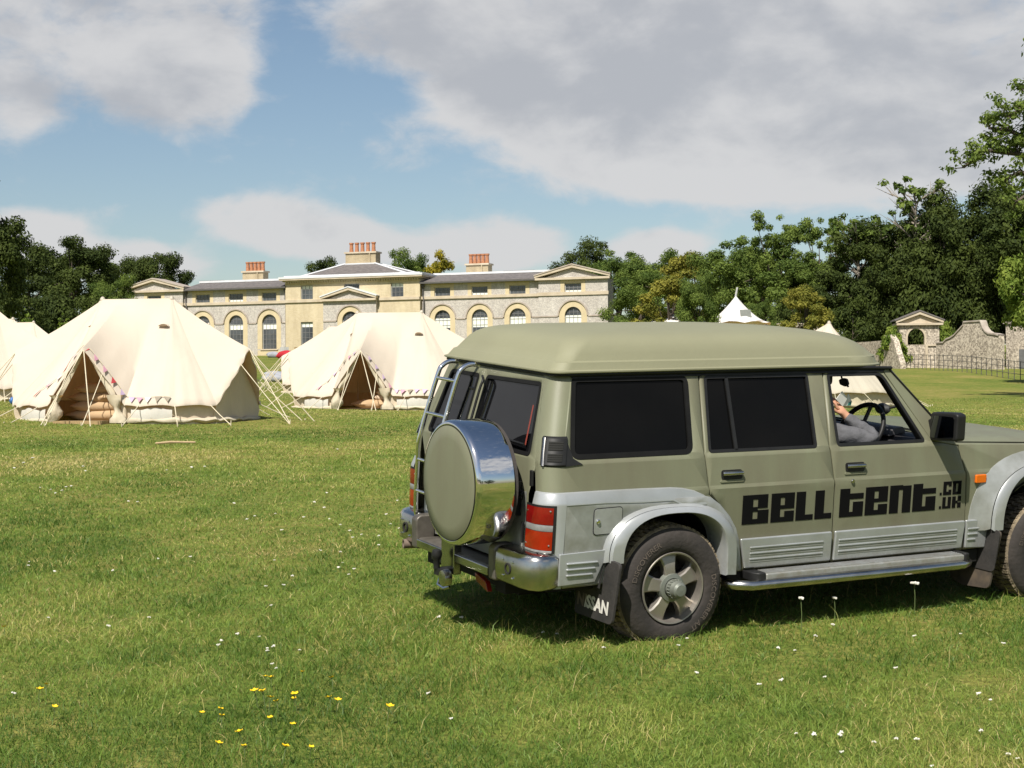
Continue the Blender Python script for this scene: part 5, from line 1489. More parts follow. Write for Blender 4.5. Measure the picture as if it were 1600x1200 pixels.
LET = {'B': [(0, 0, .4, 1), (.58, 0, 1, .47), (.58, .53, .96, 1), (.4, 0, .58, .17), (.4, .42, .58, .58), (.4, .84, .58, 1)],
       'e': [(0, 0, .4, 1), (.4, .84, .58, 1), (.58, .45, 1, 1), (.4, .45, .58, .58), (.4, 0, .58, .17), (.58, 0, 1, .37)],
       'l': [(0, 0, .54, 1), (.54, 0, 1, .19)],
       't': [(0, 0, .42, 1), (.42, .62, 1, .82), (.42, 0, .56, .17), (.56, 0, 1, .52)],
       'n': [(0, 0, .42, 1), (.6, 0, 1, .97), (.42, .83, .6, 1)],
       'C': [(0, 0, .4, 1), (.4, .76, 1, 1), (.4, 0, 1, .24), (.65, .62, 1, .76), (.65, .24, 1, .38)],
       'O': [(0, 0, .38, 1), (.62, 0, 1, 1), (.38, .8, .62, 1), (.38, 0, .62, .2)],
       'U': [(0, 0, .38, 1), (.62, 0, 1, 1), (.38, 0, .62, .2)],
       'K': [(0, 0, .4, 1), (.4, .4, .62, .62), (.6, .56, 1, 1), (.6, 0, 1, .46)],
       '.': [(0, 0, 1, 1)]}

def text_mesh(txt, size, fat=0.0):
    cu = bpy.data.curves.new('lettering', 'FONT'); cu.body = txt; cu.size = size; cu.align_x = 'CENTER'; cu.extrude = 0; cu.offset = fat; cu.resolution_u = 3
    ob = bpy.data.objects.new('lettering', cu); COL.objects.link(ob)
    dg = bpy.context.evaluated_depsgraph_get()
    me = bpy.data.meshes.new_from_object(ob.evaluated_get(dg))
    bpy.data.objects.remove(ob); bpy.data.curves.remove(cu)
    return me

def wheel(root, x, y, sgn, r=.360, steer=0.0, lettering=True):
    """tyre, alloy rim and hub as one wheel part with sub-parts; outer face at y, sgn -1 = right side"""
    w = bpy.data.objects.new('wheel', None); COL.objects.link(w); w.parent = root
    w.location = (x, y, .388); w.rotation_euler = (0, 0, steer)
    # local axis: outward = -y on the right side
    Mx = Matrix.Rotation(R_(90), 4, 'X') if sgn < 0 else Matrix.Rotation(R_(-90), 4, 'X')
    prof = [(.205, -.03), (.212, .0), (.235, .012), (.275, .016), (.315, .008), (.342, -.012), (r - .008, -.035)]
    mb = MB(); mb.lathe(prof, 64, Mx); mb.lathe([(a, -.25 - b) for a, b in prof[::-1]], 64, Mx); tyre = mb.build('tyre', M_TYRE, w, smooth=50)
    # tread blocks
    mb = MB(); mb.lathe([(r - .014, -.03), (r - .012, -.125), (r - .014, -.22)], 64, Mx)
    nb = 58
    for k in range(nb):
        for (h0, h1, da) in ((-.028, -.085, 0), (-.095, -.155, .5), (-.165, -.225, .15)):
            a0 = 2 * math.pi * (k + da) / nb; a1 = a0 + 2 * math.pi / nb * .66
            V = []
            for (rr) in (r - .016, r):
                for (aa, hh) in ((a0, h0), (a1, h0), (a1 + .01, h1), (a0 + .01, h1)): V.append(Mx @ Vector((rr * math.cos(aa), rr * math.sin(aa), hh)))
            mb.add(V, [(4, 5, 6, 7), (0, 1, 5, 4), (1, 2, 6, 5), (2, 3, 7, 6), (3, 0, 4, 7)])
    mb.lathe([(r - .032, -.0075), (r - .012, -.020), (r - .003, -.036)], 64, Mx)
    # shoulder lugs
    for k in range(nb):
        a0 = 2 * math.pi * k / nb; a1 = a0 + 2 * math.pi / nb * .6
        V = [Mx @ Vector((rr * math.cos(aa), rr * math.sin(aa), hh)) for (rr, hh) in ((r - .002, -.03), (r - .03, -.008)) for aa in (a0, a1)]
        V += [Mx @ Vector((rr * math.cos(aa), rr * math.sin(aa), hh)) for (rr, hh) in ((r - .012, -.045), (r - .034, -.02)) for aa in (a0, a1)]
        mb.add(V, [(0, 1, 3, 2), (0, 2, 6, 4), (1, 5, 7, 3), (2, 3, 7, 6), (0, 4, 5, 1)])
    mb.build('tread', M_TREAD, w)
    mb = MB(); mb.lathe([(.209, .004), (.206, .010), (.198, .008), (.192, -.02), (.186, -.075), (.180, -.16), (.03, -.165)], 56, Mx)
    rim = mb.build('rim', [M_ALLOY], w, smooth=35)
    mb = MB(); mb.lathe([(.178, -.152), (.10, -.150), (.09, -.10), (.02, -.10)], 40, Mx); mb.build('brake_drum', M_BRAKE, w, smooth=40)
    mb = MB()
    for k in range(5):
        a = 2 * math.pi * k / 5 + R_(96)
        ca, sa = math.cos(a), math.sin(a)
        st = [(.035, .050, -.012), (.07, .036, -.008), (.115, .038, -.010), (.16, .050, -.018), (.193, .070, -.030)]
        rows = []
        for (rr, hw, h) in st:
            rows.append([Mx @ Vector((rr * ca - q * sa, rr * sa + q * ca, hh)) for (q, hh) in ((-hw, h - .05), (-hw, h - .008), (-hw * .8, h), (hw * .8, h), (hw, h - .008), (hw, h - .05))])
        mb.grid(rows)
    mb.build('spokes', M_ALLOY, w, smooth=30)
    mb = MB(); mb.lathe([(.088, -.03), (.080, .0), (.058, .006)], 30, Mx)
    mb.lathe([(.052, .0), (.052, .045), (.046, .055), (.044, .075), (.032, .086), (.001, .088)], 30, Mx)
    for k in range(20):
        a = 2 * math.pi * k / 20; c = Mx @ Vector((.053 * math.cos(a), .053 * math.sin(a), .024)); mb.tube([c, c + (Mx.to_3x3() @ Vector((0, 0, .022)))], .005, 5)
    mb.build('hub', M_HUB, w, smooth=35)
    if lettering:
        for (txt, mid) in (('DISCOVERER A/T', R_(-25)), ('DISCOVERER', R_(140))):
            mb = MB()
            me = text_mesh(txt, .046)
            base = .262
            vs = []
            for v in me.vertices:
                ang = mid - v.co.x / base; rr = base + v.co.y
                vs.append(Mx @ Vector((rr * math.cos(ang) * (1), rr * math.sin(ang), .0185)))
            mb.add(vs, [list(p.vertices) for p in me.polygons]); bpy.data.meshes.remove(me)
            mb.build('lettering', M_TLET, tyre)
    return w

def build_car():
    root = empty('four_wheel_drive_car')
    tag(root, 'olive green four wheel drive car with silver skirts, high roof and covered spare wheel', 'car')
    Rm = Matrix(((0.87875174, -0.4764421, 0.02825432), (0.47698727, 0.87460417, -0.08689466), (0.01668893, 0.08983579, 0.99581676))).to_4x4()
    Rm.translation = (0.44864202, 9.86568539, 0.25808835)
    root.matrix_world = Rm

    # ---------------- side openings (x, z)
    win3 = rounded([(-.640, 1.150), (.165, 1.150), (.215, 1.578), (-.555, 1.578)], [.06, .05, .05, .03])
    win2 = rounded([(.290, 1.150), (1.072, 1.148), (1.100, 1.570), (.345, 1.570)], .018, 3)
    win1 = rounded([(1.240, 1.150), (1.935, 1.150), (1.690, 1.570), (1.262, 1.570)], [.02, .02, .05, .02], 3)
    arc_r = [(.420, .440), (.405, .60), (.345, .715), (.25, .80), (.12, .845), (-.02, .855), (-.17, .835), (-.30, .765), (-.385, .66), (-.425, .56), (-.43, .44)]
    # quarter panel: from the rear corner to the rear door
    doorcut = [(.310, 1.585), (.256, 1.140), (.278, .935), (.280, .905), (.345, .850), (.420, .765), (.470, .69), (.495, .62), (.528, .46)]
    for sg in (-1, 1):
        fl = (0, sg, 0)
        q_out = [(XRr(1.60) + RC, 1.60), (XRr(1.13) + RC, 1.13), (XRr(.43) + RC, .43)] + arc_r[::-1] + [(.520, .44)] + [(a - .011, b) for a, b in doorcut[::-1]] + [(.303, 1.60)]
        panel_obj('quarter_panel', q_out, [win3], side_fn(sg), M_OLIVE, root, BRK, .02, 11, fl)
        if sg < 0 or True:
            # silver cladding over the lower quarter, with a sloping ledge on top
            rows = []
            top = [(-.70, .968), (-.45, .968), (-.2, .966), (.0, .962), (.08, .955), (.16, .937), (.235, .905)]
            for (x, z) in top:
                lowz = .905 if x < -.3 else (.895 if x < .05 else .86)
                rows.append([Vector((x, sg * (W(z) + .002), z)), Vector((x, sg * (W(z) + .012), z - .006)), Vector((x, sg * (W(lowz) + .030), min(z - .02, lowz))), Vector((x, sg * (W(lowz) + .030), min(z - .024, lowz - .006)))])
            mb = MB(); mb.grid(rows)
            o = mb.build('cladding_ledge', M_SILVER, root, smooth=25)
            q2 = [(-.70, .905), (-.70, .435)] + [(a, b) for a, b in arc_r[::-1] if a > -2] + [(.512, .44), (.484, .62), (.455, .70), (.405, .775), (.330, .850), (.262, .895), (.235, .900), (.12, .9), (0, .9)]
            panel_obj('lower_cladding', q2, [], side_fn(sg, .028), M_SILVER if sg > 0 else M_SILVERD, root, BRK, .03, 30, fl)
            # ribbed rubbing band behind the wheel
            mb = MB()
            band = [(-.735, .632), (-.425, .640), (-.445, .58), (-.50, .46), (-.735, .452)]
            mb.prism(band, .030, .040, lambda a, b, d: Vector((a, sg * (W(b) + d), b)))
            for k in range(3):
                z = .575 - .033 * k; x1 = -.49 - .016 * k
                mb.box(((-.69 + x1) / 2, sg * (W(z) + .044), z), (x1 + .69, .012, .011))
            mb.build('rubbing_band', M_SILVER, root, bevel=.004)
        # corner post between side and rear
        rows = []
        for z in (.43, .45, .63, .90, .935, .955, 1.115, 1.13, 1.15, 1.38, 1.60):
            rows.append([wrap(RC * math.pi / 2 * k / 8, z, 0, sg) for k in range(9)] + [wrap(RC * math.pi / 2 + .03, z, 0, sg)])
        mb = MB(); mb.grid(rows); mb.build('corner_post', M_OLIVE, root, smooth=40, weld=False)
        rows = []
        for z, off in ((.435, .028), (.90, .030), (.912, .028), (.962, .012), (.968, .002)):
            rows.append([wrap(-.005 + (RC * math.pi / 2 + .02) * k / 10, z, off, sg) for k in range(11)])
        mb = MB(); mb.grid(rows); mb.build('corner_cladding', M_SILVER, root, smooth=25)

        # ---------------- rear door
        rd_out = [(1.190, 1.588), (1.222, 1.588), (1.168, 1.145), (1.192, .935), (1.196, .60), (1.196, .435), (.535, .435)] + doorcut[::-1][1:-1] + [(.311, 1.588)]
        rd_out = [(x, z) for x, z in rd_out if not (abs(x - 1.190) < 1e-6 and z > 1.58)]
        rdoor = panel_obj('rear_door', rd_out, [win2], side_fn(sg), M_OLIVE, root, BRK, .022, 11, fl)
        fd_out = [(1.233, 1.588), (1.700, 1.588), (2.000, 1.145), (2.205, 1.110), (2.262, .935), (2.278, .70), (2.282, .435), (1.209, .435), (1.209, .60), (1.205, .935), (1.181, 1.145)]
        fdoor = panel_obj('front_door', fd_out, [win1], side_fn(sg), M_OLIVE, root, BRK, .022, 11, fl)
        # silver lower door skirts with three ribs
        for (par, x0, x1, x0b, x1b) in ((rdoor, .500, 1.186, .540, 1.186), (fdoor, 1.206, 2.270, 1.206, 2.255)):
            sk = [(x0b, .450), (x1b, .452), (x1, .60), (x1 - .004, .632), (x0, .632), (x0 + .005, .60)]
            mb = MB(); mb.prism(sk, .003, .024, lambda a, b, d: Vector((a, sg * (W(b) + d), b)))
            o = mb.build('door_skirt', M_SILVER, par, bevel=.009)
            mb = MB()
            for k in range(3):
                z = .575 - .035 * k; a = x0b + .03; b_ = x1 - .07
                mb.box(((a + b_) / 2, sg * (W(z) + .026), z), (b_ - a, .008, .010))
            mb.build('skirt_rib', M_SILVER, o, bevel=.003)
            mb = MB()
            for k in range(3):
                z = .562 - .035 * k; a = x0b + .03; b_ = x1 - .07
                mb.box(((a + b_) / 2, sg * (W(z) + .0245), z), (b_ - a, .003, .010))
            mb.build('skirt_groove', M_SILVERD, o)
        # door handles: recessed pull with a dark hollow below
        for (par, hx, hz) in ((rdoor, .435, 1.015), (fdoor, 1.36, 1.017)):
            mb = MB()
            P = rounded([(hx - .075, hz - .030), (hx + .075, hz - .030), (hx + .075, hz + .026), (hx - .075, hz + .026)], .018, 4)
            mb.prism(P, .001, .004, lambda a, b, d: Vector((a, sg * (W(b) + d), b))); o = mb.build('handle_recess', M_TRIM, par)
            mb = MB(); y = sg * (W(hz) + .012)
            mb.tube([(hx - .068, y, hz + .006), (hx - .055, y + sg * .006, hz + .007), (hx + .055, y + sg * .006, hz + .007), (hx + .068, y, hz + .006)], .013, 10); mb.build('handle', M_CHROMED, o, smooth=40)
            mb = MB(); mb.prism(rounded([(hx - .085, hz - .045), (hx + .085, hz - .045), (hx + .08, hz - .032), (hx - .08, hz - .032)], .006, 3), .0, .006, lambda a, b, d: Vector((a, sg * (W(b) + d), b))); mb.build('handle_lip', M_OLIVE, o)
        mb = MB(); c = Vector((1.333, sg * (W(.93) + .002), .930)); mb.lathe([(.013, 0), (.013, .005), (.010, .008), (.001, .008)], 16, Matrix.Translation(c) @ Matrix.Rotation(R_(90) * -sg, 4, 'X')); mb.build('lock', M_CHROMED, fdoor, smooth=40)
        # ---------------- glass and seals
        def seal(par, win, wdt, mat=M_RUBBER, proud=.003, nm='window_seal'):
            inn = inset(win, wdt)
            out = inset(win, -.008)
            panel_obj(nm, out, [inn], side_fn(sg, proud), mat, par, BRK[-2:], .012, None, fl)
            return inn
        i3 = seal(root, win3, .020)
        g3 = panel_obj('side_window', inset(win3, .006), [], side_fn(sg, -.010), M_TINT, root, BRK[-1:], .004, None, fl)
        seal(rdoor, win2, .010, M_TRIM, .002)
        g2 = panel_obj('window', inset(win2, .003), [], side_fn(sg, -.012), M_TINT, rdoor, BRK[-1:], .004, None, fl)
        mb = MB(); mb.prism([(.470, 1.150), (.492, 1.150), (.508, 1.57), (.486, 1.57)], -.008, .002, lambda a, b, d: Vector((a, sg * (W(b) + d), b))); mb.build('window_divider', M_TRIM, rdoor)
        seal(fdoor, win1, .012, M_TRIM, .002)
        if sg > 0:
            panel_obj('window', inset(win1, .003), [], side_fn(sg, -.012), M_CLEAR, fdoor, BRK[-1:], None, None, fl)
        # inner door frame so that the cabin edge has depth
        mb = MB(); n = len(win1)
        for i in range(n):
            (a, b), (c, d) = win1[i], win1[(i + 1) % n]
            mb.add([Vector((a, sg * (W(b) - .001), b)), Vector((c, sg * (W(d) - .001), d)), Vector((c, sg * (W(d) - .07), d)), Vector((a, sg * (W(b) - .07), b))], [(0, 1, 2, 3)])
        mb.build('window_reveal', M_TRIM, fdoor, weld=False)
        mb = MB(); mb.prism([(1.15, .45), (2.2, .45), (2.2, 1.10), (1.95, 1.135), (1.2, 1.135)], -.03, -.09, lambda a, b, d: Vector((a, sg * (W(min(b, 1.115)) + d), b))); mb.build('door_card', M_DASH, fdoor)
        # dark gaps behind the door edges
        mb = MB()
        for (pl) in ([(.307, 1.59), (.252, 1.14), (.275, .935), (.279, .90), (.345, .846), (.418, .762), (.468, .69), (.492, .62), (.524, .44)], [(1.2255, 1.59), (1.1715, 1.145), (1.1955, .935), (1.1995, .60), (1.1995, .44)], [(2.0, 1.150), (2.209, 1.113), (2.266, .935), (2.282, .70), (2.286, .44)]):
            for i in range(len(pl) - 1):
                (a, b), (c, d) = pl[i], pl[i + 1]
                mb.add([Vector((a - .016, sg * (W(b) - .024), b)), Vector((a + .016, sg * (W(b) - .024), b)), Vector((c + .016, sg * (W(d) - .024), d)), Vector((c - .016, sg * (W(d) - .024), d))], [(0, 1, 2, 3)])
        mb.build('door_gap', M_SEAM, root, weld=False)
        # ---------------- front wing
        arc_f = [(2.97 + .47 * math.cos(math.pi * k / 14) * (1), .44 + .43 * math.sin(math.pi * k / 14)) for k in range(15)]
        fw = [(2.293, .435), (2.290, .70), (2.274, .935), (2.217, 1.118), (3.55, 1.060), (3.66, 1.0), (3.68, .44)] + arc_f
        panel_obj('front_wing', fw, [], side_fn(sg), M_OLIVE, root, BRK[:-1], .02, 11, fl)
        mb = MB(); mb.prism([(2.285, .450), (2.46, .44), (2.47, .58), (2.50, .634), (2.275, .632), (2.282, .60)], .003, .024, lambda a, b, d: Vector((a, sg * (W(b) + d), b))); fs = mb.build('wing_skirt', M_SILVER, root, bevel=.009)
        mb = MB()
        for k in range(3):
            z = .575 - .035 * k; mb.box((2.345 - .008 * k, sg * (W(z) + .026), z), (.10 - .016 * k, .008, .011))
        mb.build('skirt_rib', M_SILVER, fs, bevel=.003)
        mb = MB(); mb.prism(rounded([(2.340, .868), (2.428, .868), (2.428, .922), (2.340, .922)], .008, 3), .001, .020, lambda a, b, d: Vector((a, sg * (W(b) + d), b))); mb.build('side_indicator', M_ORANGE, root, bevel=.005)
        # ---------------- flared arches
        def flare(cx, cz, A, B, o_r, lip, zlow0, zlow1, ext, nm='wheel_arch_flare'):
            rows = []; n = 26
            for k in range(n + 1):
                t = math.pi * k / n
                c, s = math.cos(t), math.sin(t)
                ex = lambda a, b, p=2.5: (abs(c) ** (2 / p) * (1 if c > 0 else -1) * a, abs(s) ** (2 / p) * b)
                x0, z0 = ex(A - .075, B - .022); x1, z1 = ex(A, B); x2, z2 = ex(A + .035, B + .026); x3, z3 = ex(A + .035 + ext, B + .026 + ext * .5)
                z0, z1, z2, z3 = [cz + zz for zz in (z0, z1, z2, z3)]
                rows.append([Vector((cx + x0, sg * (W(max(z0, .45)) - .10), z0)), Vector((cx + x0, sg * .962, z0)), Vector((cx + x0 * 1.02, sg * .972, z0 + .006)), Vector((cx + x1, sg * .962, z1)), Vector((cx + x1 * 1.02, sg * .945, z1 + .012)), Vector((cx + x2, sg * (W(z2) + .030 + .012 * (ext > 0)), z2)), Vector((cx + x3, sg * (W(z3) + .004), z3)), Vector((cx + x3 * 1.004, sg * (W(z3) - .005), z3))])
            for (e, dz) in ((0, zlow0), (-1, zlow1)):
                base = rows[e]; low = [Vector((p.x, p.y, p.z - dz)) for p in base]
                if e == 0: rows.insert(0, low)
                else: rows.append(low)
            mb = MB(); mb.grid([r[:5] for r in rows]); lip = mb.build(nm, M_SILVER, root, smooth=45)
            rr = [[r[4] + Vector((0, -sg * .007, 0))] + r[5:] for r in rows]
            mb = MB(); mb.grid(rr); mb.build('arch_skirt', M_SILVERD if ext else M_SILVER, lip, smooth=45)
            return lip
        flare(0, .56, .425, .285, 0, 0, .12, .0, 0)
        flare(2.97, .56, .51, .42, 0, 0, .0, .0, .115)
        # wheel housings
        for cx, rr in ((0, .47), (2.97, .50)):
            rows = []
            for k in range(17):
                t = math.pi * k / 16; rows.append([Vector((cx + rr * math.cos(t), sg * .91, .42 + (rr - .03) * math.sin(t))), Vector((cx + rr * math.cos(t), sg * .50, .42 + (rr - .03) * math.sin(t)))])
            mb = MB(); mb.grid(rows); mb.build('wheel_housing', M_UNDER, root)
        wheel(root, .008, sg * .925, sg)
        wheel(root, 3.01, sg * .925, sg, steer=R_(-3), lettering=sg < 0)
        # ---------------- mudflaps
        def flap(pts, x, name='mudflap', mat=M_FLAPR):
            mb = MB(); mb.prism(rounded([(y, z) for y, z in pts], .03, 4), 0, .02, lambda a, b, d: Vector((x - d - (.62 - b) * .09, sg * a, b))); return mb.build(name, mat, root, bevel=.004)
        f1 = flap([(.62, .225), (1.02, .235), (1.045, .58), (.90, .585), (.82, .47), (.62, .45)], -.405)
        if sg < 0:
            me = text_mesh('NISSAN', .094, .004); mb = MB(); vs = []
            for v in me.vertices:
                y = .815 + v.co.x * 1.05; z = .285 + v.co.y * 1.05
                vs.append(Vector((-.405 - .0235 - (.62 - z) * .09, -y, z)))
            xm = min(v.co.x for v in me.vertices) * .48
            for p in me.polygons:
                mb.mi = 1 if p.center.x < xm else 0; mb.add([vs[i] for i in p.vertices], [list(range(len(p.vertices)))])
            bpy.data.meshes.remove(me); mb.build('lettering', [M_WLET, M_TLET], f1)
        f2 = flap([(.60, .20), (.72, .165), (.95, .185), (1.0, .56), (.86, .57), (.78, .44), (.60, .40)], 2.50, mat=M_FLAPD)
        mb = MB(); mb.prism(rounded([(.72, .30), (.985, .30), (1.004, .565), (.858, .574), (.78, .45)], .03, 4), .0205, .026, lambda a, b, d: Vector((2.50 - d - (.62 - b) * .09, sg * a, b))); mb.build('clean_patch', M_FLAPR, f2)
        # ---------------- side step: board with a chrome tube
        mb = MB(); mb.bx(.63, 2.19, sg * .865, sg * .985, .395, .432); st = mb.build('side_step', M_SILVERD, root, bevel=.008)
        mb = MB()
        for k in range(5): mb.bx(.64, 2.18, sg * (.885 + .02 * k) - .004, sg * (.885 + .02 * k) + .004, .4325, .4365)
        mb.build('step_tread', M_SILVER, st)
        for x0, x1 in ((.545, .63), (2.19, 2.235)):
            mb = MB(); mb.prism(rounded([(x0, .80), (x1, .80), (x1, .988), (x0 + (.0 if x0 > 2 else .03), .988), (x0, .94)], .02, 3), .385, .440, lambda a, b, d: Vector((a, sg * b, d))); mb.build('step_end', M_TRIM, st, bevel=.008)
        mb = MB(); mb.tube([(.40, sg * .80, .375), (.43, sg * .93, .372), (.52, sg * .992, .372), (1.4, sg * 1.0, .372), (2.16, sg * .996, .372), (2.25, sg * .95, .374), (2.27, sg * .82, .376)], .029, 14); mb.build('step_tube', M_CHROMED, st, smooth=50)
        # ---------------- door mirror
        mr = MB(); mr.prism(rounded([(.835, 1.150), (1.075, 1.170), (1.080, 1.335), (1.04, 1.345), (.84, 1.330)], .02, 4), 0, .10, lambda a, b, d: Vector((1.985 + d * (1 - .25 * (a - .83) / .25), sg * a, b))); mo = mr.build('door_mirror', M_TRIM, root, bevel=.015)
        mb = MB(); mb.prism(rounded([(.858, 1.170), (1.050, 1.185), (1.052, 1.318), (.862, 1.312)], .02, 4), .0, .004, lambda a, b, d: Vector((1.983 - d, sg * a, b))); mb.build('mirror_glass', M_MIRR, mo)
        mb = MB(); mb.prism([(.80, 1.14), (.845, 1.16), (.845, 1.30), (.79, 1.27)], 0, .08, lambda a, b, d: Vector((2.0 + d, sg * a, b))); mb.build('mirror_arm', M_TRIM, mo, bevel=.01)
        # ---------------- tail lamp wrapping the corner
        u1 = RC * math.pi / 2 + (W(.8) - RC) - .655
        def lamp_patch(z0, z1, mat, nm, par, off=.040, ua=.052, ub=.218):
            rows = []
            for z in np.linspace(z0, z1, 5): rows.append([wrap(ua + (ub - ua) * k / 16, z, off - .002 * (abs(2 * (z - z0) / (z1 - z0) - 1) ** 3) , sg) for k in range(17)])
            mb = MB(); mb.grid(rows); return mb.build(nm, mat, par, smooth=50)
        base = lamp_patch(.634, .900, M_TRIM, 'tail_lamp', root, .033, .040, .230)
        rows = [[wrap(-.022, .632, .036, sg), wrap(-.022, .632, .0, sg)], [wrap(-.022, .905, .036, sg), wrap(-.022, .905, .0, sg)]]
        lamp_patch(.793, .888, M_RED, 'red_lens', base, .037); lamp_patch(.757, .791, M_CLEARL, 'clear_lens', base, .036); lamp_patch(.652, .755, M_AMBER, 'amber_lens', base, .037); lamp_patch(.6365, .650, M_CLEARL, 'lamp_foot', base, .0355)
        mb = MB()
        for (u, z) in ((.066, .87), (.066, .68), (.206, .86), (.206, .68)):
            c = wrap(u, z, .038, sg); mb.lathe([(.006, -.003), (.006, .002), (.001, .004)], 8, Matrix.Translation(c) @ Matrix.Rotation(R_(-90), 4, 'Y'))
        mb.build('lens_screw', M_CHROME, base)
        # ---------------- black vent grille behind the side window
        rows = []
        for z in (1.106, 1.118, 1.258, 1.268): rows.append([wrap(-.012 + (.138) * k / 12, z, .012 if z in (1.118, 1.258) else .001, sg) for k in range(13)])
        mb = MB(); mb.grid(rows); vt = mb.build('vent_grille', M_TRIM, root, smooth=30)
        mb = MB()
        for z0, z1 in ((1.135, 1.178), (1.195, 1.242)):
            rows = [[wrap(.010 + .075 * k / 8, z, .0135, sg) for k in range(9)] for z in (z0, z1)]; mb.grid(rows)
        mb.build('vent_opening', M_SEAM, vt)
        mb = MB()
        for z0, z1 in ((1.135, 1.178), (1.195, 1.242)):
            for k in range(4):
                z = z0 + (z1 - z0) * (k + .5) / 4; mb.grid([[wrap(.012 + .071 * j / 8, z - .002, .016, sg) for j in range(9)], [wrap(.012 + .071 * j / 8, z + .003, .0145, sg) for j in range(9)]])
        mb.build('vent_slat', M_SEAM, vt)
        mb = MB(); mb.grid([[wrap(.105 + .012 * j / 3, z, .0150 - .002 * (j in (0, 3)), sg) for j in range(4)] for z in (1.112, 1.18, 1.262)]); mb.build('vent_edge', M_CHROMED, vt, smooth=60)
        mb = MB(); mb.prism([(-.690, 1.108), (-.575, 1.116), (-.63, 1.150), (-.652, 1.235), (-.690, 1.262)], .001, .006, lambda a, b, d: Vector((a, sg * (W(b) + d), b))); mb.build('window_corner', M_TRIM, vt)
        # sill and gutter
        mb = MB(); mb.bx(.44, 2.44, sg * .70, sg * .845, .34, .43); mb.build('sill', M_UNDER, root, bevel=.01)
        mb = MB(); pts = []
        for k in range(20):
            x = -.60 + 2.37 * k / 19; z = 1.600 + .016 * math.sin(math.pi * min(1, max(0, (x + .6) / 2.44)))
            pts.append(Vector((x, sg * .704, z)))
        pts.append(Vector((1.93, sg * .73, 1.47))); pts.append(Vector((2.07, sg * .775, 1.27))); 
        mb.tube(pts[:20], .011, 8); mb.prism([(-.56, 1.578), (1.70, 1.578), (1.745, 1.600), (-.58, 1.600)], .0028, .008, lambda a, b, d: Vector((a, sg * (W(b) + d), b))); mb.build('rain_gutter', M_TRIM, root, smooth=50)
        # windscreen pillar
        mb = MB(); mb.prism([(1.700, 1.600), (1.775, 1.600), (2.185, 1.150), (2.205, 1.112), (2.0, 1.147)], -.045, .0015, lambda a, b, d: Vector((a, sg * (W(b) + d), b))); mb.build('windscreen_pillar', M_OLIVE, root, bevel=.006)
        mb = MB(); mb.tube([(1.762, sg * (W(1.59) + .006), 1.59), (2.09, sg * (W(1.24) + .006), 1.24)], .006, 6); mb.build('pillar_trim', M_TRIM, root)
        if sg < 0: RD, FD = rdoor, fdoor

    # ---------------- lettering on the right doors
    def word(par, txts):
        mb = MB()
        for (ch, x0, x1, z0, z1) in txts:
            for (a, b, c, d) in LET[ch]:
                xs = [x0 + (x1 - x0) * q for q in (a, c)]; zs = [z0 + (z1 - z0) * q for q in (b, d)]
                mb.add([Vector((x, -(W(z) + .0025), z)) for x, z in ((xs[0], zs[0]), (xs[1], zs[0]), (xs[1], zs[1]), (xs[0], zs[1]))], [(0, 1, 2, 3)])
        mb.build('lettering', M_BLACK, par, weld=False)
    word(RD, [('B', .512, .705, .712, .886), ('e', .722, .895, .712, .886), ('l', .908, 1.040, .712, .886), ('l', 1.052, 1.182, .712, .886)])
    word(FD, [('t', 1.242, 1.428, .711, .886), ('e', 1.443, 1.622, .711, .886), ('n', 1.638, 1.812, .711, .886), ('t', 1.828, 2.018, .711, .886),
              ('.', 2.050, 2.068, .803, .820), ('C', 2.078, 2.148, .803, .889), ('O', 2.158, 2.232, .803, .889), ('.', 2.052, 2.070, .716, .733), ('U', 2.078, 2.150, .716, .790), ('K', 2.160, 2.236, .716, .790)])
    # fuel flap
    mb = MB(); P = rounded([(-.525, .722), (-.335, .725), (-.335, .878), (-.525, .874)], .025, 5)
    mb.prism(P, .029, .0305, lambda a, b, d: Vector((a, -(W(b) + d), b))); ff = mb.build('fuel_flap', M_SEAM, root)
    mb = MB(); mb.prism(inset(P, .005), .0306, .0335, lambda a, b, d: Vector((a, -(W(b) + d), b))); mb.build('flap_door', M_SILVERD, ff)
    mb = MB(); mb.lathe([(.013, 0), (.013, .008), (.009, .012), (.001, .012)], 16, Matrix.Translation((-.497, -(W(.80) + .032), .800)) @ Matrix.Rotation(R_(90), 4, 'X')); mb.build('flap_lock', M_CHROME, ff, smooth=40)

    # ---------------- rear: two doors, wide right one with the spare wheel
    RB = [(2, z) for z in (1.13,)]
    def rwidth(z): return W(z) - RC - .025
    for (nm, y0, side) in (('right', .137, -1), ('left', .143, 1)):
        if side < 0:
            out = [(.134, .52), (.134, 1.585), (-rwidth(1.585), 1.585), (-rwidth(1.13), 1.13), (-.655, .935), (-.655, .52)]
            win = rounded([(.088, 1.150), (.088, 1.535), (-.565, 1.545), (-.655, 1.150)], .03, 4)
        else:
            out = [(.142, .52), (.655, .52), (.655, .935), (rwidth(1.13), 1.13), (rwidth(1.585), 1.585), (.142, 1.585)]
            win = rounded([(.188, 1.150), (.655, 1.150), (.565, 1.535), (.188, 1.535)], .03, 4)
        d = panel_obj('back_door', out, [win], rear_fn(.0), M_OLIVE, root, RB, .02, 30, (-1, 0, 0))
        panel_obj('window_seal', inset(win, -.006), [inset(win, .016)], rear_fn(.003), M_RUBBER, d, [], .01, None, (-1, 0, 0))
        panel_obj('window', inset(win, .004), [], rear_fn(-.008), M_TINTR, d, [], .004, None, (-1, 0, 0))
        panel_obj('lower_panel', rect_pts(min(out[0][0], side * .652), max(out[0][0], side * .652), .52, .945), [], rear_fn(.004), M_SILVERD, d, [], .003, None, (-1, 0, 0))
        # window bar and wiper
        mb = MB()
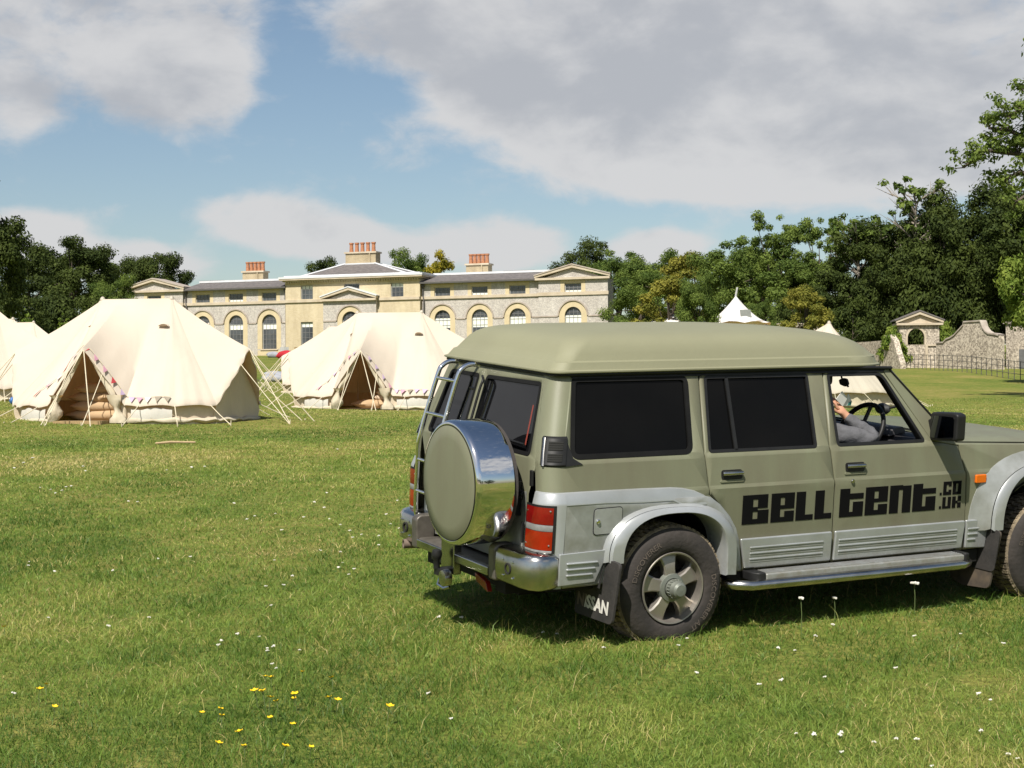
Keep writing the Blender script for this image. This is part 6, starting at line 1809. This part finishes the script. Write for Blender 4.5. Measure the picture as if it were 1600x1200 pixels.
        if side < 0: mb.tube([(XRr(1.22) - .02, -.20, 1.215), (XRr(1.2) - .022, -.60, 1.205)], .007, 6); mb.tube([(XRr(1.2) - .02, -.18, 1.17), (XRr(1.2) - .024, -.30, 1.208)], .006, 6)
        else: mb.tube([(XRr(1.2) - .022, .24, 1.20), (XRr(1.2) - .022, .5, 1.20)], .007, 6)
        mb.build('wiper', M_TRIM, d)
        # hinges
        if side < 0:
            mb = MB(); mb.box((XRr(1.02) - .008, -.715, 1.03), (.016, .03, .09)); mb.box((XRr(.72) - .02, -.655, .72), (.02, .012, .12)); mb.build('hinge', M_TRIM, d, bevel=.005)
    # strip above the doors and roof gutter at the back
    mb = MB(); rows = []
    for z, o_ in ((1.583, -.004), (1.60, .0), (1.62, .006)):
        rows.append([Vector((XRr(z) - o_, y, z)) for y in np.linspace(-.60, .60, 13)])
    mb.grid(rows); mb.build('tailgate_header', M_TRIM, root, smooth=30)
    # red hazard strip seen through the right window
    mb = MB(); mb.add([Vector((XRr(z) - .0095 + .0, y, z)) for y, z in ((-.585, 1.20), (-.600, 1.20), (-.565, 1.42), (-.552, 1.42))], [(0, 1, 2, 3)]); mb.build('red_strip', M_REDD, root)

    # ---------------- high roof
    def plan(x0, x1, hw, r, n=8, rf=None):
        rf = rf or r; P = []
        for (cx, cy, a0, rr) in ((x0 + r, -hw + r, math.pi, r), (x1 - rf, -hw + rf, 1.5 * math.pi, rf), (x1 - rf, hw - rf, 0, rf), (x0 + r, hw - r, .5 * math.pi, r)):
            for k in range(n + 1):
                a = a0 + .5 * math.pi * k / n; P.append((cx + rr * math.cos(a), cy + rr * math.sin(a)))
        return P
    def bow(x): return .018 * math.sin(math.pi * min(1, max(0, (x + .65) / 2.55)))
    lay = [(-.680, 1.915, .718, .09, 1.604), (-.690, 1.93, .727, .09, 1.610), (-.690, 1.93, .727, .09, 1.618), (-.672, 1.92, .712, .09, 1.624), (-.640, 1.905, .698, .09, 1.664), (-.634, 1.918, .690, .09, 1.667), (-.622, 1.900, .683, .09, 1.672),
           (-.590, 1.850, .668, .10, 1.715), (-.560, 1.785, .650, .11, 1.755), (-.530, 1.715, .628, .12, 1.784), (-.490, 1.635, .595, .13, 1.806), (-.43, 1.53, .545, .15, 1.822), (-.34, 1.39, .45, .18, 1.834), (-.16, 1.16, .30, .18, 1.843), (.2, .8, .06, .03, 1.848)]
    rows = []
    for (x0, x1, hw, r, z) in lay:
        if z > 1.672: z = 1.672 + (z - 1.672) * .92
        rows.append([Vector((x, y, z + (bow(x) if z < 1.65 else bow(x) * .8))) for x, y in plan(x0, x1, hw, r, rf=min(hw - .01, .50 if z > 1.6 else r))])
    mb = MB(); mb.grid(rows, closed=True); mb.f.append([len(mb.v) - len(rows[0]) + k for k in range(len(rows[0]))]); mb.m.append(0)
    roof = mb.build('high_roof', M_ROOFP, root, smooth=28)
    mb = MB(); pl = plan(-.672, 1.90, .712, .09, rf=.5); mb.tube([Vector((x, y, 1.598 + bow(x))) for x, y in pl] + [Vector((pl[0][0], pl[0][1], 1.598 + bow(pl[0][0])))], .009, 6); mb.build('roof_seal', M_TRIM, roof)
    # ceiling lining closes the cabin
    mb = MB(); mb.bx(-.6, 1.74, -.67, .67, 1.588, 1.596); mb.build('ceiling', M_DASHL, root)

    # ---------------- rear bumper: two chrome horns and a low step
    for sg in (-1, 1):
        cap = []
        secs = [(-.72, .895), (-.80, .930), (-.87, .928), (-.915, .88), (-.935, .80), (-.938, .62), (-.938, .545)]
        if sg > 0: secs = [(x + .02, y * .945) for x, y in secs]
        prof = [(.0, .445), (-.02, .438), (0, .46), (.004, .59), (-.012, .622), (-.045, .632), (-.12, .636)]
        rows = []
        pts = secs
        for i, (x, y) in enumerate(pts):
            p0 = Vector(pts[max(0, i - 1)]); p1 = Vector(pts[min(len(pts) - 1, i + 1)]); t = (p1 - p0).normalized(); nrm = Vector((t.y, -t.x)) 
            if nrm.dot(Vector((x + .6, y - .3))) < 0: nrm = -nrm
            rows.append([Vector((x + nrm.x * d, sg * (y + nrm.y * d), z)) for d, z in ((-.12, .438), (-.015, .440), (.0, .455), (.004, .52), (.002, .600), (-.014, .626), (-.04, .634), (-.14, .636))])
        mb = MB(); mb.grid(rows); b = mb.build('rear_bumper', M_CHROMED, root, smooth=45)
        mb = MB()
        mb.prism(rounded([(-.82, .432), (-.946, .432), (-.950, .62), (-.92, .642), (-.82, .642)], .02, 4), .475, .552, lambda a, c, d: Vector((a, sg * d, c))); mb.build('bumper_end', M_GRIME, b, bevel=.012)
        bx_ = -.939 if sg < 0 else -.919
        mb = MB(); mb.lathe([(.033, .0), (.033, .006), (.024, .006), (.024, -.004), (.001, -.004)], 18, Matrix.Translation((bx_, sg * .70, .53)) @ Matrix.Rotation(R_(-90), 4, 'Y')); mb.build('sensor_hole', M_SEAM, b)
        for dy in (-.055, .055):
            for dz in (-.045, .045): mb = MB(); mb.lathe([(.007, 0), (.006, .006), (.001, .007)], 8, Matrix.Translation((bx_, sg * (.70 + dy), .53 + dz)) @ Matrix.Rotation(R_(-90), 4, 'Y')); mb.build('bumper_bolt', M_CHROME, b)
    mb = MB(); mb.bx(-.935, -.78, -.475, .475, .455, .505); mb.build('rear_step', M_GRIME, root, bevel=.012)
    mb = MB(); mb.bx(-.950, -.936, -.47, .47, .448, .498); mb.build('step_edge', M_CHROMED, root, bevel=.006)
    mb = MB(); mb.bx(-.955, -.90, -.055, .115, .37, .59); tw = mb.build('tow_hitch', M_CHROMED, root, bevel=.008)
    mb = MB(); mb.bx(-1.02, -.95, -.02, .07, .36, .40); mb.lathe([(.02, 0), (.018, .05), (.028, .062), (.032, .085), (.026, .108), (.001, .118)], 18, Matrix.Translation((-1.015, .045, .40))); mb.build('tow_ball', M_TRIM, tw, smooth=45)
    mb = MB(); mb.lathe([(.001, 0), (.048, .0), (.05, .02), (.046, .045), (.02, .05), (.001, .05)], 22, Matrix.Translation((-.985, -.06, .36)) @ Matrix.Rotation(R_(-90), 4, 'Y')); mb.build('tow_socket', M_CHROMED, tw, smooth=40)
    mb = MB(); mb.tube([(-.98, .06, .34), (-1.0, .05, .30), (-.985, .0, .285), (-.965, -.03, .30)], .012, 7); mb.build('shackle', M_CHROMED, tw, smooth=50)
    mb = MB(); mb.bx(-.93, -.90, .12, .30, .40, .44); mb.build('number_lamp', M_TRIM, root, bevel=.006)
    mb = MB(); mb.prism(rounded([(-.45, .345), (-.30, .385), (-.28, .43), (-.42, .40)], .012, 3), 0, .03, lambda a, c, d: Vector((-.90 - d, a, c))); mb.build('fog_lamp', M_RED, root, bevel=.005)
    Mx = Matrix.Translation((-.60, .63, .425)) @ Matrix.Rotation(R_(-90), 4, 'Y') @ Matrix.Rotation(R_(-12), 4, 'X')
    mb = MB(); mb.lathe([(.030, 0), (.030, .34), (.025, .34), (.025, .05), (.001, .05)], 20, Mx); mb.build('exhaust_pipe', M_RUST, root, smooth=45)

    # ---------------- spare wheel in its cover
    sc_ = Vector((-1.150, -.375, .975)); Mx = Matrix.Translation(sc_) @ Matrix.Rotation(R_(-90), 4, 'Y')   # local +z points backwards
    r = .352
    mb = MB(); mb.lathe([(r - .012, -.232), (r + .002, -.226), (r + .004, -.205), (r + .002, -.03), (r - .002, -.012), (r - .010, .0), (r - .022, .004), (r - .026, .002)], 96, Mx); sp = mb.build('spare_wheel_cover', M_CHROME, root, smooth=60)
    mb = MB(); mb.lathe([(r - .026, .001), (r - .030, .006), (.25, .012), (.12, .016), (.001, .017)], 72, Mx); mb.build('cover_face', M_OLIVE, sp, smooth=60)
    mb = MB(); mb.lathe([(r - .024, .0025), (r - .027, .0075), (r - .031, .0025)], 96, Mx); mb.build('cover_bead', M_RUBBER, sp, smooth=60)
    mb = MB(); mb.lathe([(r - .02, -.228), (r - .008, -.255), (r - .06, -.285), (.08, -.285)], 48, Mx); mb.build('spare_tyre', M_TYRE, sp, smooth=50)
    mb = MB(); mb.bx(-.86, -.80, -.60, -.14, .80, 1.0); mb.tube([(-.80, -.62, .92), (-.86, -.45, .95)], .03, 8); mb.build('wheel_carrier', M_TRIM, sp, bevel=.01)

    # ---------------- ladder on the left rear door
    ld = MB()
    def rail(y0, y1):
        return [(XRr(1.60) + .03, y0 - .02 * (1), 1.575), (XRr(1.60) - .05, y0, 1.592), (XRr(1.55) - .10, y0 + .002, 1.565), (XRr(1.48) - .115, y0 + .005, 1.49), (XRr(1.13) - .10, y0 + (y1 - y0) * .55, 1.13), (XRr(.98) - .10, y0 + (y1 - y0) * .8, .98), (XRr(.66) - .095, y1, .67), (XRr(.62) - .07, y1, .625), (XRr(.62) - .0, y1, .61)]
    def smooth_pts(P, n=5):
        P = [Vector(p) for p in P]; out = []
        for i in range(len(P) - 1):
            a, b = P[max(0, i - 1)], P[min(len(P) - 1, i + 2)]
            for k in range(n):
                t = k / n; p, q = P[i], P[i + 1]
                out.append(.5 * ((2 * p) + (-a + q) * t + (2 * a - 5 * p + 4 * q - b) * t * t + (-a + 3 * p - 3 * q + b) * t ** 3))
        out.append(P[-1]); return out
    RL, RR_ = smooth_pts(rail(.505, .585)), smooth_pts(rail(.235, .300))
    ld.tube(RL, .0145, 10); ld.tube(RR_, .0145, 10)
    lo = ld.build('ladder', M_CHROME, root, smooth=60)
    for z in (1.47, 1.245, .985, .80):
        ka = min(range(12, len(RL)), key=lambda i: abs(RL[i].z - z)); kb = min(range(12, len(RR_)), key=lambda i: abs(RR_[i].z - z))
        mb = MB(); mb.tube([RL[ka], RR_[kb]], .011, 8); mb.build('rung', M_CHROME, lo, smooth=60)
    # dark tube standing in for the reflection of rails on the glass
    mb = MB(); mb.tube(smooth_pts([(XRr(1.52) - .015, .115, 1.53), (XRr(1.52) - .04, .06, 1.51), (XRr(1.45) - .045, .06, 1.44), (XRr(1.15) - .03, .075, 1.16)]), .008, 8); mb.build('rail_reflection', M_TRIM, root, smooth=60)

    # ---------------- bonnet and front
    rows = []
    for x in (2.13, 2.25, 2.6, 3.0, 3.35, 3.52, 3.60):
        zc = float(np.interp(x, [2.13, 2.3, 3.0, 3.5, 3.6], [1.172, 1.165, 1.135, 1.095, 1.045]))
        row = []
        for y in np.linspace(-1, 1, 25):
            ye = .80; e = abs(y); row.append(Vector((x, y * ye, zc - .020 * e ** 2 - .018 * (max(0, e - .86) / .14) ** 2)))
        rows.append(row)
    mb = MB(); mb.grid(rows); mb.build('bonnet', M_OLIVE, root, smooth=40, solid=None)
    for sg in (-1, 1):
        rows = []
        for x in (2.20, 2.3, 2.6, 3.0, 3.35, 3.55, 3.66):
            zt = float(np.interp(x, [2.2, 2.3, 3.55, 3.66], [1.118, 1.114, 1.060, 1.0]))
            zc = float(np.interp(x, [2.13, 2.3, 3.0, 3.5, 3.66], [1.172, 1.165, 1.135, 1.095, 1.02])) - .045
            rows.append([Vector((x, sg * .806, zc)), Vector((x, sg * .84, zc - .002)), Vector((x, sg * (W(zt) - .008), (zc + zt) / 2 + .004)), Vector((x, sg * W(zt), zt))])
        mb = MB(); mb.grid(rows); mb.build('wing_top', M_OLIVE, root, smooth=60)
        mb = MB(); mb.bx(3.655, 3.70, sg * .50, sg * .80, .82, .99); h = mb.build('headlight', M_CLEARL, root, bevel=.015)
    mb = MB(); mb.bx(3.63, 3.67, -.88, .88, .60, 1.03); fp = mb.build('front_panel', M_OLIVE, root, bevel=.02)
    mb = MB(); mb.bx(3.672, 3.69, -.48, .48, .82, .99)
    for k in range(5): mb.bx(3.692, 3.70, -.47, .47, .835 + .032 * k, .845 + .032 * k)
    mb.build('grille', M_TRIM, fp)
    mb = MB(); mb.bx(3.68, 3.86, -.90, .90, .45, .62); mb.build('front_bumper', M_CHROME, root, bevel=.03)
    # windscreen
    mb = MB(); mb.add([(2.165, -.765, 1.165), (2.165, .765, 1.165), (1.765, .655, 1.585), (1.765, -.655, 1.585)], [(0, 1, 2, 3)]); mb.build('windscreen', M_CLEAR, root)
    mb = MB(); mb.tube([(2.168, -.78, 1.160), (2.19, 0, 1.168), (2.168, .78, 1.160)], .014, 6); mb.tube([(1.768, -.66, 1.588), (1.775, .66, 1.588)], .014, 6); mb.build('windscreen_seal', M_RUBBER, root)

    # ---------------- cabin
    mb = MB(); mb.bx(-.74, 2.2, -.80, .80, .40, .46); mb.bx(2.18, 2.21, -.84, .84, .46, 1.10); mb.bx(-.70, -.66, -.70, .70, .46, 1.1); mb.build('floor_pan', M_UNDER, root)
    mb = MB(); mb.bx(.95, 1.0, -.78, .78, .46, 1.10); mb.bx(1.0, 1.03, -.68, .68, 1.10, 1.585); mb.build('light_blocker', M_SEATC, root)  # unseen dark partition, added behind the seats to block light
    mb = MB()
    prof = [(2.17, .62), (2.17, 1.155), (2.06, 1.165), (1.97, 1.15), (1.90, 1.10), (1.90, .95), (1.98, .82), (2.0, .62)]
    mb.prism(prof, -.775, .775, lambda a, b, d: Vector((a, d, b))); db = mb.build('dashboard', M_DASH, root, bevel=.012)
    mb = MB(); mb.prism(rounded([(1.90, 1.14), (2.06, 1.165), (2.04, 1.205), (1.95, 1.20)], .03, 4), -.55, -.20, lambda a, b, d: Vector((a, d, b))); mb.build('instrument_hood', M_DASHL, db, bevel=.01)
    for y in (-.70, -.14):
        mb = MB(); mb.bx(1.885, 1.905, y - .06, y + .05, 1.0, 1.1); v_ = mb.build('air_vent', M_DASHL, db, bevel=.01)
        mb = MB()
        for k in range(4): mb.bx(1.880, 1.884, y - .05, y + .04, 1.015 + .022 * k, 1.025 + .022 * k)
        mb.build('vent_slat', M_SEAM, v_)
    mb = MB(); mb.lathe([(.001, -.028), (.040, -.024), (.052, 0), (.040, .024), (.001, .028)], 18, Matrix.Translation((2.0, -.385, 1.305)) @ Matrix.Rotation(R_(90), 4, 'Y') @ Matrix.Diagonal((.75, 1.25, 1, 1))); mb.tube([(2.0, -.385, 1.30), (2.01, -.50, 1.33), (2.02, -.56, 1.335)], .008, 6); mb.tube([(2.0, -.385, 1.29), (2.03, -.38, 1.17)], .012, 6); mb.build('dash_pod', M_DASH, db, smooth=50)
    # steering wheel
    c = Vector((1.80, -.40, 1.165)); Mw = Matrix.Translation(c) @ Matrix.Rotation(R_(-62), 4, 'Y')
    mb = MB(); mb.tube([Mw @ Vector((.195 * math.cos(a), .195 * math.sin(a), 0)) for a in [2 * math.pi * k / 40 for k in range(41)]], .0155, 10, caps=False)
    sw = mb.build('steering_wheel', M_TRIM, root, smooth=60)
    mb = MB(); mb.lathe([(.001, -.02), (.075, -.02), (.08, .0), (.06, .03), (.001, .035)], 20, Mw @ Matrix.Rotation(math.pi, 4, 'X'))
    for a in (0, math.pi, 1.5 * math.pi): mb.tube([Mw @ Vector((.06 * math.cos(a), .06 * math.sin(a), .0)), Mw @ Vector((.19 * math.cos(a), .19 * math.sin(a), 0))], .013, 6)
    mb.tube([c, c + (Mw.to_3x3() @ Vector((0, 0, -.30)))], .03, 8); mb.build('wheel_boss', M_DASH, sw, smooth=45)
    # seats
    for y in (-.39, .39):
        mb = MB(); mb.prism(rounded([(1.02, .58), (1.56, .62), (1.58, .76), (1.04, .74)], .05, 4), y - .25, y + .25, lambda a, b, d: Vector((a, d, b))); s_ = mb.build('seat', M_SEATC, root, bevel=.03)
        mb = MB(); mb.prism(rounded([(1.04, .74), (1.17, .76), (1.10, 1.30), (1.00, 1.30)], .04, 4), y - .25, y + .25, lambda a, b, d: Vector((a, d, b))); mb.build('seat_back', M_SEATC, s_, bevel=.04)
        mb = MB(); mb.prism(rounded([(1.02, 1.33), (1.10, 1.33), (1.09, 1.48), (1.02, 1.48)], .03, 4), y - .12, y + .12, lambda a, b, d: Vector((a, d, b))); mb.build('headrest', M_SEATC, s_, bevel=.03)
    # phone holder on the windscreen
    mb = MB(); mb.prism(rounded([(-.21, 1.455), (-.185, 1.435), (-.13, 1.445), (-.115, 1.475), (-.15, 1.492), (-.19, 1.490)], .012, 4), 0, .02, lambda a, b, d: Vector((1.845 + d, a, b))); mb.tube([(1.85, -.19, 1.45), (1.83, -.235, 1.442)], .008, 6); im = mb.build('phone_holder', M_TRIM, root, bevel=.008)
    mb = MB(); mb.tube([(1.85, -.15, 1.48), (1.835, -.15, 1.515)], .006, 6); mb.build('holder_stalk', M_TRIM, im)
    mb = MB(); mb.prism(rounded([(1.26, 1.50), (1.34, 1.50), (1.34, 1.585), (1.25, 1.585)], .02, 3), -.66, -.60, lambda a, b, d: Vector((a, d, b))); mb.build('grab_handle', M_TRIM, root, bevel=.01)
    # ---------------- chassis
    mb = MB()
    for y in (-.45, .45): mb.bx(-.85, 3.6, y - .06, y + .06, .34, .44)
    mb.bx(-.7, -.2, -.4, .4, .30, .44); mb.bx(1.2, 2.4, -.3, .3, .30, .42); mb.tube([(0, -.78, .385), (0, .78, .385)], .055, 10); mb.tube([(2.97, -.78, .385), (2.97, .78, .385)], .055, 10)
    mb.lathe([(.001, -.12), (.12, -.08), (.14, 0), (.12, .08), (.001, .12)], 16, Matrix.Translation((0, .1, .385))); mb.bx(-.8, 3.6, -.70, .70, .44, .455); mb.build('chassis', M_UNDER, root)
    return root
CAR = build_car()
# ------------------------------------------------------------------ the driver
M_SKIN = pbr('skin', (.52, .27, .17), .55, var=.06, scale=12)
M_SWEAT = pbr('grey_sweatshirt', (.105, .106, .115), .95, var=.12, scale=30, bump=.5, bscale=24)
M_TROU = pbr('dark_trousers', (.04, .045, .06), .9, var=.1)
M_HAIR = pbr('dark_hair', (.03, .022, .016), .7, var=.2, scale=40)
M_PAPER = pbr('white_paper', (.70, .69, .64), .8, var=.04)
M_EYEW = pbr('eye_white', (.7, .7, .68), .3)
M_GREENP = pbr('green_print', (.04, .22, .18), .7)

def skin_obj(name, verts, edges, radii, mat, parent, levels=2, rootv=0):
    me = bpy.data.meshes.new(name); me.from_pydata([tuple(v) for v in verts], edges, []); me.materials.append(mat)
    o = bpy.data.objects.new(name, me); COL.objects.link(o); o.parent = parent
    m = o.modifiers.new('skin', 'SKIN'); m.use_smooth_shade = True; m.branch_smoothing = .4
    for i, r in enumerate(radii):
        rr = r if isinstance(r, tuple) else (r, r)
        me.skin_vertices[0].data[i].radius = rr; me.skin_vertices[0].data[i].use_root = (i == rootv)
    s = o.modifiers.new('smooth', 'SUBSURF'); s.levels = levels; s.render_levels = levels
    return o
def build_person():
    root = empty('person')
    tag(root, 'driver in a grey sweatshirt, elbow on the window sill, holding up a leaflet', 'person')
    root.matrix_world = CAR.matrix_world.copy()
    y0 = -.41
    S = {'pel': (1.22, y0, .80), 'waist': (1.20, y0, .95), 'chest': (1.235, y0, 1.11), 'neckb': (1.275, y0, 1.26), 'neck': (1.31, y0, 1.32), 'headl': (1.36, y0, 1.375), 'headm': (1.365, y0, 1.445), 'headt': (1.355, y0, 1.49),
         'shR': (1.265, y0 - .17, 1.22), 'elR': (1.42, -.70, 1.185), 'elR2': (1.585, -.785, 1.170), 'wrR': (1.462, -.675, 1.290), 'palR': (1.425, -.645, 1.335),
         'shL': (1.265, y0 + .17, 1.22), 'elL': (1.36, y0 + .24, 1.05), 'wrL': (1.56, y0 + .14, 1.13), 'palL': (1.63, y0 + .12, 1.16),
         'hipR': (1.26, y0 - .10, .82), 'knR': (1.66, y0 - .13, .86), 'anR': (1.92, y0 - .12, .53), 'toR': (2.06, y0 - .12, .50), 'hipL': (1.26, y0 + .10, .82), 'knL': (1.66, y0 + .13, .86), 'anL': (1.90, y0 + .12, .53), 'toL': (2.04, y0 + .12, .50)}
    names = list(S); ix = {n: i for i, n in enumerate(names)}
    E = [('pel', 'waist'), ('waist', 'chest'), ('chest', 'neckb'), ('neckb', 'neck'), ('neck', 'headl'), ('headl', 'headm'), ('headm', 'headt'), ('chest', 'shR'), ('shR', 'elR'), ('elR', 'elR2'), ('elR2', 'wrR'), ('wrR', 'palR'), ('chest', 'shL'), ('shL', 'elL'), ('elL', 'wrL'), ('wrL', 'palL'),
         ('pel', 'hipR'), ('hipR', 'knR'), ('knR', 'anR'), ('anR', 'toR'), ('pel', 'hipL'), ('hipL', 'knL'), ('knL', 'anL'), ('anL', 'toL')]
    rad = dict(pel=(.15, .12), waist=(.15, .11), chest=(.16, .12), neckb=.075, neck=.058, headl=(.066, .08), headm=(.078, .092), headt=(.055, .06), shR=.07, elR=.055, elR2=.045, wrR=.030, palR=(.036, .020), shL=.07, elL=.048, wrL=.028, palL=(.036, .020), hipR=.09, knR=.065, anR=.042, toR=.035, hipL=.09, knL=.065, anL=.042, toL=.035)
    V = [S[n] for n in names]; R = [rad[n] for n in names]; EE = [(ix[a], ix[b]) for a, b in E]
    # fingers: right hand curled round the sheet, left hand on the wheel rim
    def fingers(pal, base_dir, across, curl, pname):
        p = Vector(S[pname]); d = Vector(base_dir).normalized(); a = Vector(across).normalized(); c = Vector(curl).normalized()
        for k, (off, ln) in enumerate(((-.030, .070), (-.010, .080), (.010, .076), (.029, .060))):
            q0 = p + a * off + d * .032; q1 = q0 + d * ln * .45 + c * .006 * k; q2 = q1 + (d * .55 + c * .8).normalized() * ln * .35; q3 = q2 + (d * .1 + c).normalized() * ln * .28
            i = len(V); V.extend([q0, q1, q2, q3]); R.extend([.0105, .0095, .009, .0075]); EE.extend([(ix[pname], i), (i, i + 1), (i + 1, i + 2), (i + 2, i + 3)])
        q0 = p - a * .036 + d * .004 + c * .01; q1 = q0 - a * .02 + d * .028 + c * .012; q2 = q1 + d * .028 + c * .014
        i = len(V); V.extend([q0, q1, q2]); R.extend([.0125, .0105, .0085]); EE.extend([(ix[pname], i), (i, i + 1), (i + 1, i + 2)])
    fingers('palR', (-.35, .15, .75), (.7, .45, .25), (-.6, .6, .1), 'palR')
    fingers('palL', (.7, -.1, .5), (.1, 1, .0), (.4, 0, -1), 'palL')
    body = skin_obj('body', V, EE, R, M_SKIN, root)
    # sweatshirt, grows a little outside the body, ends in cuffs
    n2 = ['waist0', 'waist', 'chest', 'neckb', 'shR', 'elA', 'elR', 'elR2', 'fa', 'cuR', 'shL', 'elL', 'cuL']
    T = dict(waist0=(1.18, y0, .86), waist=S['waist'], chest=S['chest'], neckb=(1.275, y0, 1.265), shR=S['shR'], elA=(1.36, -.665, 1.198), elR=(1.47, -.73, 1.178), elR2=(1.592, -.788, 1.172), fa=(1.535, -.735, 1.225), cuR=(1.448, -.664, 1.302), shL=S['shL'], elL=S['elL'], cuL=(1.53, y0 + .155, 1.118))
    TR = dict(waist0=(.17, .13), waist=(.17, .13), chest=(.18, .135), neckb=.085, shR=.088, elA=.076, elR=.066, elR2=.048, fa=.046, cuR=.038, shL=.088, elL=.06, cuL=.042)
    j = {n: i for i, n in enumerate(n2)}
    E2 = [('waist0', 'waist'), ('waist', 'chest'), ('chest', 'neckb'), ('chest', 'shR'), ('shR', 'elA'), ('elA', 'elR'), ('elR', 'elR2'), ('elR2', 'fa'), ('fa', 'cuR'), ('chest', 'shL'), ('shL', 'elL'), ('elL', 'cuL')]
    sw = skin_obj('sweatshirt', [T[n] for n in n2], [(j[a], j[b]) for a, b in E2], [TR[n] for n in n2], M_SWEAT, root, 3)
    tx = bpy.data.textures.new('folds', 'CLOUDS'); tx.noise_scale = .055; tx.noise_depth = 1
    dm = sw.modifiers.new('folds', 'DISPLACE'); dm.texture = tx; dm.strength = .022; dm.mid_level = .5
    tr = ['p', 'hipR', 'knR', 'anR', 'hipL', 'knL', 'anL']; TT = dict(p=S['pel'], hipR=S['hipR'], knR=S['knR'], anR=S['anR'], hipL=S['hipL'], knL=S['knL'], anL=S['anL'])
    jj = {n: i for i, n in enumerate(tr)}
    skin_obj('trousers', [TT[n] for n in tr], [(jj[a], jj[b]) for a, b in (('p', 'hipR'), ('hipR', 'knR'), ('knR', 'anR'), ('p', 'hipL'), ('hipL', 'knL'), ('knL', 'anL'))], [(.17, .135), .105, .078, .056, .105, .078, .056], M_TROU, root)
    # hair cap, eyes, nose, ears and mouth on the head, which looks forwards
    hc = Vector((1.355, y0, 1.430))
    mb = MB(); rows = []
    for i in range(9):
        t = i / 8 * 1.9; rows.append([hc + Vector((-.014 + .108 * math.sin(t) * math.cos(a) * (1.0 if math.cos(a) < .2 else .93), .092 * math.sin(t) * math.sin(a), .02 + .105 * math.cos(t) + (.055 if math.cos(a) > .3 and t > 1.2 else 0))) for a in [2 * math.pi * k / 24 for k in range(24)]])
    mb.grid(rows, closed=True); mb.build('hair', M_HAIR, root, smooth=70)
    for s in (-1, 1):
        mb = MB(); mb.lathe([(.001, -.012), (.009, -.008), (.012, 0), (.009, .008), (.001, .012)], 12, Matrix.Translation((hc.x + .088, y0 + s * .032, hc.z + .002))); mb.build('eye', M_EYEW, root, smooth=70)
        mb = MB(); mb.lathe([(.001, -.008), (.020, -.005), (.026, .0), (.016, .006), (.001, .008)], 14, Matrix.Translation((hc.x - .002, y0 + s * .086, hc.z - .008)) @ Matrix.Rotation(R_(90), 4, 'X') @ Matrix.Diagonal((.7, 1.25, 1, 1))); mb.build('ear', M_SKIN, root, smooth=70)
    mb = MB(); mb.tube([hc + Vector((.088, 0, .005)), hc + Vector((.112, 0, -.03)), hc + Vector((.100, 0, -.042))], [.008, .016, .011], 8); mb.build('nose', M_SKIN, root, smooth=70)
    mb = MB(); mb.tube([hc + Vector((.088, -.026, -.066)), hc + Vector((.100, 0, -.064)), hc + Vector((.088, .026, -.066))], [.003, .007, .003], 6); mb.build('mouth', pbr('lips', (.42, .16, .12), .5), root, smooth=70)
    # folded sheet held in the right hand
    p = empty('paper_sheet'); p.matrix_world = CAR.matrix_world.copy()
    tag(p, 'folded white leaflet with a green printed corner held up in the hand of the driver', 'leaflet')
    mb = MB(); mb.prism(rounded([(1.365, 1.410), (1.435, 1.362), (1.480, 1.410), (1.425, 1.458)], .004, 2), 0, .004, lambda a, b, d: Vector((a, -.655 + d + (a - 1.42) * .25, b))); mb.build('sheet', M_PAPER, p)
    mb = MB(); mb.prism([(1.440, 1.365), (1.525, 1.362), (1.535, 1.392), (1.50, 1.44), (1.482, 1.412)], 0, .004, lambda a, b, d: Vector((a, -.650 + d + (a - 1.42) * .3, b))); mb.build('folded_leaf', M_PAPER, p)
    mb = MB(); mb.prism([(1.485, 1.364), (1.525, 1.362), (1.535, 1.390), (1.51, 1.386)], -.0045, -.0025, lambda a, b, d: Vector((a, -.650 + d + (a - 1.42) * .3, b))); mb.build('printed_corner', M_GREENP, p)
build_person()
